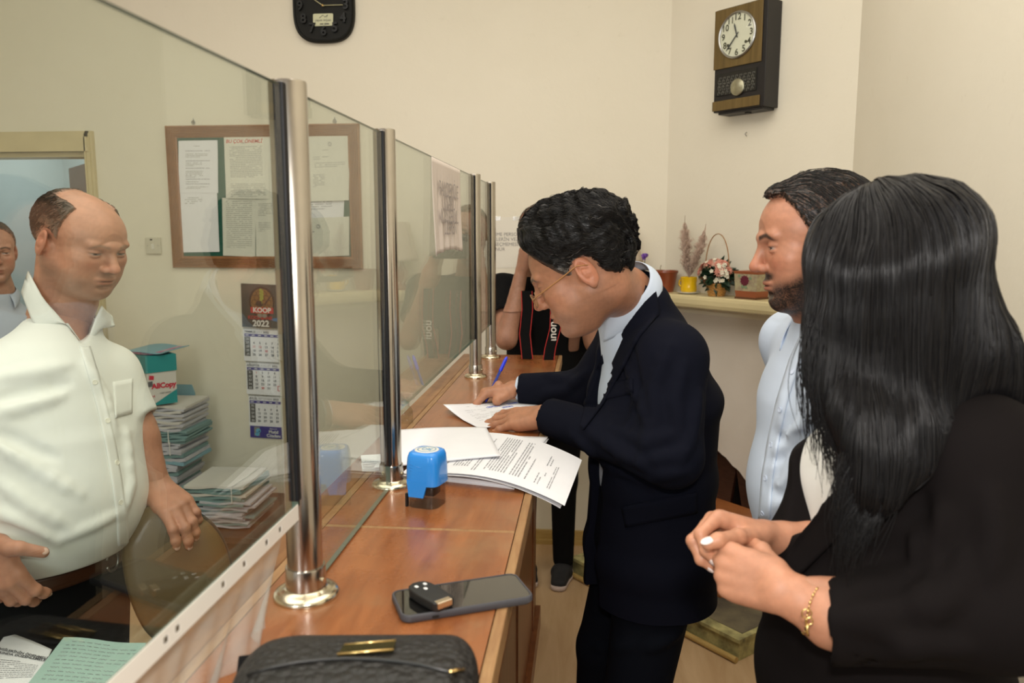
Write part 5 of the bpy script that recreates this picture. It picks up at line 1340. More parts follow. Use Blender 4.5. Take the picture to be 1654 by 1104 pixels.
# ================================================================ PHOTOGRAPHER at the far end, and a person by the door
def build_photographer():
    R = frame((-.10, -.97, -.05), (0, 0, 1)); C = at(868, 378, 3.42); nb = C+V(.0, .03, -.16); nb2 = nb+V(0, .02, -.07); sk = V(.36, .18, .115)
    vh, hg, _ = head_geo(C, R, [nb, nb2], {'scale': 1.0, 'lid': .7, 'skin': sk, 'h': .003, 'neck_r': (.06, .062, .066)})
    Ft = V(-.08, -1, 0); Lt = V(1, -.08, 0); z = C[2]
    sho = V(C[0]+.03, 3.50, z-.25); chest = sho+V(.01, 0, -.15); waist = sho+V(.01, 0, -.36); hip = sho+V(.0, 0, -.52)
    shR = sho-Lt*.19; shL = sho+Lt*.19
    elR = at(818, 548, 3.24); wR = at(842, 440, 3.30); elL = shL+V(.03, -.16, -.20); wL = C+V(.10, -.17, -.06)
    vr = Vol(wR-.16, wR+.18, .0032); h = hand(vr, wR, nrm(V(.18, -.02, .95)), (.72, .5, -.1), -1, [(30, 45, 25)]*4, thumb=(50, 20, 15, 15), forearm=(elR, .046), sc=1.0); a1, b1 = vr.mesh(1)
    vl = Vol(wL-.16, wL+.18, .0036); hand(vl, wL, nrm(V(-.5, -.1, .8)), (-.6, .5, 0), 1, [(40, 50, 30)]*4, forearm=(wL+nrm(elL-wL)*.16, .042)); a2, b2 = vl.mesh(1)
    vc = Vol(sho-V(.36, .42, .6), sho+V(.4, .25, .3), .012)
    vc.loft([(hip, (.14, .09)), (waist, (.14, .1)), (chest, (.16, .10)), (sho, (.13, .06))], Lt, k=.03); vc.cone(sho, nb, .07, .06, k=.03)
    for a, b, c in ((shR, elR, wR), (shL, elL, wL)): vc.cone(a, b, .046, .044, k=.02); vc.cone(b, c, .042, .028, k=.02)
    v, f = vc.mesh(1)
    body = mk('person', [hg, (a1, b1, skin_cols(a1, sk*1.1)), (a2, b2, skin_cols(a2, sk*1.1)), (v, f, skin_cols(v, sk*1.1))], M['skin'])
    tag(body, 'photographer in a black t-shirt behind the far counter end, arm raised to the face', 'person')
    hair_short(vh, C, R, 1.0, body, lambda x, ay: .0+.085*np.clip((x-.01)/.04, 0, 1), depth=.004, skin=sk, col=(.02, .013, .01), n=900, L=.004, seed=2)
    vs = Vol(sho-V(.40, .30, .62), sho+V(.42, .28, .22), .008)
    vs.loft([(hip, (.178, .13)), (waist, (.175, .135)), (chest, (.19, .125)), (sho+V(0, 0, -.02), (.175, .085))], Lt, k=.04); vs.cone(sho, nb+V(0, 0, -.05), .09, .068, k=.04)
    for a, b in ((shR, elR), (shL, elL)):
        e = a+(b-a)*.62; d = nrm(b-a); vs.cone(sho*.3+a*.7, a, .07, .072, k=.03); vs.cone(a, e, .072, .070, k=.03); vs.half(e, d, k=.004, lo=e-.10+d*.03, hi=e+.10+d*.06); vs.cone(e-d*.03, e+d*.05, .058, .060, k=.004, op='cut')
    v, f = vs.mesh(2); mk('t_shirt', [(v, f)], M['black_cloth'], body)
    vt = Vol((sho[0]-.35, 3.2, .03), (sho[0]+.35, 3.8, hip[2]+.1), .010); vt.ecap(hip+V(0, 0, .03), hip+V(0, 0, -.04), (.165, .12), (.168, .125), Lt, k=.03)
    for s in (1, -1):
        q = hip+Lt*.09*s+V(0, 0, -.05); k_ = V(q[0], q[1], .46); vt.cone(q, k_, .088, .062, k=.03); vt.cone(k_, V(q[0], q[1]+.02, .08), .060, .048, k=.02)
    v, f = vt.mesh(1); mk('trousers', [(v, f)], M['black_cloth'], body)
    sole = mat('pale pink rubber sole', (.50, .40, .36), .7); up = mat('black knit shoe', (.012, .012, .014), .8)
    for s in (1, -1): shoe(body, hip*V(1, 1, 0)+Lt*.09*s+V(.0, .02, 0), V(.25 if s < 0 else -.1, -1, 0), up, sole)
    # camera, flash, strap
    cp = C+V(.05, -.19, -.05); cm = thing('camera', 'black camera with an upright flash held to the face of the photographer', 'camera', tuple(cp))
    mb = MB(); mb.box(cp, (.145, .07, .10), bev=.012); mb.build('camera_body', M['black_plastic'], cm, True)
    mb = MB(); Ry = np.array([V(1, 0, 0), V(0, 0, 1), V(0, -1, 0)]).T; mb.lathe([(.036, 0), (.038, .05), (.041, .055), (.041, .10), (.044, .105), (.044, .13), (.038, .13)], cp+V(0, -.03, 0), 28, R=Ry); mb.build('lens', M['black_plastic'], cm, True, 40)
    mb = MB(); mb.box(cp+V(0, .0, .075), (.07, .065, .05), bev=.008); fl = mb.build('flash_body', M['black_plastic'], cm, True)
    mb = MB(); mb.box(cp+V(0, -.01, .115), (.075, .07, .045), bev=.008); mb.build('flash_head', mat('frosted flash diffuser', (.75, .75, .72), .3), fl, True)
    st = thing('camera_strap', 'black camera strap with red edges and white lettering on the black t-shirt', 'strap', tuple(chest-V(0, .13, 0)))
    red = mat('red strap edge', (.45, .02, .02), .6)
    for pts in ([(851, 470), (852, 500), (848, 540), (852, 580)], [(897, 468), (898, 500), (897, 530), (889, 562), (886, 582)]):
        S = [shoot(vs, [q], 2.4)[0]-V(0, .006, 0) for q in pts]; S = np.array(S); mb = MB(); A = []; w = V(.020, 0, 0)
        for i in range(len(S)-1):
            a, b = S[i], S[i+1]; mb.add([a-w, a+w, b+w, b-w, a-w+V(0, .003, 0), a+w+V(0, .003, 0), b+w+V(0, .003, 0), b-w+V(0, .003, 0)], [(0, 3, 2, 1), (4, 5, 6, 7), (0, 4, 7, 3), (1, 2, 6, 5)])
        mb.build('webbing', M['black_cloth'], st)
        mb = MB()
        for sg in (-1, 1): mb.tube(S+w*sg-V(0, .0015, 0), .0016, 6)
        mb.build('red_edge', red, st)
    p = shoot(vs, [(893, 543)], 2.4)[0]-V(0, .0085, 0); mb = MB(); put_text(mb, 'Canon', .042, p, (0, 0, 1), (-1, 0, 0), bold=.0006); mb.build('lettering', mat('white strap print', (.75, .72, .68), .6), st)
    gl = thing('eyeglasses', 'clear-lensed glasses pushed up on the head of the photographer', 'glasses', tuple(C+V(-.04, -.06, .10)))
    for s in (-1, 1):
        mb = MB(); c = C+V(s*.033+.012, -.062, .086); mb.tube([c+V(.027*math.cos(t), -.006*math.sin(t), .018*math.sin(t)+.004) for t in np.linspace(0, 6.283, 22)], .0022, 6, caps=False)
        mb.tube([c+V(s*.027, 0, .004), c+V(s*.045, .06, -.01), c+V(s*.045, .12, -.03)], .002, 6); mb.build('glasses_frame', M['black_plastic'], gl, True)
    for s in (-1, 1):
        mb = MB(); c = C+V(s*.033+.012, -.062, .090); mb.sheet(lambda u, v: c+V(.026*(u-.5)*2, -.005*(v-.5)*2, .017*(v-.5)*2), 3, 3, .001); mb.build('lens', M['glass'], gl)
    return body
build_photographer()
def build_doorman():
    R = frame((.72, -.66, -.10), (0, 0, 1)); C = at(-13, 407, 2.9); nb = C+V(-.015, .02, -.15); nb2 = nb+V(-.01, .02, -.07); sk = V(.42, .22, .15)
    vh, hg, _ = head_geo(C, R, [nb, nb2], {'scale': .98, 'lid': .3, 'skin': sk, 'h': .003, 'fat': .004, 'neck_r': (.062, .064, .066), 'gaze': .002})
    Ft = nrm(V(.72, -.66, 0)); Lt = np.cross(V(0, 0, 1), Ft); sho = nb+V(-.01, .02, -.13); hip = sho+V(0, 0, -.50)
    vc = Vol(sho-V(.3, .3, .6), sho+V(.3, .3, .25), .014); vc.loft([(hip, (.14, .10)), (sho, (.13, .07))], Lt, k=.03); vc.cone(sho, nb, .07, .06, k=.03)
    parts = [hg]; ws = []
    for s in (1, -1):
        a = sho+Lt*.18*s; b = a+V(0, 0, -.28); c = b+Ft*.05+V(0, 0, -.25); ws.append((a, b, c)); vc.cone(a, b, .045, .04, k=.02); vc.cone(b, c, .038, .027, k=.02)
        vh_ = Vol(c-.2, c+.2, .005); hand(vh_, c, (0, 0, -1), -Lt*s, s, [(15, 20, 12)]*4); v, f = vh_.mesh(1); parts.append((v, f, skin_cols(v, sk)))
    v, f = vc.mesh(1); parts.append((v, f, skin_cols(v, sk)))
    body = mk('person', parts, M['skin']); tag(body, 'grey-haired person in a blue-grey shirt at the left edge in front of the doorway', 'person')
    hair_short(vh, C, R, .98, body, lambda x, ay: -.01+.10*np.clip((x-.01)/.05, 0, 1)**.8-.03*np.clip((-.02-x)/.05, 0, 1), depth=.007, skin=sk, col=(.05, .045, .04), n=1200, L=.005, seed=6)
    vs = Vol(sho-V(.35, .35, .62), sho+V(.35, .35, .25), .009); vs.loft([(hip, (.175, .14)), (hip+V(0, 0, .2), (.175, .145)), (sho+V(0, 0, -.02), (.17, .09))], Lt, k=.04); vs.cone(sho, nb+V(0, 0, -.04), .09, .07, k=.04)
    for a, b, c in ws: vs.cone(a, b, .07, .058, k=.03); vs.cone(b, c+V(0, 0, .03), .056, .042, k=.02)
    gs = cloth('blue-grey cotton', (.42, .46, .54)); v, f = vs.mesh(2); sh = mk('shirt', [(v, f)], gs, body); collar_band(nb, nb2, Ft, .4, .066, .036, gs, sh)
    vt = Vol((sho[0]-.35, sho[1]-.35, .03), (sho[0]+.35, sho[1]+.35, hip[2]+.1), .012); vt.ecap(hip+V(0, 0, .03), hip+V(0, 0, -.05), (.165, .13), (.17, .13), Lt, k=.03)
    for s in (1, -1): q = hip+Lt*.09*s+V(0, 0, -.06); vt.cone(q, V(q[0], q[1], .09), .09, .058, k=.03); shoe(body, V(q[0], q[1], 0), Ft, M['black_plastic'])
    v, f = vt.mesh(1); mk('trousers', [(v, f)], M['black_cloth'], body)
build_doorman()
# ================================================================ THINGS ON THE COUNTER
def page_print(mb, fn, W, Hh, lines, mi, lift=.0004, seed=0, seg=6):
    """lines: (y, x0, x1, height, density) in metres on the page; printed as rows of word-blocks"""
    rs = random.Random(seed)
    for (y, x0, x1, h, den) in lines:
        x = x0
        while x < x1:
            w = rs.uniform(.003, .014)*(h/.002)**.3; w = min(w, x1-x)
            if rs.random() < den:
                P = [fn(x, y), fn(x+w, y), fn(x+w, y+h), fn(x, y+h)]; n = nrm(np.cross(P[1]-P[0], P[3]-P[0])); n = n if n[2] >= -.2 else -n
                mb.add([p+n*lift for p in P], [(0, 1, 2, 3)], mi)
            x += w+rs.uniform(.0012, .0028)
def para(y0, n, x0, x1, pitch=.0055, h=.0021, den=.96, last=.6): return [(y0+i*pitch, x0, x1 if i < n-1 else x0+(x1-x0)*last, h, den) for i in range(n)]
def quad_fn(c, W, Hh, zf):
    """page laid over the four ground corners c (3-D), with height field zf(u,v)"""
    c = [np.array(q, float) for q in c]
    def fn(x, y): u = x/W; v = y/Hh; p = (c[0]*(1-u)+c[1]*u)*(1-v)+(c[3]*(1-u)+c[2]*u)*v; return p+V(0, 0, zf(u, v))
    return fn
def sheet_obj(name, label, cat, fn, W, Hh, lines, group=None, nu=26, nv=20, m='paper', ink='ink', seed=1, th=.0004, parent=None, extra=None):
    mb = MB(); mb.sheet(lambda u, v: fn(u*W, v*Hh), nu, nv, th)
    page_print(mb, fn, W, Hh, lines, 1, seed=seed)
    if extra: extra(mb)
    o = mb.build(name, [M[m], M[ink], M['ink_blue']], parent)
    o.data.polygons.foreach_set('use_smooth', [i < (nu-1)*(nv-1)*2 for i in range(len(o.data.polygons))])
    if label: tag(o, label, cat, group)
    return o
z = CZ
# thick stack of contracts, the top one drooping over the front edge
A4W, A4H = .210, .297
c_st = [atz(655, 770, z), atz(830, 790, z), atz(884, 712, z), atz(690, 705, z)]
for k in range(5):
    j = [V(rng.uniform(-.004, .004), rng.uniform(-.004, .004), 0) for _ in range(4)]
    fn = quad_fn([a+b for a, b in zip(c_st, j)], A4H, A4W, lambda u, v, k=k: .0012+k*.0016+.001*u*v)
    sheet_obj('contract_sheet', ['lowest', 'second lowest', 'middle', 'second highest', 'topmost'][k]+' white sheet of the stack lying under the drooping printed page', 'paper', fn, A4H, A4W,
              para(.02, 3, .21, .285) if k == 4 else [], 'contract sheets under the drooping page', seed=k, th=.0014)
g0, g1, g2, g3 = atz(648, 766, z+.012), atz(912, 818, z-.014), atz(940, 744, z-.012), atz(722, 700, z+.012)
def droop(u, v): return .0006+.026*math.sin(math.pi*u**1.15)**.9
fnD = quad_fn([g0, g1, g2, g3], .32, .215, droop)
L_ = []
def col_lines(x0, n, y0, y1, s=7, pitch=.0056, last=.6): return [(x0+i*pitch, y0, y1 if i < n-1 else y0+(y1-y0)*last, .0021, .97) for i in range(n)]
# text runs across the short side: swap axes
fnT = lambda a, b: fnD(b, a)
txt = col_lines(.030, 1, .06, .15, last=1)+col_lines(.048, 2, .04, .17)+col_lines(.064, 3, .035, .185)+col_lines(.092, 6, .035, .19)+col_lines(.134, 2, .02, .18)+col_lines(.156, 8, .03, .195)+col_lines(.207, 4, .03, .195)+col_lines(.236, 1, .03, .19)
txt += [(.262, .115, .165, .002, .9), (.268, .12, .16, .002, .9), (.255, .03, .075, .0018, .8), (.261, .03, .06, .0018, .8), (.267, .07, .085, .0018, .9), (.280, .03, .13, .0016, .9), (.284, .03, .13, .0016, .9)]
mb = MB(); mb.sheet(lambda u, v: fnD(u*.32, v*.215), 40, 20, .0004)
page_print(mb, fnT, .215, .32, txt, 1, seed=4)
o = mb.build('printed_page', [M['paper'], M['ink_grey']]); tag(o, 'large printed contract page drooping over the front edge of the counter', 'paper')
mb = MB(); fnE = quad_fn([g0+V(.002, -.004, -.003), atz(905, 822, z-.020), g2+V(-.004, .0, -.010), g3+V(0, 0, -.003)], .32, .215, droop); mb.sheet(lambda u, v: fnE(u*.32, v*.215), 30, 12, .0004)
tag(mb.build('page_beneath', M['paper']), 'second white page peeping out below the drooping printed page', 'paper')
# blank pages on the left
bl0 = [atz(603, 757, z+.016), atz(806, 740, z+.027), atz(783, 694, z+.027), atz(640, 696, z+.016)]
for k in range(3):
    fn = quad_fn([q+V(.002*k, -.002*k, .0016*k) for q in bl0], .297, .21, lambda u, v: .006*math.sin(u*math.pi)*math.sin(v*2.6)+.003*u)
    sheet_obj('blank_page', ['blank white page lowest of three beside the second chrome post', 'blank white page between two others beside the second chrome post', 'blank white page topmost of three, beside the second chrome post behind the stamp'][k], 'paper', fn, .297, .21, [], 'blank pages beside the stamp', seed=k)
# paper being signed, its near corner curling up
s0, s1, s2, s3 = atz(776, 694, z+.003), atz(880, 672, z+.003), atz(862, 642, z+.003), atz(716, 663, z+.003)
def curl(u, v): return .0012+.030*max(0, (1-u)*v-.42)**1.3+.010*math.exp(-((u-.55)/.2)**2)*(v > .8)*(v-.8)
fnS = quad_fn([s0, s1, s2, s3], .21, .297, curl)
def blue(mb):
    rs = random.Random(5)
    for cx, cy in ((.13, .20), (.10, .235), (.15, .24)):
        pts = [fnS(cx+.018*math.sin(t*1.7+cx*40)*rs.uniform(.6, 1), cy+.010*math.cos(t*2.3+cx*90)*rs.uniform(.5, 1))+V(0, 0, .0008) for t in np.linspace(0, 9, 22)]
        mb.tube(pts, .0003, 4, 2)
sheet_obj('signed_paper', 'form being signed under both hands, its left corner curling up', 'paper', fnS, .21, .297,
          [(.03, .03, .10, .002, .9), (.05, .03, .17, .002, .5), (.075, .04, .18, .0016, .9), (.09, .03, .18, .0016, .8), (.115, .03, .18, .0016, .9), (.13, .03, .14, .0016, .9), (.155, .03, .18, .0016, .9), (.17, .03, .18, .0016, .7), (.20, .03, .09, .0016, .8), (.22, .03, .18, .0016, .9), (.245, .10, .18, .0016, .9), (.26, .03, .12, .0016, .9)],
          ink='ink_grey', extra=blue, seed=8)
# slips behind the post, and a wide printed page lying at their side
sp = thing('slip_stack', 'small stack of folded white slips behind the second chrome post', 'paper stack', atz(600, 762, z))
for k in range(6):
    a = math.radians(18+rng.uniform(-3, 3)); c = atz(606, 760, z)+V(rng.uniform(-.002, .002), .015+rng.uniform(-.002, .002), .002+k*.0038); mb = MB(); Rz = np.array([V(math.cos(a), math.sin(a), 0), V(-math.sin(a), math.cos(a), 0), V(0, 0, 1)]).T
    mb.box(c, (.060, .045, .0030), Rz, bev=.001); mb.build('slip', M['paper'], sp)

# ---- blue self-inking stamp
SP_ = atz(686, 822, z)+V(0, .026, 0); st = thing('self_inking_stamp', 'bright blue self-inking stamp with a round label on top', 'stamp', tuple(SP_))
blue_ = mat('glossy blue plastic', (.025, .26, .78), .22, coat=.4, spec=.5); smoky = glass_mat('smoky clear plastic', (.84, .81, .79), 1.45, .03)
a = math.radians(-14); Rz = np.array([V(math.cos(a), math.sin(a), 0), V(-math.sin(a), math.cos(a), 0), V(0, 0, 1)]).T; sx = SP_
def cap_prof(): return [(.0300, .040), (.0312, .041), (.0310, .055), (.0302, .078), (.0290, .090), (.0265, .0965), (.0235, .0985), (.0225, .0985)]
mb = MB(); pr_ = cap_prof(); mb.lathe(pr_, sx, 56, R=Rz, sq=4.6); mb.build('cap', blue_, st, True, 40)
for (o_, w) in ((-.0305, 1),):
    mb = MB(); mb.prism([(-.0250, .050), (.012, .050), (.012, .040), (.006, .020), (-.0220, .020), (-.0235, .038)], .005, sx+Rz@V(0, -.0262, 0), Rz@V(1, 0, 0), V(0, 0, 1)); 
    mb.build('side_grip', blue_, st)
mb = MB()
for k in range(3): mb.bar(sx+Rz@V(-.019, -.0296, .0785-.0055*k), sx+Rz@V(.004, -.0299, .0735-.0055*k), .0008, n=6)
mb.build('grip_ridges', blue_, st, True)
mb = MB(); mb.lathe([(.0285, .0), (.0285, .044), (.0270, .044), (.0270, .0)], sx, 48, R=Rz, sq=4.0); mb.build('clear_base', smoky, st, True, 40)
mb = MB(); mb.box(sx+Rz@V(-.0285, -.024, .012), (.004, .006, .024), Rz); mb.box(sx+V(0, 0, .026), (.038, .030, .014), Rz, bev=.002); mb.build('ink_cartridge', M['black_plastic'], st)
mb = MB(); mb.lathe([(.0215, .0985), (.0215, .0990), (.0205, .0993), (.0003, .0993)], sx, 40, R=Rz); lb = mb.build('round_label', mat('cream stamp label', (.72, .70, .64), .5), st, True, 40)
mb = MB()
for r, m0 in ((.0165, 0), (.0155, 0)): mb.tube([sx+V(r*math.cos(t), r*math.sin(t), .0996) for t in np.linspace(0, 6.283, 40)], .00035, 4, caps=False)
mb.tube([sx+Rz@V(.009*math.sin(t*1.3), .006*math.cos(t*2.1), .0997) for t in np.linspace(0, 8, 30)], .0006, 4); mb.build('seal_print', mat('faded blue print', (.16, .33, .5), .6), lb)

# ---- phone and car key
def rounded(w, h, r, n=7):
    P = []
    for cx, cy, a0 in ((w/2-r, h/2-r, 0), (-w/2+r, h/2-r, 90), (-w/2+r, -h/2+r, 180), (w/2-r, -h/2+r, 270)):
        for k in range(n+1): t = math.radians(a0+90*k/n); P.append((cx+r*math.cos(t), cy+r*math.sin(t)))
    return P
pa, pb, pc_ = atz(652, 1006, z+.004), atz(862, 972, z+.004), atz(826, 925, z+.009)
ph = thing('smartphone', 'smartphone in a dark grey case lying on the counter under the car key', 'phone', tuple((pa+pb)/2))
X = nrm(pb-pa); X[2] = 0; X = nrm(X); Yv = V(-X[1], X[0], 0); plen = np.linalg.norm(pb-pa)+.004; pw = .0775; pcn = (pa+pb)/2+Yv*pw/2; pcn[2] = z+.0005
mb = MB(); out = rounded(plen, pw, .012); inn = rounded(plen-.006, pw-.006, .0095); n = len(out); Q = lambda P, h: [pcn+X*p[0]+Yv*p[1]+V(0, 0, h) for p in P]
rings = [Q(rounded(plen-.004, pw-.004, .011), 0), Q(out, .0025), Q(out, .0085), Q(rounded(plen-.002, pw-.002, .011), .0102), Q(inn, .0102), Q(inn, .0088)]
vs_ = [p for r in rings for p in r]; f = [(i*n+k, i*n+(k+1) % n, (i+1)*n+(k+1) % n, (i+1)*n+k) for i in range(5) for k in range(n)]+[tuple(range(n-1, -1, -1)), tuple(5*n+k for k in range(n))]
mb.add(vs_, f); pcase = mb.build('case', mat('dark grey rubber case', (.055, .055, .065), .55), ph, True, 40)
mb = MB(); mb.prism(rounded(plen-.0062, pw-.0062, .009), .0008, pcn+V(0, 0, .0088), X, Yv); mb.build('screen', mat('black glass screen', (.006, .006, .006), .04, coat=1, spec=.8), ph)
mb = MB(); mb.prism(rounded(.009, .0032, .0015), .0006, pcn-Yv*(pw/2+.0003)-X*.045+V(0, 0, .0045), X, V(0, 0, 1)); mb.build('port_opening', M['black_plastic'], pcase)
kc = (atz(662, 948, z+.016)+atz(722, 985, z+.016))/2+V(.002, .002, 0); ky = thing('car_key', 'black flip car key with three buttons lying across the phone', 'key', tuple(kc)); ke = nrm((atz(722, 985, z+.016)-atz(662, 948, z+.016))*V(1, 1, 0)); kn = V(-ke[1], ke[0], 0)
mb = MB(); kp = [(-.034, .006), (-.030, .013), (-.020, .0165), (0, .0175), (.026, .0165), (.034, .014), (.035, .003), (.035, -.010), (.030, -.0155), (0, -.017), (-.022, -.0165), (-.031, -.012), (-.035, -.004)]
bm = bmesh.new(); vv = [bm.verts.new((x, y, 0)) for x, y in kp]; bm.faces.new(vv); r = bmesh.ops.extrude_face_region(bm, geom=bm.faces[:]); bmesh.ops.translate(bm, verts=[e for e in r['geom'] if isinstance(e, bmesh.types.BMVert)], vec=(0, 0, .0125)); bmesh.ops.recalc_face_normals(bm, faces=bm.faces)
bmesh.ops.bevel(bm, geom=[e for e in bm.edges], offset=.0028, segments=3, profile=.6, affect='EDGES')
mb.bm(bm, kc+V(0, 0, -.0045), np.array([ke, kn, V(0, 0, 1)]).T); kb = mb.build('key_housing', mat('matt black key plastic', (.010, .010, .010), .5), ky, True, 50)
mb = MB(); mb.box(kc+ke*.0315+kn*-.001+V(0, 0, .004), (.010, .022, .0085), np.array([ke, kn, V(0, 0, 1)]).T, bev=.0012); mb.build('flip_blade_hinge', mat('bright key metal', (.78, .66, .50), .25, 1.0), ky)
icm = mat('white key symbols', (.8, .8, .8), .5)
for (dx, dy) in ((-.021, .007), (-.021, -.006), (-.009, .0)):
    mb = MB(); mb.prism(rounded(.0058, .0042, .0012, 3), .0005, kc+ke*dx+kn*dy+V(0, 0, .0080), ke, kn); mb.build('button_symbol', icm, ky)
# ---- black woven bag
b0, b1, b2_ = at(400, 1080, .72), at(800, 1060, .72), None
bg = thing('clutch_bag', 'black woven zip bag with a gold plate in front on the counter', 'bag', tuple((b0+b1)/2*V(1, 1, 0)+V(0, 0, z)))
bagm = mat('black woven leather', (.012, .011, .010), .5, spec=.4); nt = bagm.node_tree; bs = nt.nodes['Principled BSDF']; tc = nt.nodes.new('ShaderNodeTexCoord'); w1 = nt.nodes.new('ShaderNodeTexVoronoi'); w1.inputs['Scale'].default_value = 105; nt.links.new(tc.outputs['Object'], w1.inputs['Vector']); bp = nt.nodes.new('ShaderNodeBump'); bp.inputs['Strength'].default_value = .9; bp.inputs['Distance'].default_value = .004; bp.invert = True; nt.links.new(w1.outputs['Distance'], bp.inputs['Height']); nt.links.new(bp.outputs[0], bs.inputs['Normal'])
zl = lambda q: atz(q[0], q[1], z+.055)
ba, bb = atz(418, 1062, z+.050), atz(790, 1064, z+.050); bx = nrm((bb-ba)*V(1, 1, 0)); by = V(-bx[1], bx[0], 0); bw = np.linalg.norm(bb-ba); bcn = (ba+bb)/2; bcn[2] = z+.033
vb = Vol(bcn-V(.20, .14, .05), bcn+V(.20, .14, .06), .003)
vb.ecap(bcn-bx*(bw/2-.045)-by*.045, bcn+bx*(bw/2-.045)-by*.045, (.060, .030), (.060, .030), by, k=.01, p=2.6)
vb.ecap(bcn-bx*.10-by*.03+V(0, 0, .004), bcn+bx*.07-by*.03+V(0, 0, .006), (.058, .030), (.060, .030), by, k=.03, p=2.4)
vb.half(bcn+V(0, 0, -.032), (0, 0, -1), k=.003)
v, f = vb.mesh(2); bo = mk('bag_body', [(v, f)], bagm, bg)
def zip_pts(dy): return [(400+i*40, (1092, 1080, 1072, 1068, 1066, 1067, 1070, 1076, 1086, 1095)[i]+dy) for i in range(10)]
S = shoot(vb, [(q[0], q[1]) for q in zip_pts(0)], .4); mb = MB(); G = vb.grad(S); mb.tube(S+G*.001, .0022, 6); mb.build('zip', M['black_plastic'], bg, True)
S = shoot(vb, [(740, 1088)], .4)[0]; mb = MB(); mb.prism(rounded(.010, .030, .004), .002, S+V(.0, -.004, .004), nrm(bx*.9+by*.4), nrm(V(0, 0, 1)*.5-by*.9+bx*-.2)*-1); mb.build('zip_pull', M['gold'], bg)
S = shoot(vb, [(545, 1064), (636, 1056), (640, 1041), (556, 1048)], .4); mb = MB(); G = vb.grad(S).mean(0); mb.add([q+G*.0015 for q in S]+[q+G*.004 for q in S], [(3, 2, 1, 0), (4, 5, 6, 7), (0, 1, 5, 4), (1, 2, 6, 5), (2, 3, 7, 6), (3, 0, 4, 7)]); mb.build('gold_plate', mat('dark bronze plate', (.10, .085, .03), .2, .9), bg)
mb = MB(); mb.tube([S[0]+G*.004, S[1]+G*.004], .0014, 6); mb.tube([S[3]+G*.004, S[2]+G*.004], .0008, 6); mb.build('plate_rim', M['gold'], bg, True)
tb = atz(406, 1060, z+.045); mb = MB(); mb.box(tb+V(.0, -.02, -.008), (.012, .05, .014), np.array([nrm(V(.9, .35, 0)), nrm(V(-.35, .9, 0)), V(0, 0, 1)]).T, bev=.002); mb.build('side_tab', M['black_cloth'], bg)

# ---- clear spray bottle behind the glass
sb = atx(655, 676, -.455); sb[2] = z-.0; so = thing('spray_bottle', 'small clear spray bottle behind the glass left of the signed paper', 'bottle', tuple(sb))
plast = glass_mat('clear bottle plastic', (.86, .86, .80), 1.4, .02); fog = mat('frosted cap plastic', (.60, .56, .48), .3, alpha=.55)
zb_ = z+.0005; top_ = float(sb[2])
hx = atx(655, 676, -.455)[2]-z
BB = V(-.455, sb[1], z)
mb = MB(); mb.lathe([(.018, .0), (.019, .004), (.019, .030), (.014, .040), (.009, .044), (.009, .046)], BB, 24); mb.build('bottle_body', plast, so, True, 40)
mb = MB(); mb.lathe([(.0105, .044), (.0105, .056), (.006, .058), (.006, .064)], BB, 20); mb.build('neck_ring', fog, so, True, 40)
mb = MB(); mb.prism([(-.020, 0), (.022, 0), (.024, .006), (.020, .014), (.010, .017), (-.018, .018), (-.022, .014)], .014, BB+V(0, .007, .060), (1, 0, 0), (0, 0, 1)); mb.build('spray_head', fog, so)
# ================================================================ THINGS ON THE WALLS
XW, ZW = V(1, 0, 0), V(0, 0, 1)
wp = lambda px, py, o=0.0: at(px, py, YB-o)
def wall_sheet(mb, a, b, c, d, off=.002, mi=0, curl=0, th=.0003):
    """paper on the back wall: four photo corners a(top left) b(top right) c(bottom right) d(bottom left)"""
    A, B, C_, D = [wp(*q) for q in (a, b, c, d)]
    fn = lambda u, v: (A*(1-u)+B*u)*(1-v)+(D*(1-u)+C_*u)*v-V(0, off+curl*(v**3)*(.5+.5*math.sin(u*3))+.0015*math.sin(u*5+v*4)**2, 0)
    mb.sheet(lambda u, v: fn(u, v), 8, 8, -th, mi); return fn
def print_rows(mb, fn, rows, mi, W=.21, Hh=.29, seed=0):
    rs = random.Random(seed)
    for (v, u0, u1, h, den) in rows:
        u = u0
        while u < u1:
            w = min(rs.uniform(.015, .06), u1-u)
            if rs.random() < den:
                P = [fn(u, v), fn(u, v+h), fn(u+w, v+h), fn(u+w, v)]; mb.add([p-V(0, .0006, 0) for p in P], [(0, 1, 2, 3)], mi)
            u += w+.012
def rows(v0, n, u0=.12, u1=.88, p=.028, h=.010, d=.9): return [(v0+i*p, u0, u1-(.2 if i == n-1 else 0), h, d) for i in range(n)]
M['faint'] = mat('faded grey print', (.36, .36, .33), .8)
# ---- notice board
o = (276, 205); f_ = [(275, 205), (583, 200), (583, 434), (278, 432)]
x0 = float(wp(274, 300)[0]); x1 = float(wp(583.5, 300)[0]); zt = float(wp(430, 202)[2]); zb = float(wp(430, 433)[2]); fw = .058
nbd = thing('notice_board', 'green notice board in a ribbed brown wooden frame hung on the back wall', 'notice board', ((x0+x1)/2, YB, (zt+zb)/2))
Mf = wood('ribbed brown frame wood', (.25, .095, .032), (.36, .16, .06), scale=(3, 3, 3), rough=.4, ring=6)
def frame_rail(name, a, b, inward):
    """mitred rail with a stepped section; a,b outer corners, inward = unit vector into the board"""
    mb = MB(); t = nrm(b-a); prof = [(0, 0), (0, .016)]
    for k in range(6): prof += [(.004+k*.008, .022), (.0085+k*.008, .022), (.0095+k*.008, .014), (.0112+k*.008, .014)]
    prof += [(fw, .012), (fw, 0)]; n = len(prof)
    A = [a+inward*p+t*p-V(0, h, 0) for p, h in prof]; B = [b+inward*p-t*p-V(0, h, 0) for p, h in prof]
    mb.add(A+B, [(i, (i+1) % n, n+(i+1) % n, n+i) for i in range(n)]); mb.build(name, Mf, nbd)
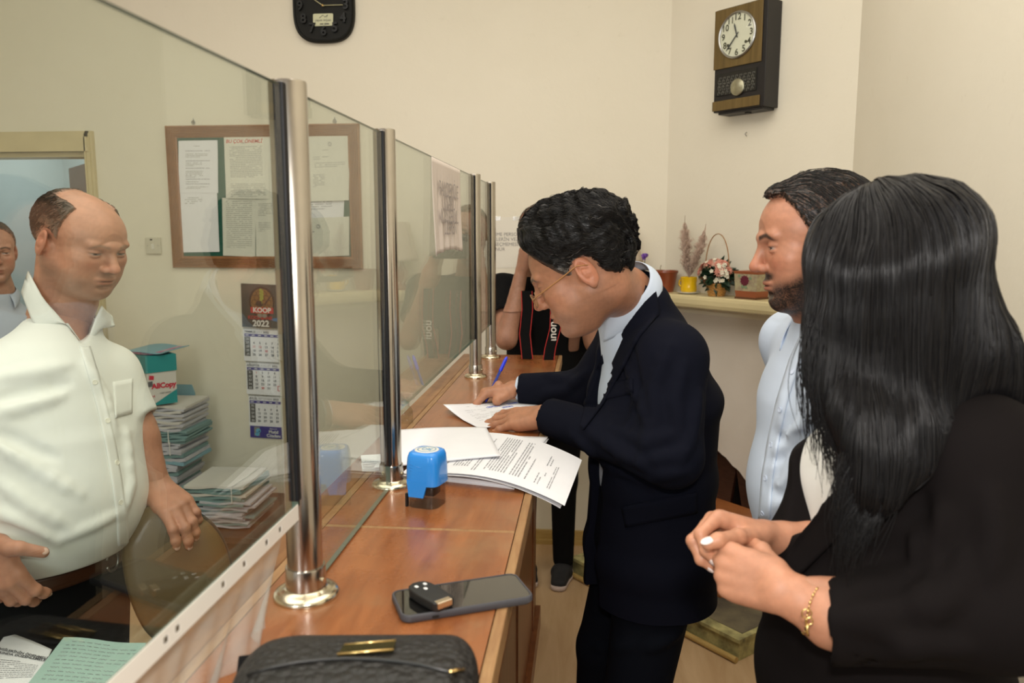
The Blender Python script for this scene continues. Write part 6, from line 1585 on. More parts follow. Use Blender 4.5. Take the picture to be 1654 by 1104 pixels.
TL, TR, BR, BL = V(x0, YB, zt), V(x1, YB, zt), V(x1, YB, zb), V(x0, YB, zb)
frame_rail('frame_rail', TL, TR, V(0, 0, -1)); frame_rail('frame_rail', BL, BR, V(0, 0, 1)); frame_rail('frame_rail', TL, BL, V(1, 0, 0)); frame_rail('frame_rail', TR, BR, V(-1, 0, 0))
mb = MB(); mb.box(((x0+x1)/2, YB-.004, (zt+zb)/2), (x1-x0-.06, .006, zt-zb-.06)); mb.build('felt_panel', mat('dark green felt', (.014, .095, .065), .95, var=.1, vscale=20), nbd)
def pinned(name, label, q, rws, m='paper_warm', ink='faint', off=.009, curl=0, seed=0, extra=None):
    mb = MB(); fn = wall_sheet(mb, *q, off=off, curl=curl); print_rows(mb, fn, rws, 1, seed=seed)
    if extra: extra(mb, fn)
    o = mb.build(name, [M[m], M[ink], M['ink_red'], M['ink_grey']]); tag(o, label, 'paper', 'papers pinned to the notice board'); return o
def red_hand(mb, fn):
    put_text(mb, 'BU ÇOK ÖNEMLİ', .024, fn(.46, .09)-V(0, .0012, 0), XW, ZW, mi=2, shear=.2, bold=.0003)
def crest(c_):
    def g(mb, fn):
        p = fn(*c_)-V(0, .0008, 0); mb.tube([p+V(.010*math.cos(t), 0, .010*math.sin(t)) for t in np.linspace(0, 6.283, 18)], .0006, 4, 3, caps=False); mb.tube([p+V(.006*math.cos(t), 0, .007*math.sin(t)) for t in np.linspace(0, 6.283, 12)], .0010, 4, 3, caps=False)
    return g
def bold_heads(mb, fn):
    for v, s in ((.09, 'VEZNE'), ): pass
    for v in (.19, .38, .52, .73, .82): print_rows(mb, fn, [(v, .18, .80, .012, .97)], 3, seed=int(v*90))
pinned('pinned_sheet', 'white printed list at top left of the notice board', [(290, 228), (353, 227), (354, 312), (291, 312)], rows(.10, 1, .4, .75)+rows(.25, 3, .18, .75)+rows(.42, 3, .18, .6)+rows(.58, 5, .18, .62)+rows(.78, 1, .18, .7)+rows(.88, 2, .18, .75), 'paper', seed=1, extra=bold_heads, off=.0105)
pinned('pinned_sheet', 'plain white lower sheet at bottom left of the notice board', [(291, 312), (352, 311), (356, 407), (294, 408)], rows(.08, 4, .15, .6, .03), 'paper', seed=2, off=.009)
pinned('pinned_sheet', 'cream typed sheet with red handwriting along its top', [(363, 221), (433, 218), (437, 322), (367, 321)], rows(.11, 1, .4, .7)+rows(.17, 18, .12, .86)+rows(.76, 8, .12, .92), seed=3, extra=red_hand, off=.010, curl=.006)
pinned('pinned_sheet', 'cream sheet showing behind the one with red handwriting', [(430, 219), (452, 217), (453, 320), (434, 322)], rows(.1, 20, .4, .95), seed=4, off=.008)
pinned('pinned_sheet', 'crumpled cream table sheet with a folded upper left corner', [(360, 320), (414, 319), (414, 415), (362, 413)], rows(.06, 24, .12, .90, .034), seed=5, curl=.004, off=.009)
pinned('pinned_sheet', 'cream sheet partly hidden behind the nearest chrome post, low on the board', [(414, 322), (462, 320), (463, 416), (415, 416)], rows(.08, 8, .1, .6)+rows(.4, 6, .1, .5), seed=6, off=.0105)
pinned('pinned_sheet', 'cream official letter with a round crest at upper right of the board', [(499, 217), (566, 214), (565, 324), (500, 326)], rows(.24, 1, .35, .68)+rows(.34, 2, .12, .5)+rows(.43, 3, .15, .9)+rows(.6, 9, .12, .40, .022), seed=7, extra=crest((.52, .16)), off=.0105, curl=.012)
pinned('pinned_sheet', 'white strip of form sheet below the crested letter', [(494, 322), (557, 320), (556, 351), (494, 353)], rows(.15, 4, .05, .7, .12, .04), 'paper', ink='ink_grey', seed=8, off=.009)
pinned('pinned_sheet', 'cream letter with a small crest at lower right of the board', [(494, 353), (565, 350), (565, 413), (494, 416)], rows(.34, 1, .05, .42, .03, .02)+rows(.45, 1, .05, .2), seed=9, extra=crest((.30, .22)), off=.010, ink='ink_grey')
pinned('pinned_sheet', 'narrow cream sheet with large letters right of the nearest chrome post', [(486, 219), (501, 218), (501, 326), (486, 326)], rows(.25, 1, .3, .9, .03, .03)+rows(.4, 1, .3, .9, .03, .03)+rows(.52, 1, .3, .9, .03, .03), seed=10, off=.008)
for (px, lab) in ((313, 'small metal eye hook holding the left top of the notice board'), (541, 'small metal eye hook holding the right top of the notice board')):
    c = wp(px, 198 if px < 400 else 196); mb = MB(); mb.tube([c+V(.008*math.cos(t), -.006, .008*math.sin(t)) for t in np.linspace(0, 6.283, 16)], .0022, 6, caps=False); mb.bar(c+V(0, 0, .006), c+V(0, -.006, .020), .002); mb.bar(c+V(0, 0, 0), c+V(0, -.008, 0), .003)
    tag(mb.build('eye_hook', M['grey_metal'], None, True), lab, 'hook', 'hooks above the notice board')
# ---- light switch
c = wp(249, 397, 0); sw = thing('light_switch', 'white square light switch between the doorway and the notice board', 'light switch', tuple(c))
swm = mat('cream switch plastic', (.62, .58, .47), .35); mb = MB(); mb.box(c-V(0, .006, 0), (.080, .012, .084), bev=.003); mb.build('plate', swm, sw)
mb = MB(); mb.box(c-V(0, .013, .004), (.016, .006, .026), np.array([V(1, 0, 0), nrm(V(0, 1, .12)), nrm(V(0, -.12, 1))]).T, bev=.001); mb.build('rocker', mat('white rocker', (.75, .73, .66), .3), sw)
for dx in (-.028, .028): mb = MB(); mb.bar(c+V(dx, -.0115, 0), c+V(dx, -.0130, 0), .003); mb.build('screw', M['grey_metal'], sw)
mb = MB(); mb.box(c+V(-.008, -.0122, .030), (.012, .001, .008)); mb.build('indicator', M['black_plastic'], sw)
# ---- calendar
cal = thing('wall_calendar', 'three-month wall calendar with purple bands and a dark picture header', 'calendar', tuple(wp(430, 580)))
ctl, cbl = wp(389, 458, .004), wp(397.5, 703, .004); cw = .272; cx = nrm(V(1, 0, -.035)); cy = -(cbl-ctl)/np.linalg.norm(cbl-ctl); CH_ = np.linalg.norm(cbl-ctl)
cp_ = lambda x, y, o=0: ctl+cx*x-cy*y-V(0, o, 0)         # x right, y down in metres
def cq(mb, x, y, w, h, o, mi=0): mb.add([cp_(x, y+h, o), cp_(x+w, y+h, o), cp_(x+w, y, o), cp_(x, y, o)], [(0, 1, 2, 3)], mi)
purple = mat('purple print', (.06, .045, .24), .6); dkg = mat('dark grey print', (.10, .095, .085), .6)
mb = MB(); hH = .222; pic = mat('dark green grey picture', (.055, .062, .040), .4, col2=(.035, .05, .055), vscale=6)
mb.box(cp_(cw/2, hH/2, .0), (cw, .002, hH), np.array([cx, V(0, 1, 0), cy]).T); hd_ = mb.build('picture_header', pic, cal)
def disc(mb, c, rx, ry, o, mi, n=28, a0=0, a1=6.283): 
    P = [cp_(c[0]+rx*math.cos(t), c[1]+ry*math.sin(t), o) for t in np.linspace(a0, a1, n)]; mb.add([cp_(c[0], c[1], o)]+P, [(0, i+1, i+2) for i in range(n-1)], mi)
em = [mat('emblem black', (.008, .008, .008), .5), mat('emblem amber', (.20, .10, .025), .5), mat('emblem green', (.30, .34, .04), .5), mat('emblem red', (.50, .03, .03), .5), mat('emblem white', (.75, .75, .72), .5), mat('emblem grey', (.25, .24, .20), .5), mat('kingfisher orange', (.55, .18, .10), .6), mat('kingfisher blue', (.05, .18, .38), .6)]
mb = MB(); cc = (.108, .092); disc(mb, cc, .068, .080, .0022, 0); disc(mb, cc, .058, .070, .0024, 1)
for i in range(4):
    for j in range(4):
        h_ = (cc[0]-.040+i*.026+(j % 2)*.013, cc[1]-.045+j*.023); mb.tube([cp_(h_[0]+.013*math.cos(t), h_[1]+.013*math.sin(t), .0026) for t in np.linspace(0, 6.283, 7)], .0010, 4, 0, caps=False)
disc(mb, (cc[0]-.012, cc[1]+.008), .020, .015, .0030, 0)
mb.add([cp_(cc[0]+.01, cc[1]+.01, .003), cp_(cc[0]+.045, cc[1]-.035, .003), cp_(cc[0]+.05, cc[1]-.03, .003), cp_(cc[0]+.016, cc[1]+.016, .003)], [(0, 3, 2, 1)], 0)
for k in range(7): disc(mb, (cc[0]-.005+(k % 2)*.010, cc[1]-.062+.008*k), .006, .008, .0034, 2)
mb.add([cp_(cc[0], cc[1]-.07, .0032), cp_(cc[0]+.003, cc[1]-.07, .0032), cp_(cc[0]+.003, cc[1]+.01, .0032), cp_(cc[0], cc[1]+.01, .0032)], [(0, 1, 2, 3)], 2)
cq(mb, cc[0]-.060, cc[1]+.026, .120, .030, .0034, 3); put_text(mb, 'KOOP', .034, cp_(cc[0], cc[1]+.041, .0040), cx, cy, mi=4, bold=.0012)
disc(mb, (cc[0]-.012, cc[1]+.068), .014, .010, .0030, 5); disc(mb, (cc[0]+.012, cc[1]+.068), .014, .010, .0030, 5)
mb.build('round_emblem', em, hd_)
mb = MB(); disc(mb, (.225, .150), .022, .020, .0022, 6); disc(mb, (.252, .135), .020, .018, .0024, 6); disc(mb, (.21, .178), .055, .010, .0024, 7); disc(mb, (.262, .11), .015, .02, .0022, 7); mb.add([cp_(.20, .135, .0025), cp_(.172, .125, .0025), cp_(.20, .142, .0025)], [(0, 2, 1), (0, 1, 2)], 0); mb.build('bird_picture', em, hd_)
mb = MB(); put_text(mb, 'KOOPBANK', .024, cp_(.098, .172, .0028), cx, cy, mi=0, bold=.0006); put_text(mb, '2022', .044, cp_(.100, .202, .0028), cx, cy, mi=1, bold=.0014); mb.build('header_lettering', [em[3], em[4]], hd_)
months = [('TEMMUZ ', 'JULY ', 4, 31, (26, 27, 28, 29, 30), {11, 12, 20}, 4), ('AĞUSTOS ', 'AUGUST ', 0, 31, (31, 32, 33, 34, 35), {1, 30}, 0), ('EYLÜL ', 'SEPTEMBER ', 3, 30, (35, 36, 37, 38, 39), set(), 3)]
mh = .168; y = hH+.014
for mi_, (tr, en, first, nd, wks, reds, _) in enumerate(months):
    xo = .004+.008*mi_; mb = MB(); w_ = cw
    mb.box(cp_(xo+w_/2, y+mh/2-.006, .0), (w_, .0015, mh), np.array([cx, V(0, 1, 0), cy]).T); pnl = mb.build('month_panel', M['paper'], cal)
    mb = MB()
    for k in range(44): mb.bar(cp_(xo+.004+k*.0062, y-.012, .002), cp_(xo+.004+k*.0062, y-.002, .002), .0011, n=4)
    mb.build('wire_binding', mat('dark wire', (.12, .12, .12), .4, .6), pnl)
    mb = MB(); put_text(mb, tr, .015, cp_(xo+.006, y+.010, .0018), cx, cy, align='LEFT', bold=.0004, mi=0); wtr = float(text_geo(tr.strip(), .015, 0, 'LEFT', .0004)[0][:, 0].max())
    put_text(mb, en, .015, cp_(xo+.010+wtr, y+.010, .0018), cx, cy, align='LEFT', mi=1); wen = float(text_geo(en.strip(), .015, 0, 'LEFT')[0][:, 0].max()); put_text(mb, '2022', .015, cp_(xo+.014+wtr+wen, y+.010, .0018), cx, cy, align='LEFT', bold=.0004, mi=0)
    cq(mb, xo+.006, y+.020, w_-.012, .014, .0016, 2); cq(mb, xo+.006, y+.036, .030, .100, .0016, 3)
    for r, wk in enumerate(wks): put_text(mb, str(wk), .017, cp_(xo+.021, y+.047+r*.020, .0022), cx, cy, mi=4)
    for k in range(8): cq(mb, xo+.012+k*.033, y+.025, .016, .004, .0019, 4)
    for d in range(1, nd+1):
        q = first+d-1; r, c_ = divmod(q, 7)
        if r > 4: continue
        put_text(mb, str(d), .0165, cp_(xo+.055+c_*.0322, y+.047+r*.020, .0018), cx, cy, mi=5 if (d in reds) else 0, bold=.0004)
    mb.build('month_print', [M['ink'], M['ink_grey'], purple, dkg, M['paper'], M['ink_red']], pnl)
    if mi_ == 1:
        mb = MB(); p0 = (xo+.168, y+.112)
        for a, b in (((0, 0), (.03, 0)), ((.03, 0), (.03, .024)), ((.03, .024), (0, .024)), ((0, .024), (0, 0))): mb.bar(cp_(p0[0]+a[0], p0[1]+a[1], .004), cp_(p0[0]+b[0], p0[1]+b[1], .004), .0016, n=4)
        mb.build('date_slider', M['ink_red'], pnl)
    y += mh+.006
mb = MB(); yb_ = y-.022; mb.box(cp_(.024+cw/2, yb_+.034, .0012), (cw, .0015, .062), np.array([cx, V(0, 1, 0), cy]).T); ft = mb.build('purple_footer', purple, cal)
mb = MB(); put_text(mb, 'Kıbrıs’ın', .012, cp_(.150, yb_+.014, .003), cx, cy); put_text(mb, 'Mobil', .023, cp_(.150, yb_+.031, .003), cx, cy, bold=.0006); put_text(mb, 'Cüzdanı', .023, cp_(.150, yb_+.051, .003), cx, cy, bold=.0006); mb.build('footer_lettering', em[4], ft)
mb = MB(); cq(mb, .046, yb_+.008, .030, .048, .0024, 0); disc(mb, (.068, yb_+.028), .013, .013, .003, 1); disc(mb, (.062, yb_+.046), .012, .010, .003, 1); disc(mb, (.074, yb_+.030), .003, .004, .0035, 2); mb.build('footer_picture', [em[5], mat('sky blue print', (.15, .42, .62), .6), em[0]], ft)
# ---- black wall clock with raised numerals
cc = wp(525, 12, 0); bc = thing('wall_clock', 'black rounded-square wall clock high on the back wall', 'clock', tuple(cc))
def sq(r, n=72, p=3.0): return [(r*math.copysign(abs(math.cos(t))**(2/p), math.cos(t)), 1.12*r*math.copysign(abs(math.sin(t))**(2/p), math.sin(t))) for t in [2*math.pi*i/n for i in range(n)]]
mb = MB(); lay = [(.146, 0), (.150, .004), (.150, .026), (.146, .030), (.140, .028), (.138, .024)]; n = 72; vs_ = [cc+V(x, -h, z) for r, h in lay for x, z in sq(r)]
mb.add(vs_, [(i*n+k, (i+1)*n+k, (i+1)*n+(k+1) % n, i*n+(k+1) % n) for i in range(5) for k in range(n)]+[tuple(range(5*n, 6*n))]); mb.build('case', mat('satin black clock plastic', (.008, .008, .006), .5, spec=.2), bc, True, 30)
nmm = mat('black numerals', (.006, .006, .005), .35, spec=.3)
for k in range(1, 13):
    mb = MB(); a = math.radians(90-30*k); put_text(mb, str(k), .060, cc+V(.112*math.cos(a), -.024, .118*math.sin(a)), XW, ZW, depth=.007, bold=.0015, lift=.007); mb.build('numeral', nmm, bc)
hm = mat('pale gold hands', (.80, .76, .45), .3, .3); 
for (L, ang, w) in ((.070, 304, .0035), (.098, 90, .003)):
    a = math.radians(90-ang); d = V(math.cos(a), 0, math.sin(a)); mb = MB(); mb.tube([cc-V(0, .034, 0)-d*.006, cc-V(0, .034, 0)+d*L], [w*1.3, w], 8, flat=.4); mb.build('hand', hm, bc, True)
mb = MB(); mb.bar(cc-V(0, .028, 0), cc-V(0, .040, 0), .005); mb.build('spindle', M['gold'], bc, True)
lc = cc+V(-.003, -.0255, -.063); mb = MB(); mb.prism(rounded(.098, .056, .006), .001, lc, XW, nrm(V(.03, 0, 1))); lb = mb.build('sticker', mat('cream sticker', (.58, .58, .38), .5), bc)
mb = MB(); put_text(mb, 'yapım inşaat', .0155, lc-V(0, .0016, .002), XW, ZW); put_text(mb, '444 2044', .012, lc-V(-.006, .0016, .020), XW, ZW, bold=.0004); mb.tube([lc+V(x, -.0018, z) for x, z in ((-.018, .008), (0, .021), (.010, .012), (.024, .022), (.018, .010))], .0012, 4); mb.build('sticker_print', M['ink'], lb)
# ---- pendulum clock on the chimney wall
fp = lambda px, py, o=.0: atpl(px, py, C1+DN*o, DN)
DEP = .095; TLc, BLc, BRc = fp(1156, 18, DEP), fp(1152, 182.5, DEP), fp(1230, 172, DEP)
TRc = fp(1239.5, 0, DEP); s0 = float((TLc-C1)@DT); s1 = float(((TRc+BRc)/2-C1)@DT); z1 = float((TLc[2]+TRc[2])/2)+.0; z0 = float((BLc[2]+BRc[2])/2)
z1 = float(TLc[2]); Wc, Hc = s1-s0, z1-z0; KO = C1+DT*((s0+s1)/2); Rc = np.array([DT, -DN, ZW]).T
pk = lambda x, zz, o: C1+DT*(s0+x)+DN*o+V(0, 0, z0+zz)
pc = thing('pendulum_clock', 'old wooden pendulum clock with a round white dial on the chimney wall', 'clock', tuple(pk(Wc/2, 0, 0)))
blk = mat('black clock case wood', (.012, .010, .010), .45, var=.2); oli = wood('olive veneer', (.10, .064, .018), (.19, .125, .040), scale=(10, 10, .6), rough=.35, ring=5)
mb = MB(); mb.box(pk(Wc/2+.006, Hc/2, DEP/2), (Wc+.004, DEP-.004, Hc), Rc, bev=.003); mb.box(pk(Wc/2+.01, .0, DEP/2), (Wc-.03, DEP-.02, .02), Rc); mb.build('case', blk, pc)
fh = Hc*.415
mb = MB(); mb.box(pk(Wc/2-.006, (Hc+fh)/2, DEP+.001), (Wc-.014, .005, Hc-fh-.006), Rc, bev=.0015); mb.build('veneer_front', oli, pc); mb = MB(); mb.box(pk(Wc/2-.006, .026, DEP+.001), (Wc-.014, .005, .040), Rc, bev=.0015); mb.build('veneer_front', oli, pc)
dcx, dcz, dr_ = Wc/2-.006, fh+(Hc-fh)*.515, Wc*.345; q = pk(dcx, dcz, DEP+.004)
Rd2 = np.array([DT, ZW, DN]).T
mb = MB(); mb.lathe([(dr_+.006, 0), (dr_+.006, .006), (dr_+.002, .009), (dr_-.002, .006), (dr_-.002, 0)], q, 60, R=Rd2); mb.build('dial_ring', M['grey_metal'], pc, True, 40)
mb = MB(); mb.lathe([(dr_, 0), (dr_, .0015), (.0003, .0015)], q, 60, R=Rd2); dl = mb.build('dial', mat('cream clock dial', (.80, .76, .64), .35), pc, True, 40)
mb = MB()
for k in range(1, 13): a = math.radians(90-30*k); put_text(mb, str(k), .036, q+DT*dr_*.80*math.cos(a)+ZW*dr_*.80*math.sin(a)+DN*.003, DT, ZW, bold=.0006)
for sx_ in (-1, 1): mb.lathe([(.006, 0), (.006, .003), (.0005, .003)], q+DT*.045*sx_-ZW*.035+DN*.001, 14, R=Rd2)
mb.build('dial_print', mat('dark olive numerals', (.06, .055, .03), .5), dl)
for (L, ang, w) in ((.050, 343, .0028), (.078, 222, .0024)):
    a = math.radians(90-ang); d = DT*math.cos(a)+ZW*math.sin(a); mb = MB(); mb.tube([q+DN*.006-d*.012, q+DN*.006+d*L*.4, q+DN*.006+d*L*.75, q+DN*.006+d*L], [w*.7, w, w*1.2, w*.3], 8); mb.build('hand', M['ink'], pc, True)
mb = MB(); mb.sheet(lambda u, v: q+DN*(.0145-.008*u*u)+DT*((dr_-.003)*(u+.002)*math.cos(v*6.2832))+ZW*((dr_-.003)*(u+.002)*math.sin(v*6.2832)), 14, 41); mb.build('dial_glass', M['glass'], pc, True)
gl_ = mat('dark patterned clock glass', (.02, .02, .018), .15); mb = MB(); mb.box(pk(Wc/2-.008, (fh+.05)/2+.0, DEP+.0), (Wc-.050, .006, fh-.085), Rc); lg = mb.build('lower_glass', gl_, pc)
mb = MB(); nx_, nz_ = 9, 2
for j in range(nz_):
    for i in range(nx_):
        bx_ = .036+i*(Wc-.085)/(nx_-1); bz = .075+j*(fh-.130)*.53
        for k, (dx, dz) in enumerate(((0, 0), (.008, .012), (0, .024), (.008, .036))):
            cq_ = pk(bx_+dx*.6, bz+dz, DEP+.0045); r_ = .0058
            mb.tube([cq_+DT*r_*x_+ZW*r_*y_ for x_, y_ in ((-1, -1), (-1, 1), (1, 1), (1, .2), (0, .2))], .0008, 4, caps=False)
mb.build('fretwork', mat('silver fretwork', (.30, .30, .27), .4, .5), lg)
mb = MB(); mb.lathe([(.034, 0), (.034, .003), (.030, .006), (.001, .008)], pk(Wc/2+.004, fh*.52, DEP+.004), 36, R=Rd2); mb.build('pendulum_bob', mat('aged silver bob', (.45, .43, .30), .35, .8, var=.3, vscale=60), pc, True, 40)
mb = MB(); mb.box(pk(Wc/2+.03, -.008, DEP*.6), (.018, .02, .014), Rc); mb.build('case_latch', blk, pc)
p = fp(1206, 217, .006); mb = MB(); mb.tube([p+V(0, 0, .008), p+DN*.012, p-V(0, 0, .008)], .002, 6); tag(mb.build('wall_hook', M['grey_metal'], None, True), 'tiny clear hook on the wall below the pendulum clock', 'hook')
# ---- printed notice on the back wall
nw = thing('wall_notice', 'white notice with grey capitals taped on the back wall behind the posts', 'notice', tuple(wp(830, 380)))
mb = MB(); A, B, C_, D = wp(752, 352), wp(876, 350), wp(876, 432), wp(752, 434); mb.sheet(lambda u, v: (A*(1-u)+B*u)*(1-v)+(D*(1-u)+C_*u)*v-V(0, .0015, 0), 4, 4, -.0005); mb.build('sheet', mat('white notice paper', (.76, .72, .62), .6), nw)
mb = MB(); X_ = XW
for s, py, px in (('VEZNEYE GÖREME PERSONELİ', 379, 800), ('DIŞINDAKİ KİŞİLERİN VEZNEYE', 387, 800), ('ARKASINA GEÇMEMESİ', 395, 798), ('RİCA OLUNUR', 403, 790)): put_text(mb, s, .0232, wp(px, py, .003), XW, ZW)
mb.build('lettering', mat('grey notice print', (.30, .28, .26), .7), nw)
mb = MB()
for px in (765, 802, 835, 868): c = wp(px, 353, .003); mb.box(c, (.040, .0008, .020), bev=.0002)
mb.build('clear_tape', mat('clear tape', (.85, .83, .76), .05, alpha=.35, spec=1), nw)

# ================================================================ THINGS ON THE MANTEL SHELF
def onshelf(px, py, o=None):
    p = atz(px, py, SZ); return p
terra = mat('glazed terracotta', (.24, .055, .02), .3, coat=.3); yel = mat('yellow glazed cup', (.80, .50, .01), .2, coat=.5); wht = mat('white glaze', (.75, .74, .70), .25); soil = mat('dark soil', (.03, .02, .015), .95, bump=.8, bscale=60, bdist=.006)
def mid(px, dn): # shelf point below photo column px at depth dn from the chimney wall
    d = ray(px, 480); t = (((C1+DN*dn)-CAM)@DN)/(d@DN); p = CAM+d*t; p[2] = SZ; return p
# brown pot
p = mid(1073, .085); pt = thing('brown_pot', 'round brown glazed plant pot on the shelf behind the suited shoulder', 'pot', tuple(p))
mb = MB(); mb.lathe([(.040, 0), (.048, .03), (.057, .085), (.062, .092), (.061, .100), (.056, .100), (.053, .088)], p, 36); mb.build('pot', terra, pt, True, 40)
mb = MB(); mb.lathe([(.052, .080), (.03, .090), (.001, .092)], p, 20); mb.build('soil', soil, pt, True)
mb = MB(); mb.tube([p+V(-.02, 0, .09), p+V(-.022, 0, .112), p+V(-.018, 0, .125)], .0015, 5); mb.build('dry_twig', mat('dry twig', (.25, .2, .1), .8), pt)
# yellow cup with pampas
p = mid(1112, .088); yc = thing('yellow_cup', 'yellow cup on a white saucer holding dried pampas grass', 'cup', tuple(p))
mb = MB(); mb.lathe([(.020, 0), (.036, .002), (.052, .008), (.053, .010), (.036, .006), (.020, .005)], p, 36); mb.build('saucer', wht, yc, True)
mb = MB(); mb.lathe([(.028, .006), (.034, .009), (.0375, .018), (.036, .034), (.0345, .050), (.0375, .066), (.0395, .076), (.0375, .077), (.035, .068), (.033, .050)], p, 40); mb.build('cup', yel, yc, True, 60)
mb = MB(); mb.tube([p+DT*-.036*1.0+ZW*.062, p-DT*.055+ZW*.058, p-DT*.058+ZW*.040, p-DT*.042+ZW*.026, p-DT*.034+ZW*.024], .0042, 8); mb.build('cup_handle', yel, yc, True)
mb = MB(); mb.lathe([(.034, .066), (.001, .070)], p, 20); mb.build('soil', soil, yc, True)
pg = tag(MB() and bpy.data.objects.new('x', None), None) if False else None
pm = mat('dried pampas plume', (.36, .265, .20), .9, vcol=True)
rs = np.random.RandomState(21)
pam = thing('pampas_grass', 'two dried beige pampas grass plumes standing in the yellow cup', 'dried grass', tuple(p+V(0, 0, .07)))
for (tx, ty, lab, wd) in ((1103, 356, 0, .034), (1136, 370, 1, .028)):
    top = mid(tx, .085); top[2] = float(atpl(tx, ty, C1+DN*.085, DN)[2]); base = p+V(0, 0, .07)
    P_ = []; N = 1300
    for i in range(N):
        t = rs.rand()**.85; c = base*(1-t)+top*t+DT*(.010*math.sin(t*3)*(-1 if lab == 0 else 1)); g = math.sin(min(1, .12+t*1.0)*math.pi)**.55*wd*(1 if t > .1 else t*8+.2); a = rs.rand()*6.283
        d = DT*math.cos(a)+DN*math.sin(a); L = g*(.45+.95*rs.rand())*(.72+.35*math.sin(t*31+a*2)*math.sin(t*17+1)); q_ = [c, c+d*L*.5+ZW*.010, c+d*L*.9+ZW*.022, c+d*L*1.05+ZW*(.020-.012*rs.rand())]; P_.append(q_)
    v, f = strand_mesh(np.array(P_), .0012); z_ = (v[:, 2]-base[2])/(top[2]-base[2]); c_ = np.where((rs.rand(len(v)) < .5)[:, None], V(.80, .62, .50), V(.60, .44, .35))*(.75+.35*np.clip(z_, 0, 1))[:, None]
    o_ = mk('plume', [(v, f, c_)], pm, pam)
    mb = MB(); mb.tube([base, base*.5+top*.5, top*.8+base*.2], [.002, .0018, .001], 6); mb.build('stem', mat('dry stem', (.34, .24, .13), .8), pam)
# flower basket
p = mid(1157, .090); fb = thing('flower_basket', 'woven basket with a tall thin handle on the mantel shelf', 'basket', tuple(p))
wick = mat('golden wicker', (.52, .26, .065), .35, coat=.2); mb = MB()
def bkt(r0, r1, h): return lambda t: r0+(r1-r0)*(t/h)
for j in range(9):
    z_ = .004+j*.0062; r_ = .032+.012*(j/8)**.8
    n = 44; pts = [p+V((r_+.0016*math.sin(i*math.pi/2*1.0+j*math.pi))*math.cos(6.283*i/n), (r_+.0016*math.sin(i*math.pi/2+j*math.pi))*math.sin(6.283*i/n), z_) for i in range(n+1)]
    mb.tube(pts, .0034, 6, caps=False)
mb.lathe([(.030, 0), (.031, .004), (.042, .056), (.039, .056), (.028, .006)], p, 30); mb.build('woven_body', wick, fb, True)
mb = MB(); ht = float(atpl(1160, 378, C1+DN*.09, DN)[2])-SZ
mb.tube([p+DT*(.066*math.cos(a)-.002)+ZW*(.07+(ht-.07)*max(0, math.sin(a))**.75) for a in np.linspace(math.pi+.25, -.25, 40)], .0028, 8, flat=.7); mb.build('basket_handle', mat('cane handle', (.34, .17, .06), .4), fb, True)
mb = MB(); mb.sheet(lambda u, v: p+V((.048+.022*u)*math.cos(v*6.283), (.048+.022*u)*math.sin(v*6.283)*.6, .052+.020*u+.014*math.sin(v*6.283*2+1)*u), 6, 50, .004); mb.build('scooped_rim', mat('dark brown rim', (.10, .035, .012), .4), fb, True)
fa = thing('flower_arrangement', 'bunch of artificial pink and white flowers with dark green leaves', 'flowers', tuple(p+V(0, 0, .05)))
pinkm = mat('pink petals', (.72, .30, .22), .7, var=.25, vscale=60); whm = mat('white petals', (.74, .70, .56), .7); grn = mat('dark green leaves', (.018, .050, .022), .5, var=.3, vscale=40)
def leaf(mb, c, d, L, w):
    d = nrm(d); s_ = nrm(np.cross(d, V(rs.normal(), rs.normal(), rs.normal()))); n_ = np.cross(d, s_)
    P = [c, c+d*L*.35+s_*w-n_*.0*L, c+d*L*.75+s_*w*.7-n_*.12*L, c+d*L-n_*.25*L, c+d*L*.75-s_*w*.7-n_*.12*L, c+d*L*.35-s_*w, c+d*L*.5-n_*.02]
    mb.add(P, [(0, 1, 6), (1, 2, 6), (2, 3, 6), (3, 4, 6), (4, 5, 6), (5, 0, 6)])
cen = p+V(0, 0, .085); mb = MB()
for i in range(90):
    d = nrm(DT*rs.normal()*1.2+DN*rs.normal()*.8+ZW*rs.normal()*.6); leaf(mb, cen+d*.018, d+V(0, 0, -.1), .055+.025*rs.rand(), .013)
mb.build('leaves', grn, fa)
for i in range(26):
    a = rs.uniform(-1, 1); d = nrm(DT*a*1.15+DN*rs.uniform(.1, .9)+ZW*rs.uniform(.1, 1.1)); c = cen+V(0, 0, .006)+d*V(.078, .078, .066)*1.0; mb = MB(); u = nrm(np.cross(d, ZW+V(.01, 0, 0))); w = np.cross(d, u)
    for ring, (n_, r_, up) in enumerate(((11, .023, .15), (8, .016, .6), (5, .009, 1.2))):
        for k in range(n_):
            t = 6.283*k/n_+ring; e = nrm(u*math.cos(t)+w*math.sin(t)+d*up); s_ = nrm(np.cross(e, d))
            mb.add([c, c+e*r_*.6+s_*.0032, c+e*r_, c+e*r_*.6-s_*.0032], [(0, 1, 2, 3)])
    mb.build('pink_flower', pinkm, fa)
for i in range(34):
    a = rs.uniform(-1.1, 1.1); d = nrm(DT*a*1.2+DN*rs.uniform(.3, 1)+ZW*rs.uniform(-.2, 1.0)); c = cen+d*(.074+.016*rs.rand()); mb = MB(); u = nrm(np.cross(d, ZW+V(.01, 0, 0))); w = np.cross(d, u)
    for k in range(5):
        t = 6.283*k/5; e = nrm(u*math.cos(t)+w*math.sin(t)+d*.3); s_ = nrm(np.cross(e, d)); mb.add([c, c+e*.007+s_*.004, c+e*.0105, c+e*.007-s_*.004], [(0, 1, 2, 3)])
    mb.build('white_flower', whm, fa)
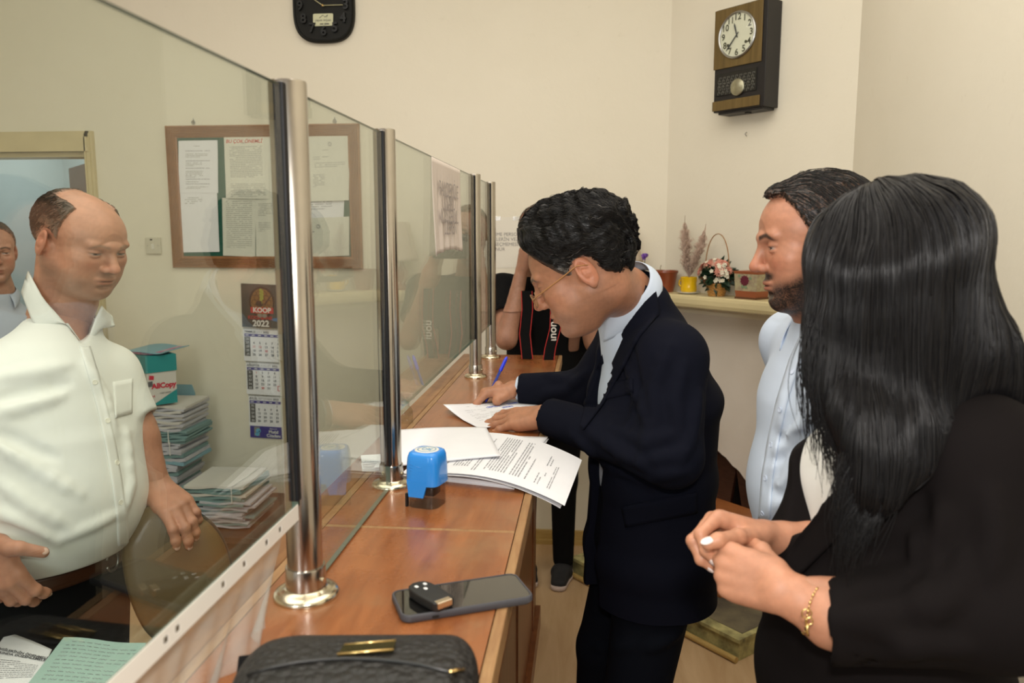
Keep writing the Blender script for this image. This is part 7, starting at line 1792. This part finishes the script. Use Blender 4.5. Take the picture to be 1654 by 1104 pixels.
# decoupage pot
p = mid(1214, .082); dpz = thing('floral_planter', 'square terracotta planter with a floral pattern on the mantel shelf', 'planter', tuple(p))
Rp = np.array([DT, -DN, ZW]).T
def frust(mb, w0, w1, z0_, z1_, mi=0):
    c = [(-1, -1), (1, -1), (1, 1), (-1, 1)]; A = [p+DT*w0*x+DN*w0*y*.8+V(0, 0, z0_) for x, y in c]; B = [p+DT*w1*x+DN*w1*y*.8+V(0, 0, z1_) for x, y in c]; mb.add(A+B, [(0, 1, 2, 3), (7, 6, 5, 4)]+[(i, 4+i, 4+(i+1) % 4, (i+1) % 4) for i in range(4)], mi)
mb = MB(); frust(mb, .050, .054, .008, .034); frust(mb, .058, .061, .105, .116); mb.build('terracotta_bands', mat('terracotta', (.30, .085, .03), .6), dpz)
mb = MB(); frust(mb, .0535, .0575, .034, .105); pn = mb.build('floral_panel', mat('speckled floral paper', (.45, .42, .24), .6, col2=(.30, .22, .16), vscale=70), dpz)
mb = MB(); frust(mb, .054, .054, .0, .008); mb.build('woven_foot', mat('brown cane foot', (.15, .06, .02), .7, var=.5, vscale=150), dpz)
fc = p+DN*(.0565*.8+.0012)+V(0, 0, .078)+DT*-.004; mb = MB()
for k in range(11): t = 6.283*k/11; e = DT*math.cos(t)+ZW*math.sin(t); s_ = DT*-math.sin(t)+ZW*math.cos(t); mb.add([fc, fc+e*.017+s_*.006, fc+e*.024, fc+e*.017-s_*.006], [(0, 3, 2, 1), (0, 1, 2, 3)])
mb.build('painted_flower', mat('plum petals', (.25, .04, .07), .6), pn)
mb = MB()
for (dx, dz) in ((-.010, -.026), (.006, -.028), (-.028, .018), (.028, .01)): 
    for k in range(8): pass
    c_ = fc+DT*dx+ZW*dz; mb.add([c_+DT*.007*math.cos(t)+ZW*.006*math.sin(t) for t in np.linspace(0, 6.283, 13)[:-1]], [tuple(range(12))])
mb.build('painted_leaves', mat('sage leaves', (.20, .28, .16), .6), pn)
# lamp on the back-wall part of the shelf
p = V(.172, YB-.095, SZ); lp = thing('table_lamp', 'table lamp with a cream bell shade on the shelf behind the suited shoulder', 'lamp', tuple(p))
shd = mat('cream lamp shade', (.56, .47, .37), .8, var=.05, vscale=5); mb = MB(); mb.lathe([(.040, 0), (.042, .008), (.020, .018), (.014, .03), (.024, .055), (.028, .085), (.012, .12), (.008, .15)], p, 28); mb.build('lamp_base', terra, lp, True, 60)
mb = MB(); 
def shade(u, v):
    t = v*6.283; r = .082-.044*u**.8; fl_ = 1+.012*math.cos(t*8); return p+V(r*math.cos(t)*fl_, r*math.sin(t)*fl_, .140+.185*u)
mb.sheet(shade, 12, 65, .001); mb.build('shade', shd, lp, True)
mb = MB(); mb.bar(p+V(0, 0, .1), p+V(0, 0, .24), .004); mb.build('lamp_stem', M['gold'], lp)
c_ = V(.262, YB-.075, SZ); vf = thing('violet_bloom', 'small purple flowers in a little pot beside the lamp', 'flowers', tuple(c_)); mb = MB(); mb.lathe([(.018, 0), (.024, .05), (.020, .05)], c_, 18); mb.build('small_pot', wht, vf, True, 40)
mb = MB(); mb.tube([c_+V(0, 0, .04), c_+V(.003, 0, .155)], .0015, 5); mb.build('stem', grn, vf); mb = MB()
for k in range(16): leaf(mb, c_+V(.003, 0, .158), V(rs.normal(), rs.normal()*.6, rs.rand()*.8), .022, .006)
mb.build('purple_petals', mat('purple petals', (.20, .08, .42), .6), vf)
# things in and before the fireplace
def fbx(name, lab, s, n_, zc, dims, ang, m, cat):
    mb = MB(); Rq = Rd@np.array(Matrix.Rotation(ang, 3, 'Y')); mb.box(C1+DT*s+DN*n_+V(0, 0, zc), dims, Rq, bev=.003); tag(mb.build(name, m), lab, cat)
bw_ = wood('dark red-brown board', (.085, .030, .018), (.14, .055, .03), scale=(2, 2, 6), rough=.5)
fbx('leaning_board', 'dark reddish board leaning inside the fireplace opening, right one', a_r-.16, -.16, .395, (.16, .02, .66), -.22, bw_, 'board')
fbx('leaning_board', 'dark reddish board leaning inside the fireplace opening, left one', a_r-.44, -.22, .40, (.26, .02, .70), .16, bw_, 'board')
sb_ = thing('low_wooden_box', 'low orange-brown wooden box standing on the hearth by the fireplace', 'box', tuple(C1+DT*(a_r-.10)+DN*.20+V(0, 0, .088)))
ob = wood('orange brown box wood', (.26, .085, .025), (.36, .13, .04), scale=(3, 3, 3), rough=.4); o0 = C1+DT*(a_r-.14)+DN*.22
for (dx, dn, w_, d_) in ((0, .13, .44, .015), (0, -.13, .44, .015), (.2125, 0, .015, .245), (-.2125, 0, .015, .245)):
    mb = MB(); mb.box(o0+DT*dx+DN*dn+V(0, 0, .088+.14), (w_, d_, .28), Rd, bev=.002); mb.build('side_board', ob, sb_)
mb = MB(); mb.box(o0+V(0, 0, .375), (.47, .30, .016), Rd, bev=.002); mb.build('lid', ob, sb_)
# ================================================================ BEHIND THE COUNTER
dk = wood('dark desk wood', (.045, .022, .012), (.08, .04, .022), scale=(1, 5, 5), rough=.35)
ds = thing('teller_desk', 'dark low desk against the inner side of the counter', 'desk', (-.9, .75, 0))
mb = MB(); mb.box((-.94, .76, .745), (.96, 1.12, .03), bev=.003); mb.build('desk_top', dk, ds)
for x in (-1.38, -.50):
    for y in (.24, 1.28): mb = MB(); mb.box((x, y, .365), (.04, .04, .73)); mb.build('leg', M['grey_metal'], ds)
DZ = .7605
# papers on the desk
fn = quad_fn([atz(-60, 1100, DZ+.001), atz(70, 1092, DZ+.001), atz(86, 1052, DZ+.001), atz(12, 1022, DZ+.001)], .21, .297, lambda u, v: .001+.004*u*v)
fn = quad_fn([atz(-80, 1150, DZ+.012), atz(50, 1120, DZ+.012), atz(84, 1050, DZ+.012), atz(12, 1021, DZ+.012)], .21, .297, lambda u, v: .002*math.sin(u*3))
def dl_txt(mb):
    for (x, y, w, s) in ((.105, .222, 0, 'VERGİLERİNİN ÖDENMESİ'), (.105, .208, 0, 'HAKKINDA DÜZENLEMELER')):
        A = fn(x, y); X = nrm(fn(x+.02, y)-A); Y_ = nrm(fn(x, y+.02)-A); put_text(mb, s, .011, A+V(0, 0, .001), X, Y_, mi=1, bold=.0003)
sheet_obj('desk_paper', 'white printed sheet with a bold two-line heading on the desk, lower left', 'paper', fn, .21, .297, para(.10, 10, .02, .19, .009, .0022), seed=12, extra=dl_txt)
M['green_card'] = mat('pale green card', (.36, .52, .47), .7, var=.08, vscale=9)
gp = [atz(18, 1140, DZ+.028), atz(210, 1150, DZ+.028), atz(236, 1040, DZ+.030), atz(103, 1030, DZ+.030)]
mb = MB(); mb.box((gp[0]+gp[1]+gp[2]+gp[3])/4*V(1, 1, 0)+V(0, 0, DZ+.0125), (.16, .14, .024)); bp_ = mb.build('paper_ream', M['paper']); tag(bp_, 'block of papers lying under the pale green handwritten sheet', 'paper stack')
fnG = quad_fn(gp, .21, .297, lambda u, v: .002*math.sin(u*7)*v)
def scr(mb):
    r2 = random.Random(3)
    for k in range(11):
        y = .275-k*.017
        x = .02 if k else .03
        while x < (.19 if k % 3 else .12):
            L = r2.uniform(.008, .022); mb.tube([fnG(x+L*t, y+.0022*math.sin(t*17+k)) + V(0, 0, .0009) for t in np.linspace(0, 1, 9)], .00045, 3, 1, caps=False); x += L+.005
mb = MB(); mb.sheet(lambda u, v: fnG(u*.21, v*.297), 14, 14, .0006); scr(mb); o = mb.build('handwritten_sheet', [M['green_card'], M['ink_grey']]); tag(o, 'pale green sheet covered in handwriting on the desk below the glass', 'paper')

# swivel chair with round brown back
pl = [(247, 812), (265, 810), (290, 816), (320, 830), (348, 852), (366, 882), (376, 920), (378, 965), (366, 1005), (340, 1035), (300, 1050), (262, 1046), (234, 1026), (215, 990), (203, 955), (196, 920), (194, 885), (203, 852), (222, 826)]
ccn = at(286, 930, 1.60); cnr = nrm(V(.40, -.90, .18)); P3_ = [atpl(a, b, ccn, cnr) for a, b in pl]
chr_ = thing('office_chair', 'swivel chair with a round olive-brown backrest under the hand of the heavy person', 'chair', tuple(ccn*V(1, 1, 0)))
u_ = nrm(np.cross(ZW, cnr)); w_ = np.cross(cnr, u_); cm2 = np.mean(P3_, 0)
P2 = [((q-cm2)@u_, (q-cm2)@w_) for q in P3_]
def smooth2(P, k=2):
    for _ in range(k): P = [x for a, b in zip(P, P[1:]+P[:1]) for x in ((a[0]*.75+b[0]*.25, a[1]*.75+b[1]*.25), (a[0]*.25+b[0]*.75, a[1]*.25+b[1]*.75))]
    return P
P2 = smooth2(P2); n = len(P2)
def back_mesh(layers, name, m):
    mb = MB(); vs_ = [cm2+u_*x*s+w_*y*s+cnr*h for s, h in layers for x, y in P2]; L_ = len(layers)
    mb.add(vs_, [(i*n+k, i*n+(k+1) % n, (i+1)*n+(k+1) % n, (i+1)*n+k) for i in range(L_-1) for k in range(n)]+[tuple(range(n-1, -1, -1)), tuple((L_-1)*n+k for k in range(n))]); return mb.build(name, m, chr_, True, 50)
back_mesh([(.96, -.045), (1.0, -.035), (1.0, -.012), (.985, -.004)], 'back_edge', M['black_rubber'])
back_mesh([(.985, -.006), (.975, .002), (.90, .010), (.70, .016), (.40, .018)], 'backrest', mat('olive brown vinyl', (.115, .075, .026), .38, var=.15, vscale=4, coat=.15))
sc_ = cm2*V(1, 1, 0)-cnr*V(1, 1, 0)*.24+V(.09, .08, 0); mb = MB(); mb.lathe([(.02, .0), (.20, .0), (.225, .02), (.225, .05), (.19, .068), (.02, .072)], sc_+V(0, 0, .46), 36); mb.build('seat', mat('brown seat vinyl', (.10, .06, .03), .45), chr_, True, 50)
mb = MB(); mb.bar(sc_+V(0, 0, .08), sc_+V(0, 0, .46), .028); mb.build('gas_column', M['black_plastic'], chr_)
mb = MB(); mb.tube([sc_+V(0, 0, .45), sc_+cnr*V(1, 1, 0)*.20+V(0, 0, .45), cm2-cnr*.05+V(0, 0, -.10)], [.02, .02, .018], 10); mb.build('back_bracket', M['black_plastic'], chr_, True)
for k in range(5):
    a = k*1.2566+.3; e = V(math.cos(a), math.sin(a), 0); mb = MB(); mb.tube([sc_+V(0, 0, .10), sc_+e*.26+V(0, 0, .065)], [.024, .014], 8); lg_ = mb.build('leg', M['black_plastic'], chr_, True)
    mb = MB(); mb.bar(sc_+e*.265+V(-.02*e[1], .02*e[0], .027), sc_+e*.265-V(-.02*e[1], .02*e[0], -.027), .027, n=16); mb.build('castor', M['black_plastic'], lg_, True, 40)

# side table against the back wall with bundles and the paper box
tb = thing('side_table', 'low table against the back wall under the stacked files', 'table', (-2.0, 3.55, 0))
TZ = .22
mb = MB(); mb.box((-1.98, 3.58, TZ-.0125), (1.10, .62, .025)); mb.build('table_top', dk, tb)
for x in (-2.49, -1.47):
    for y in (3.31, 3.85): mb = MB(); mb.box((x, y, (TZ-.025)/2), (.04, .04, TZ-.025)); mb.build('leg', dk, tb)
YT = 3.52
teal = mat('teal box print', (.02, .26, .27), .6); card = mat('white box card', (.62, .60, .56), .6); folder = mat('light blue folder card', (.25, .44, .52), .65, var=.1, vscale=8); fold2 = mat('grey green folder card', (.20, .32, .32), .7, var=.12, vscale=9)
pgr = mat('paper page edges', (.62, .62, .68), .85, var=.35, vscale=30, stretch=(1, 1, 14), bump=.5, bscale=40, bdist=.004)
def S_(px, py, Y=YT): return at(px, py, Y)
def bundle(name, label, pxl, pxr, pyt, pyb, n, Y, m1, mats_, cat='file stack', d=.24, skew=.006, seed=0, ribbon=None, group=None):
    """tied stack of folders between two photo heights"""
    r2 = random.Random(seed); a, b = S_(pxl, pyb, Y), S_(pxr, pyb, Y); t = S_((pxl+pxr)/2, pyt, Y); z0_, z1_ = (a[2]+b[2])/2, t[2]; W_ = b[0]-a[0]; xc = (a[0]+b[0])/2
    root = thing(name, label, cat, (xc, Y+d/2, z0_), 0, group); h = (z1_-z0_)/n
    for k in range(n):
        mb = MB(); dx, dy = r2.uniform(-skew, skew)*2, r2.uniform(-skew, skew); an = r2.uniform(-.05, .05); Rz_ = np.array([V(math.cos(an), math.sin(an), 0), V(-math.sin(an), math.cos(an), 0), ZW]).T
        w2 = W_*r2.uniform(.94, 1.0); hh = h*.94; c = V(xc+dx, Y+d/2+dy, z0_+h*(k+.5))
        def wav(u, v, s=1): return c+Rz_@V((u-.5)*w2, (v-.5)*d, s*hh/2+.0035*math.sin(u*9+k*2+seed)*(1-v))
        mb.sheet(lambda u, v: wav(u, v), 14, 5, hh, 0)
        mb.build('folder' if mats_[k % len(mats_)] in (folder, fold2) else 'page_block', mats_[k % len(mats_)], root)
    if ribbon is not None:
        mb = MB(); x_ = xc+W_*ribbon; mb.tube([V(x_, Y-.008, z0_), V(x_, Y-.009, z1_+.003), V(x_+.01, Y+d, z1_+.004)], .0028, 6); mb.build('string_tie', mat('white cotton tape', (.7, .7, .66), .8), root)
    return root
TZp = TZ
zt_ = lambda px, py: S_(px, py)[2]
def py_of(z_, Y, x=-1.9): v_ = V(x, Y, z_)-CAM; zz = v_@FW; return 552-FPX*(v_@UP)/zz
yb0 = py_of(TZ, YT)
bundle('file_stack', 'lowest bundle of loose papers in the tall stack by the shirt sleeve', 232, 288, 752, yb0, 14, YT, 0, [pgr, pgr, fold2], seed=1, d=.26)
bundle('file_stack', 'pale blue folders bundle just below the white paper block in the tall stack', 228, 297, 735, 752, 3, YT, 0, [folder, pgr, fold2], seed=2, d=.26)
bundle('file_stack', 'thick block of white pages in the middle of the tall stack', 226, 296, 716, 735, 4, YT, 0, [pgr], seed=7, d=.26, ribbon=.22)
bundle('file_stack', 'dark green-grey folders tied with white tape in the tall stack', 222, 302, 697, 716, 6, YT, 0, [fold2], seed=3, d=.26, ribbon=.15)
bundle('file_stack', 'crinkled white papers directly below the printed cardboard box', 220, 296, 657, 697, 10, YT, 0, [pgr, card], seed=4, d=.26)
mb = MB(); A = S_(291, 634, YT+.22); B = S_(304, 640, YT+.22); mb.prism([(0, 0), (.10, 0), (.105, .30), (.09, .34), (0, .34)], .006, V(A[0]-.06, YT+.285, zt_(250, 752)), XW, ZW); o = mb.build('upright_folder', folder); tag(o, 'light blue folder standing upright behind the tall stack', 'folder')
# AllCopy carton
a, b = S_(222, 657), S_(280, 657); z0_ = (a[2]); z1_ = float(S_(250, 577)[2]); zm = float(S_(250, 604)[2]); W_ = b[0]-a[0]; xc = (a[0]+b[0])/2; an = math.radians(-14)
an = math.radians(50); K_ = S_(240, 657, 3.46); z0_ = float(K_[2]); z1_ = float(S_(250, 577, 3.46)[2]); zm = float(S_(250, 604, 3.46)[2]); LF = .135
Rb = np.array([V(math.cos(an), math.sin(an), 0), V(-math.sin(an), math.cos(an), 0), ZW]).T; bc_ = V(K_[0], K_[1], 0)+Rb@V(LF/2, .11, 0); xc = float(bc_[0]); W_ = .16; cbx = thing('paper_carton', 'teal and white cardboard copy paper carton on top of the tall file stack', 'box', (xc, float(bc_[1]), z0_))
mb = MB(); mb.box(bc_+V(0, 0, (z0_+zm)/2), (LF, .22, zm-z0_), Rb); cb_ = mb.build('carton_body', card, cbx)
mb = MB(); mb.box(bc_+V(0, 0, (zm+z1_)/2), (LF+.008, .228, z1_-zm), Rb); mb.build('carton_lid', teal, cbx)
F0 = V(K_[0], K_[1], z0_); fX = Rb@V(1, 0, 0); wb_ = LF; hb = zm-z0_; mb = MB()
mb.add([F0-Rb@V(0, .001, 0)+fX*x+ZW*z_ for x, z_ in ((.10*wb_, 0), (wb_, 0), (wb_, .42*hb))], [(0, 1, 2)], 0)
mb.add([F0+Rb@V(-.001, y_, 0)+ZW*z_ for y_, z_ in ((.005, 0), (.005, .62*hb), (.12, .50*hb), (.12, 0))], [(0, 1, 2, 3), (3, 2, 1, 0)], 0)
put_text(mb, 'AllCopy', .034, F0-Rb@V(0, .002, 0)+fX*wb_*.56+ZW*hb*.58, fX, ZW, bold=.0016, mi=1); put_text(mb, 'A4', .018, F0-Rb@V(0, .002, 0)+fX*wb_*.16+ZW*hb*.28, fX, ZW, mi=1); put_text(mb, 'copy paper', .012, F0-Rb@V(0, .002, 0)+fX*wb_*.60+ZW*hb*.36, fX, ZW, mi=2)
for k in range(7): mb.add([F0-Rb@V(0, .002, 0)+fX*(.03*wb_+k*.003+x)+ZW*(.58*hb+z_) for x, z_ in ((0, 0), (.002, 0), (.002, .026), (0, .026))], [(0, 1, 2, 3)], 2)
mb.add([F0-Rb@V(0, .002, 0)+fX*wb_*x+ZW*hb*z_ for x, z_ in ((.06, .80), (.22, .78), (.24, .90), (.08, .93))], [(0, 1, 2, 3)], 1)
mb.build('carton_print', [teal, mat('red box print', (.55, .03, .06), .6), M['ink']], cb_)
mb = MB(); zt2_ = z1_; mb.sheet(lambda u, v: V(xc-W_*.60+u*W_*1.28, YT-.03+v*.25, zt2_+.016+.006*math.sin(u*5)+.010*max(0, u-.85)*4), 16, 5, .004); o = mb.build('blue_folder', folder); tag(o, 'light blue folder lying on top of the copy paper carton', 'folder')
mb = MB(); mb.sheet(lambda u, v: V(xc-W_*.50+u*W_*1.0, YT-.005+v*.22, zt2_+.011+.003*math.sin(u*8)), 16, 5, .009); o = mb.build('flyer_bunch', mat('pink and white flyers', (.62, .58, .62), .6, col2=(.55, .08, .22), vscale=14)); tag(o, 'pink and white flyers squeezed between the carton and its blue folder', 'papers')
# bundle at the right, nearer
Y2 = 3.36; yb2 = py_of(TZ, Y2)
bundle('tied_bundle', 'stack of loose white sheets fanning out below the tied green folders', 318, 402, 812, yb2, 12, Y2, 0, [pgr, fold2, pgr], seed=11, d=.28, skew=.012)
bundle('tied_bundle', 'teal-green folders tied with white string on top of the near stack', 296, 396, 786, 812, 6, Y2, 0, [fold2, fold2, card], seed=12, d=.30, ribbon=.30)
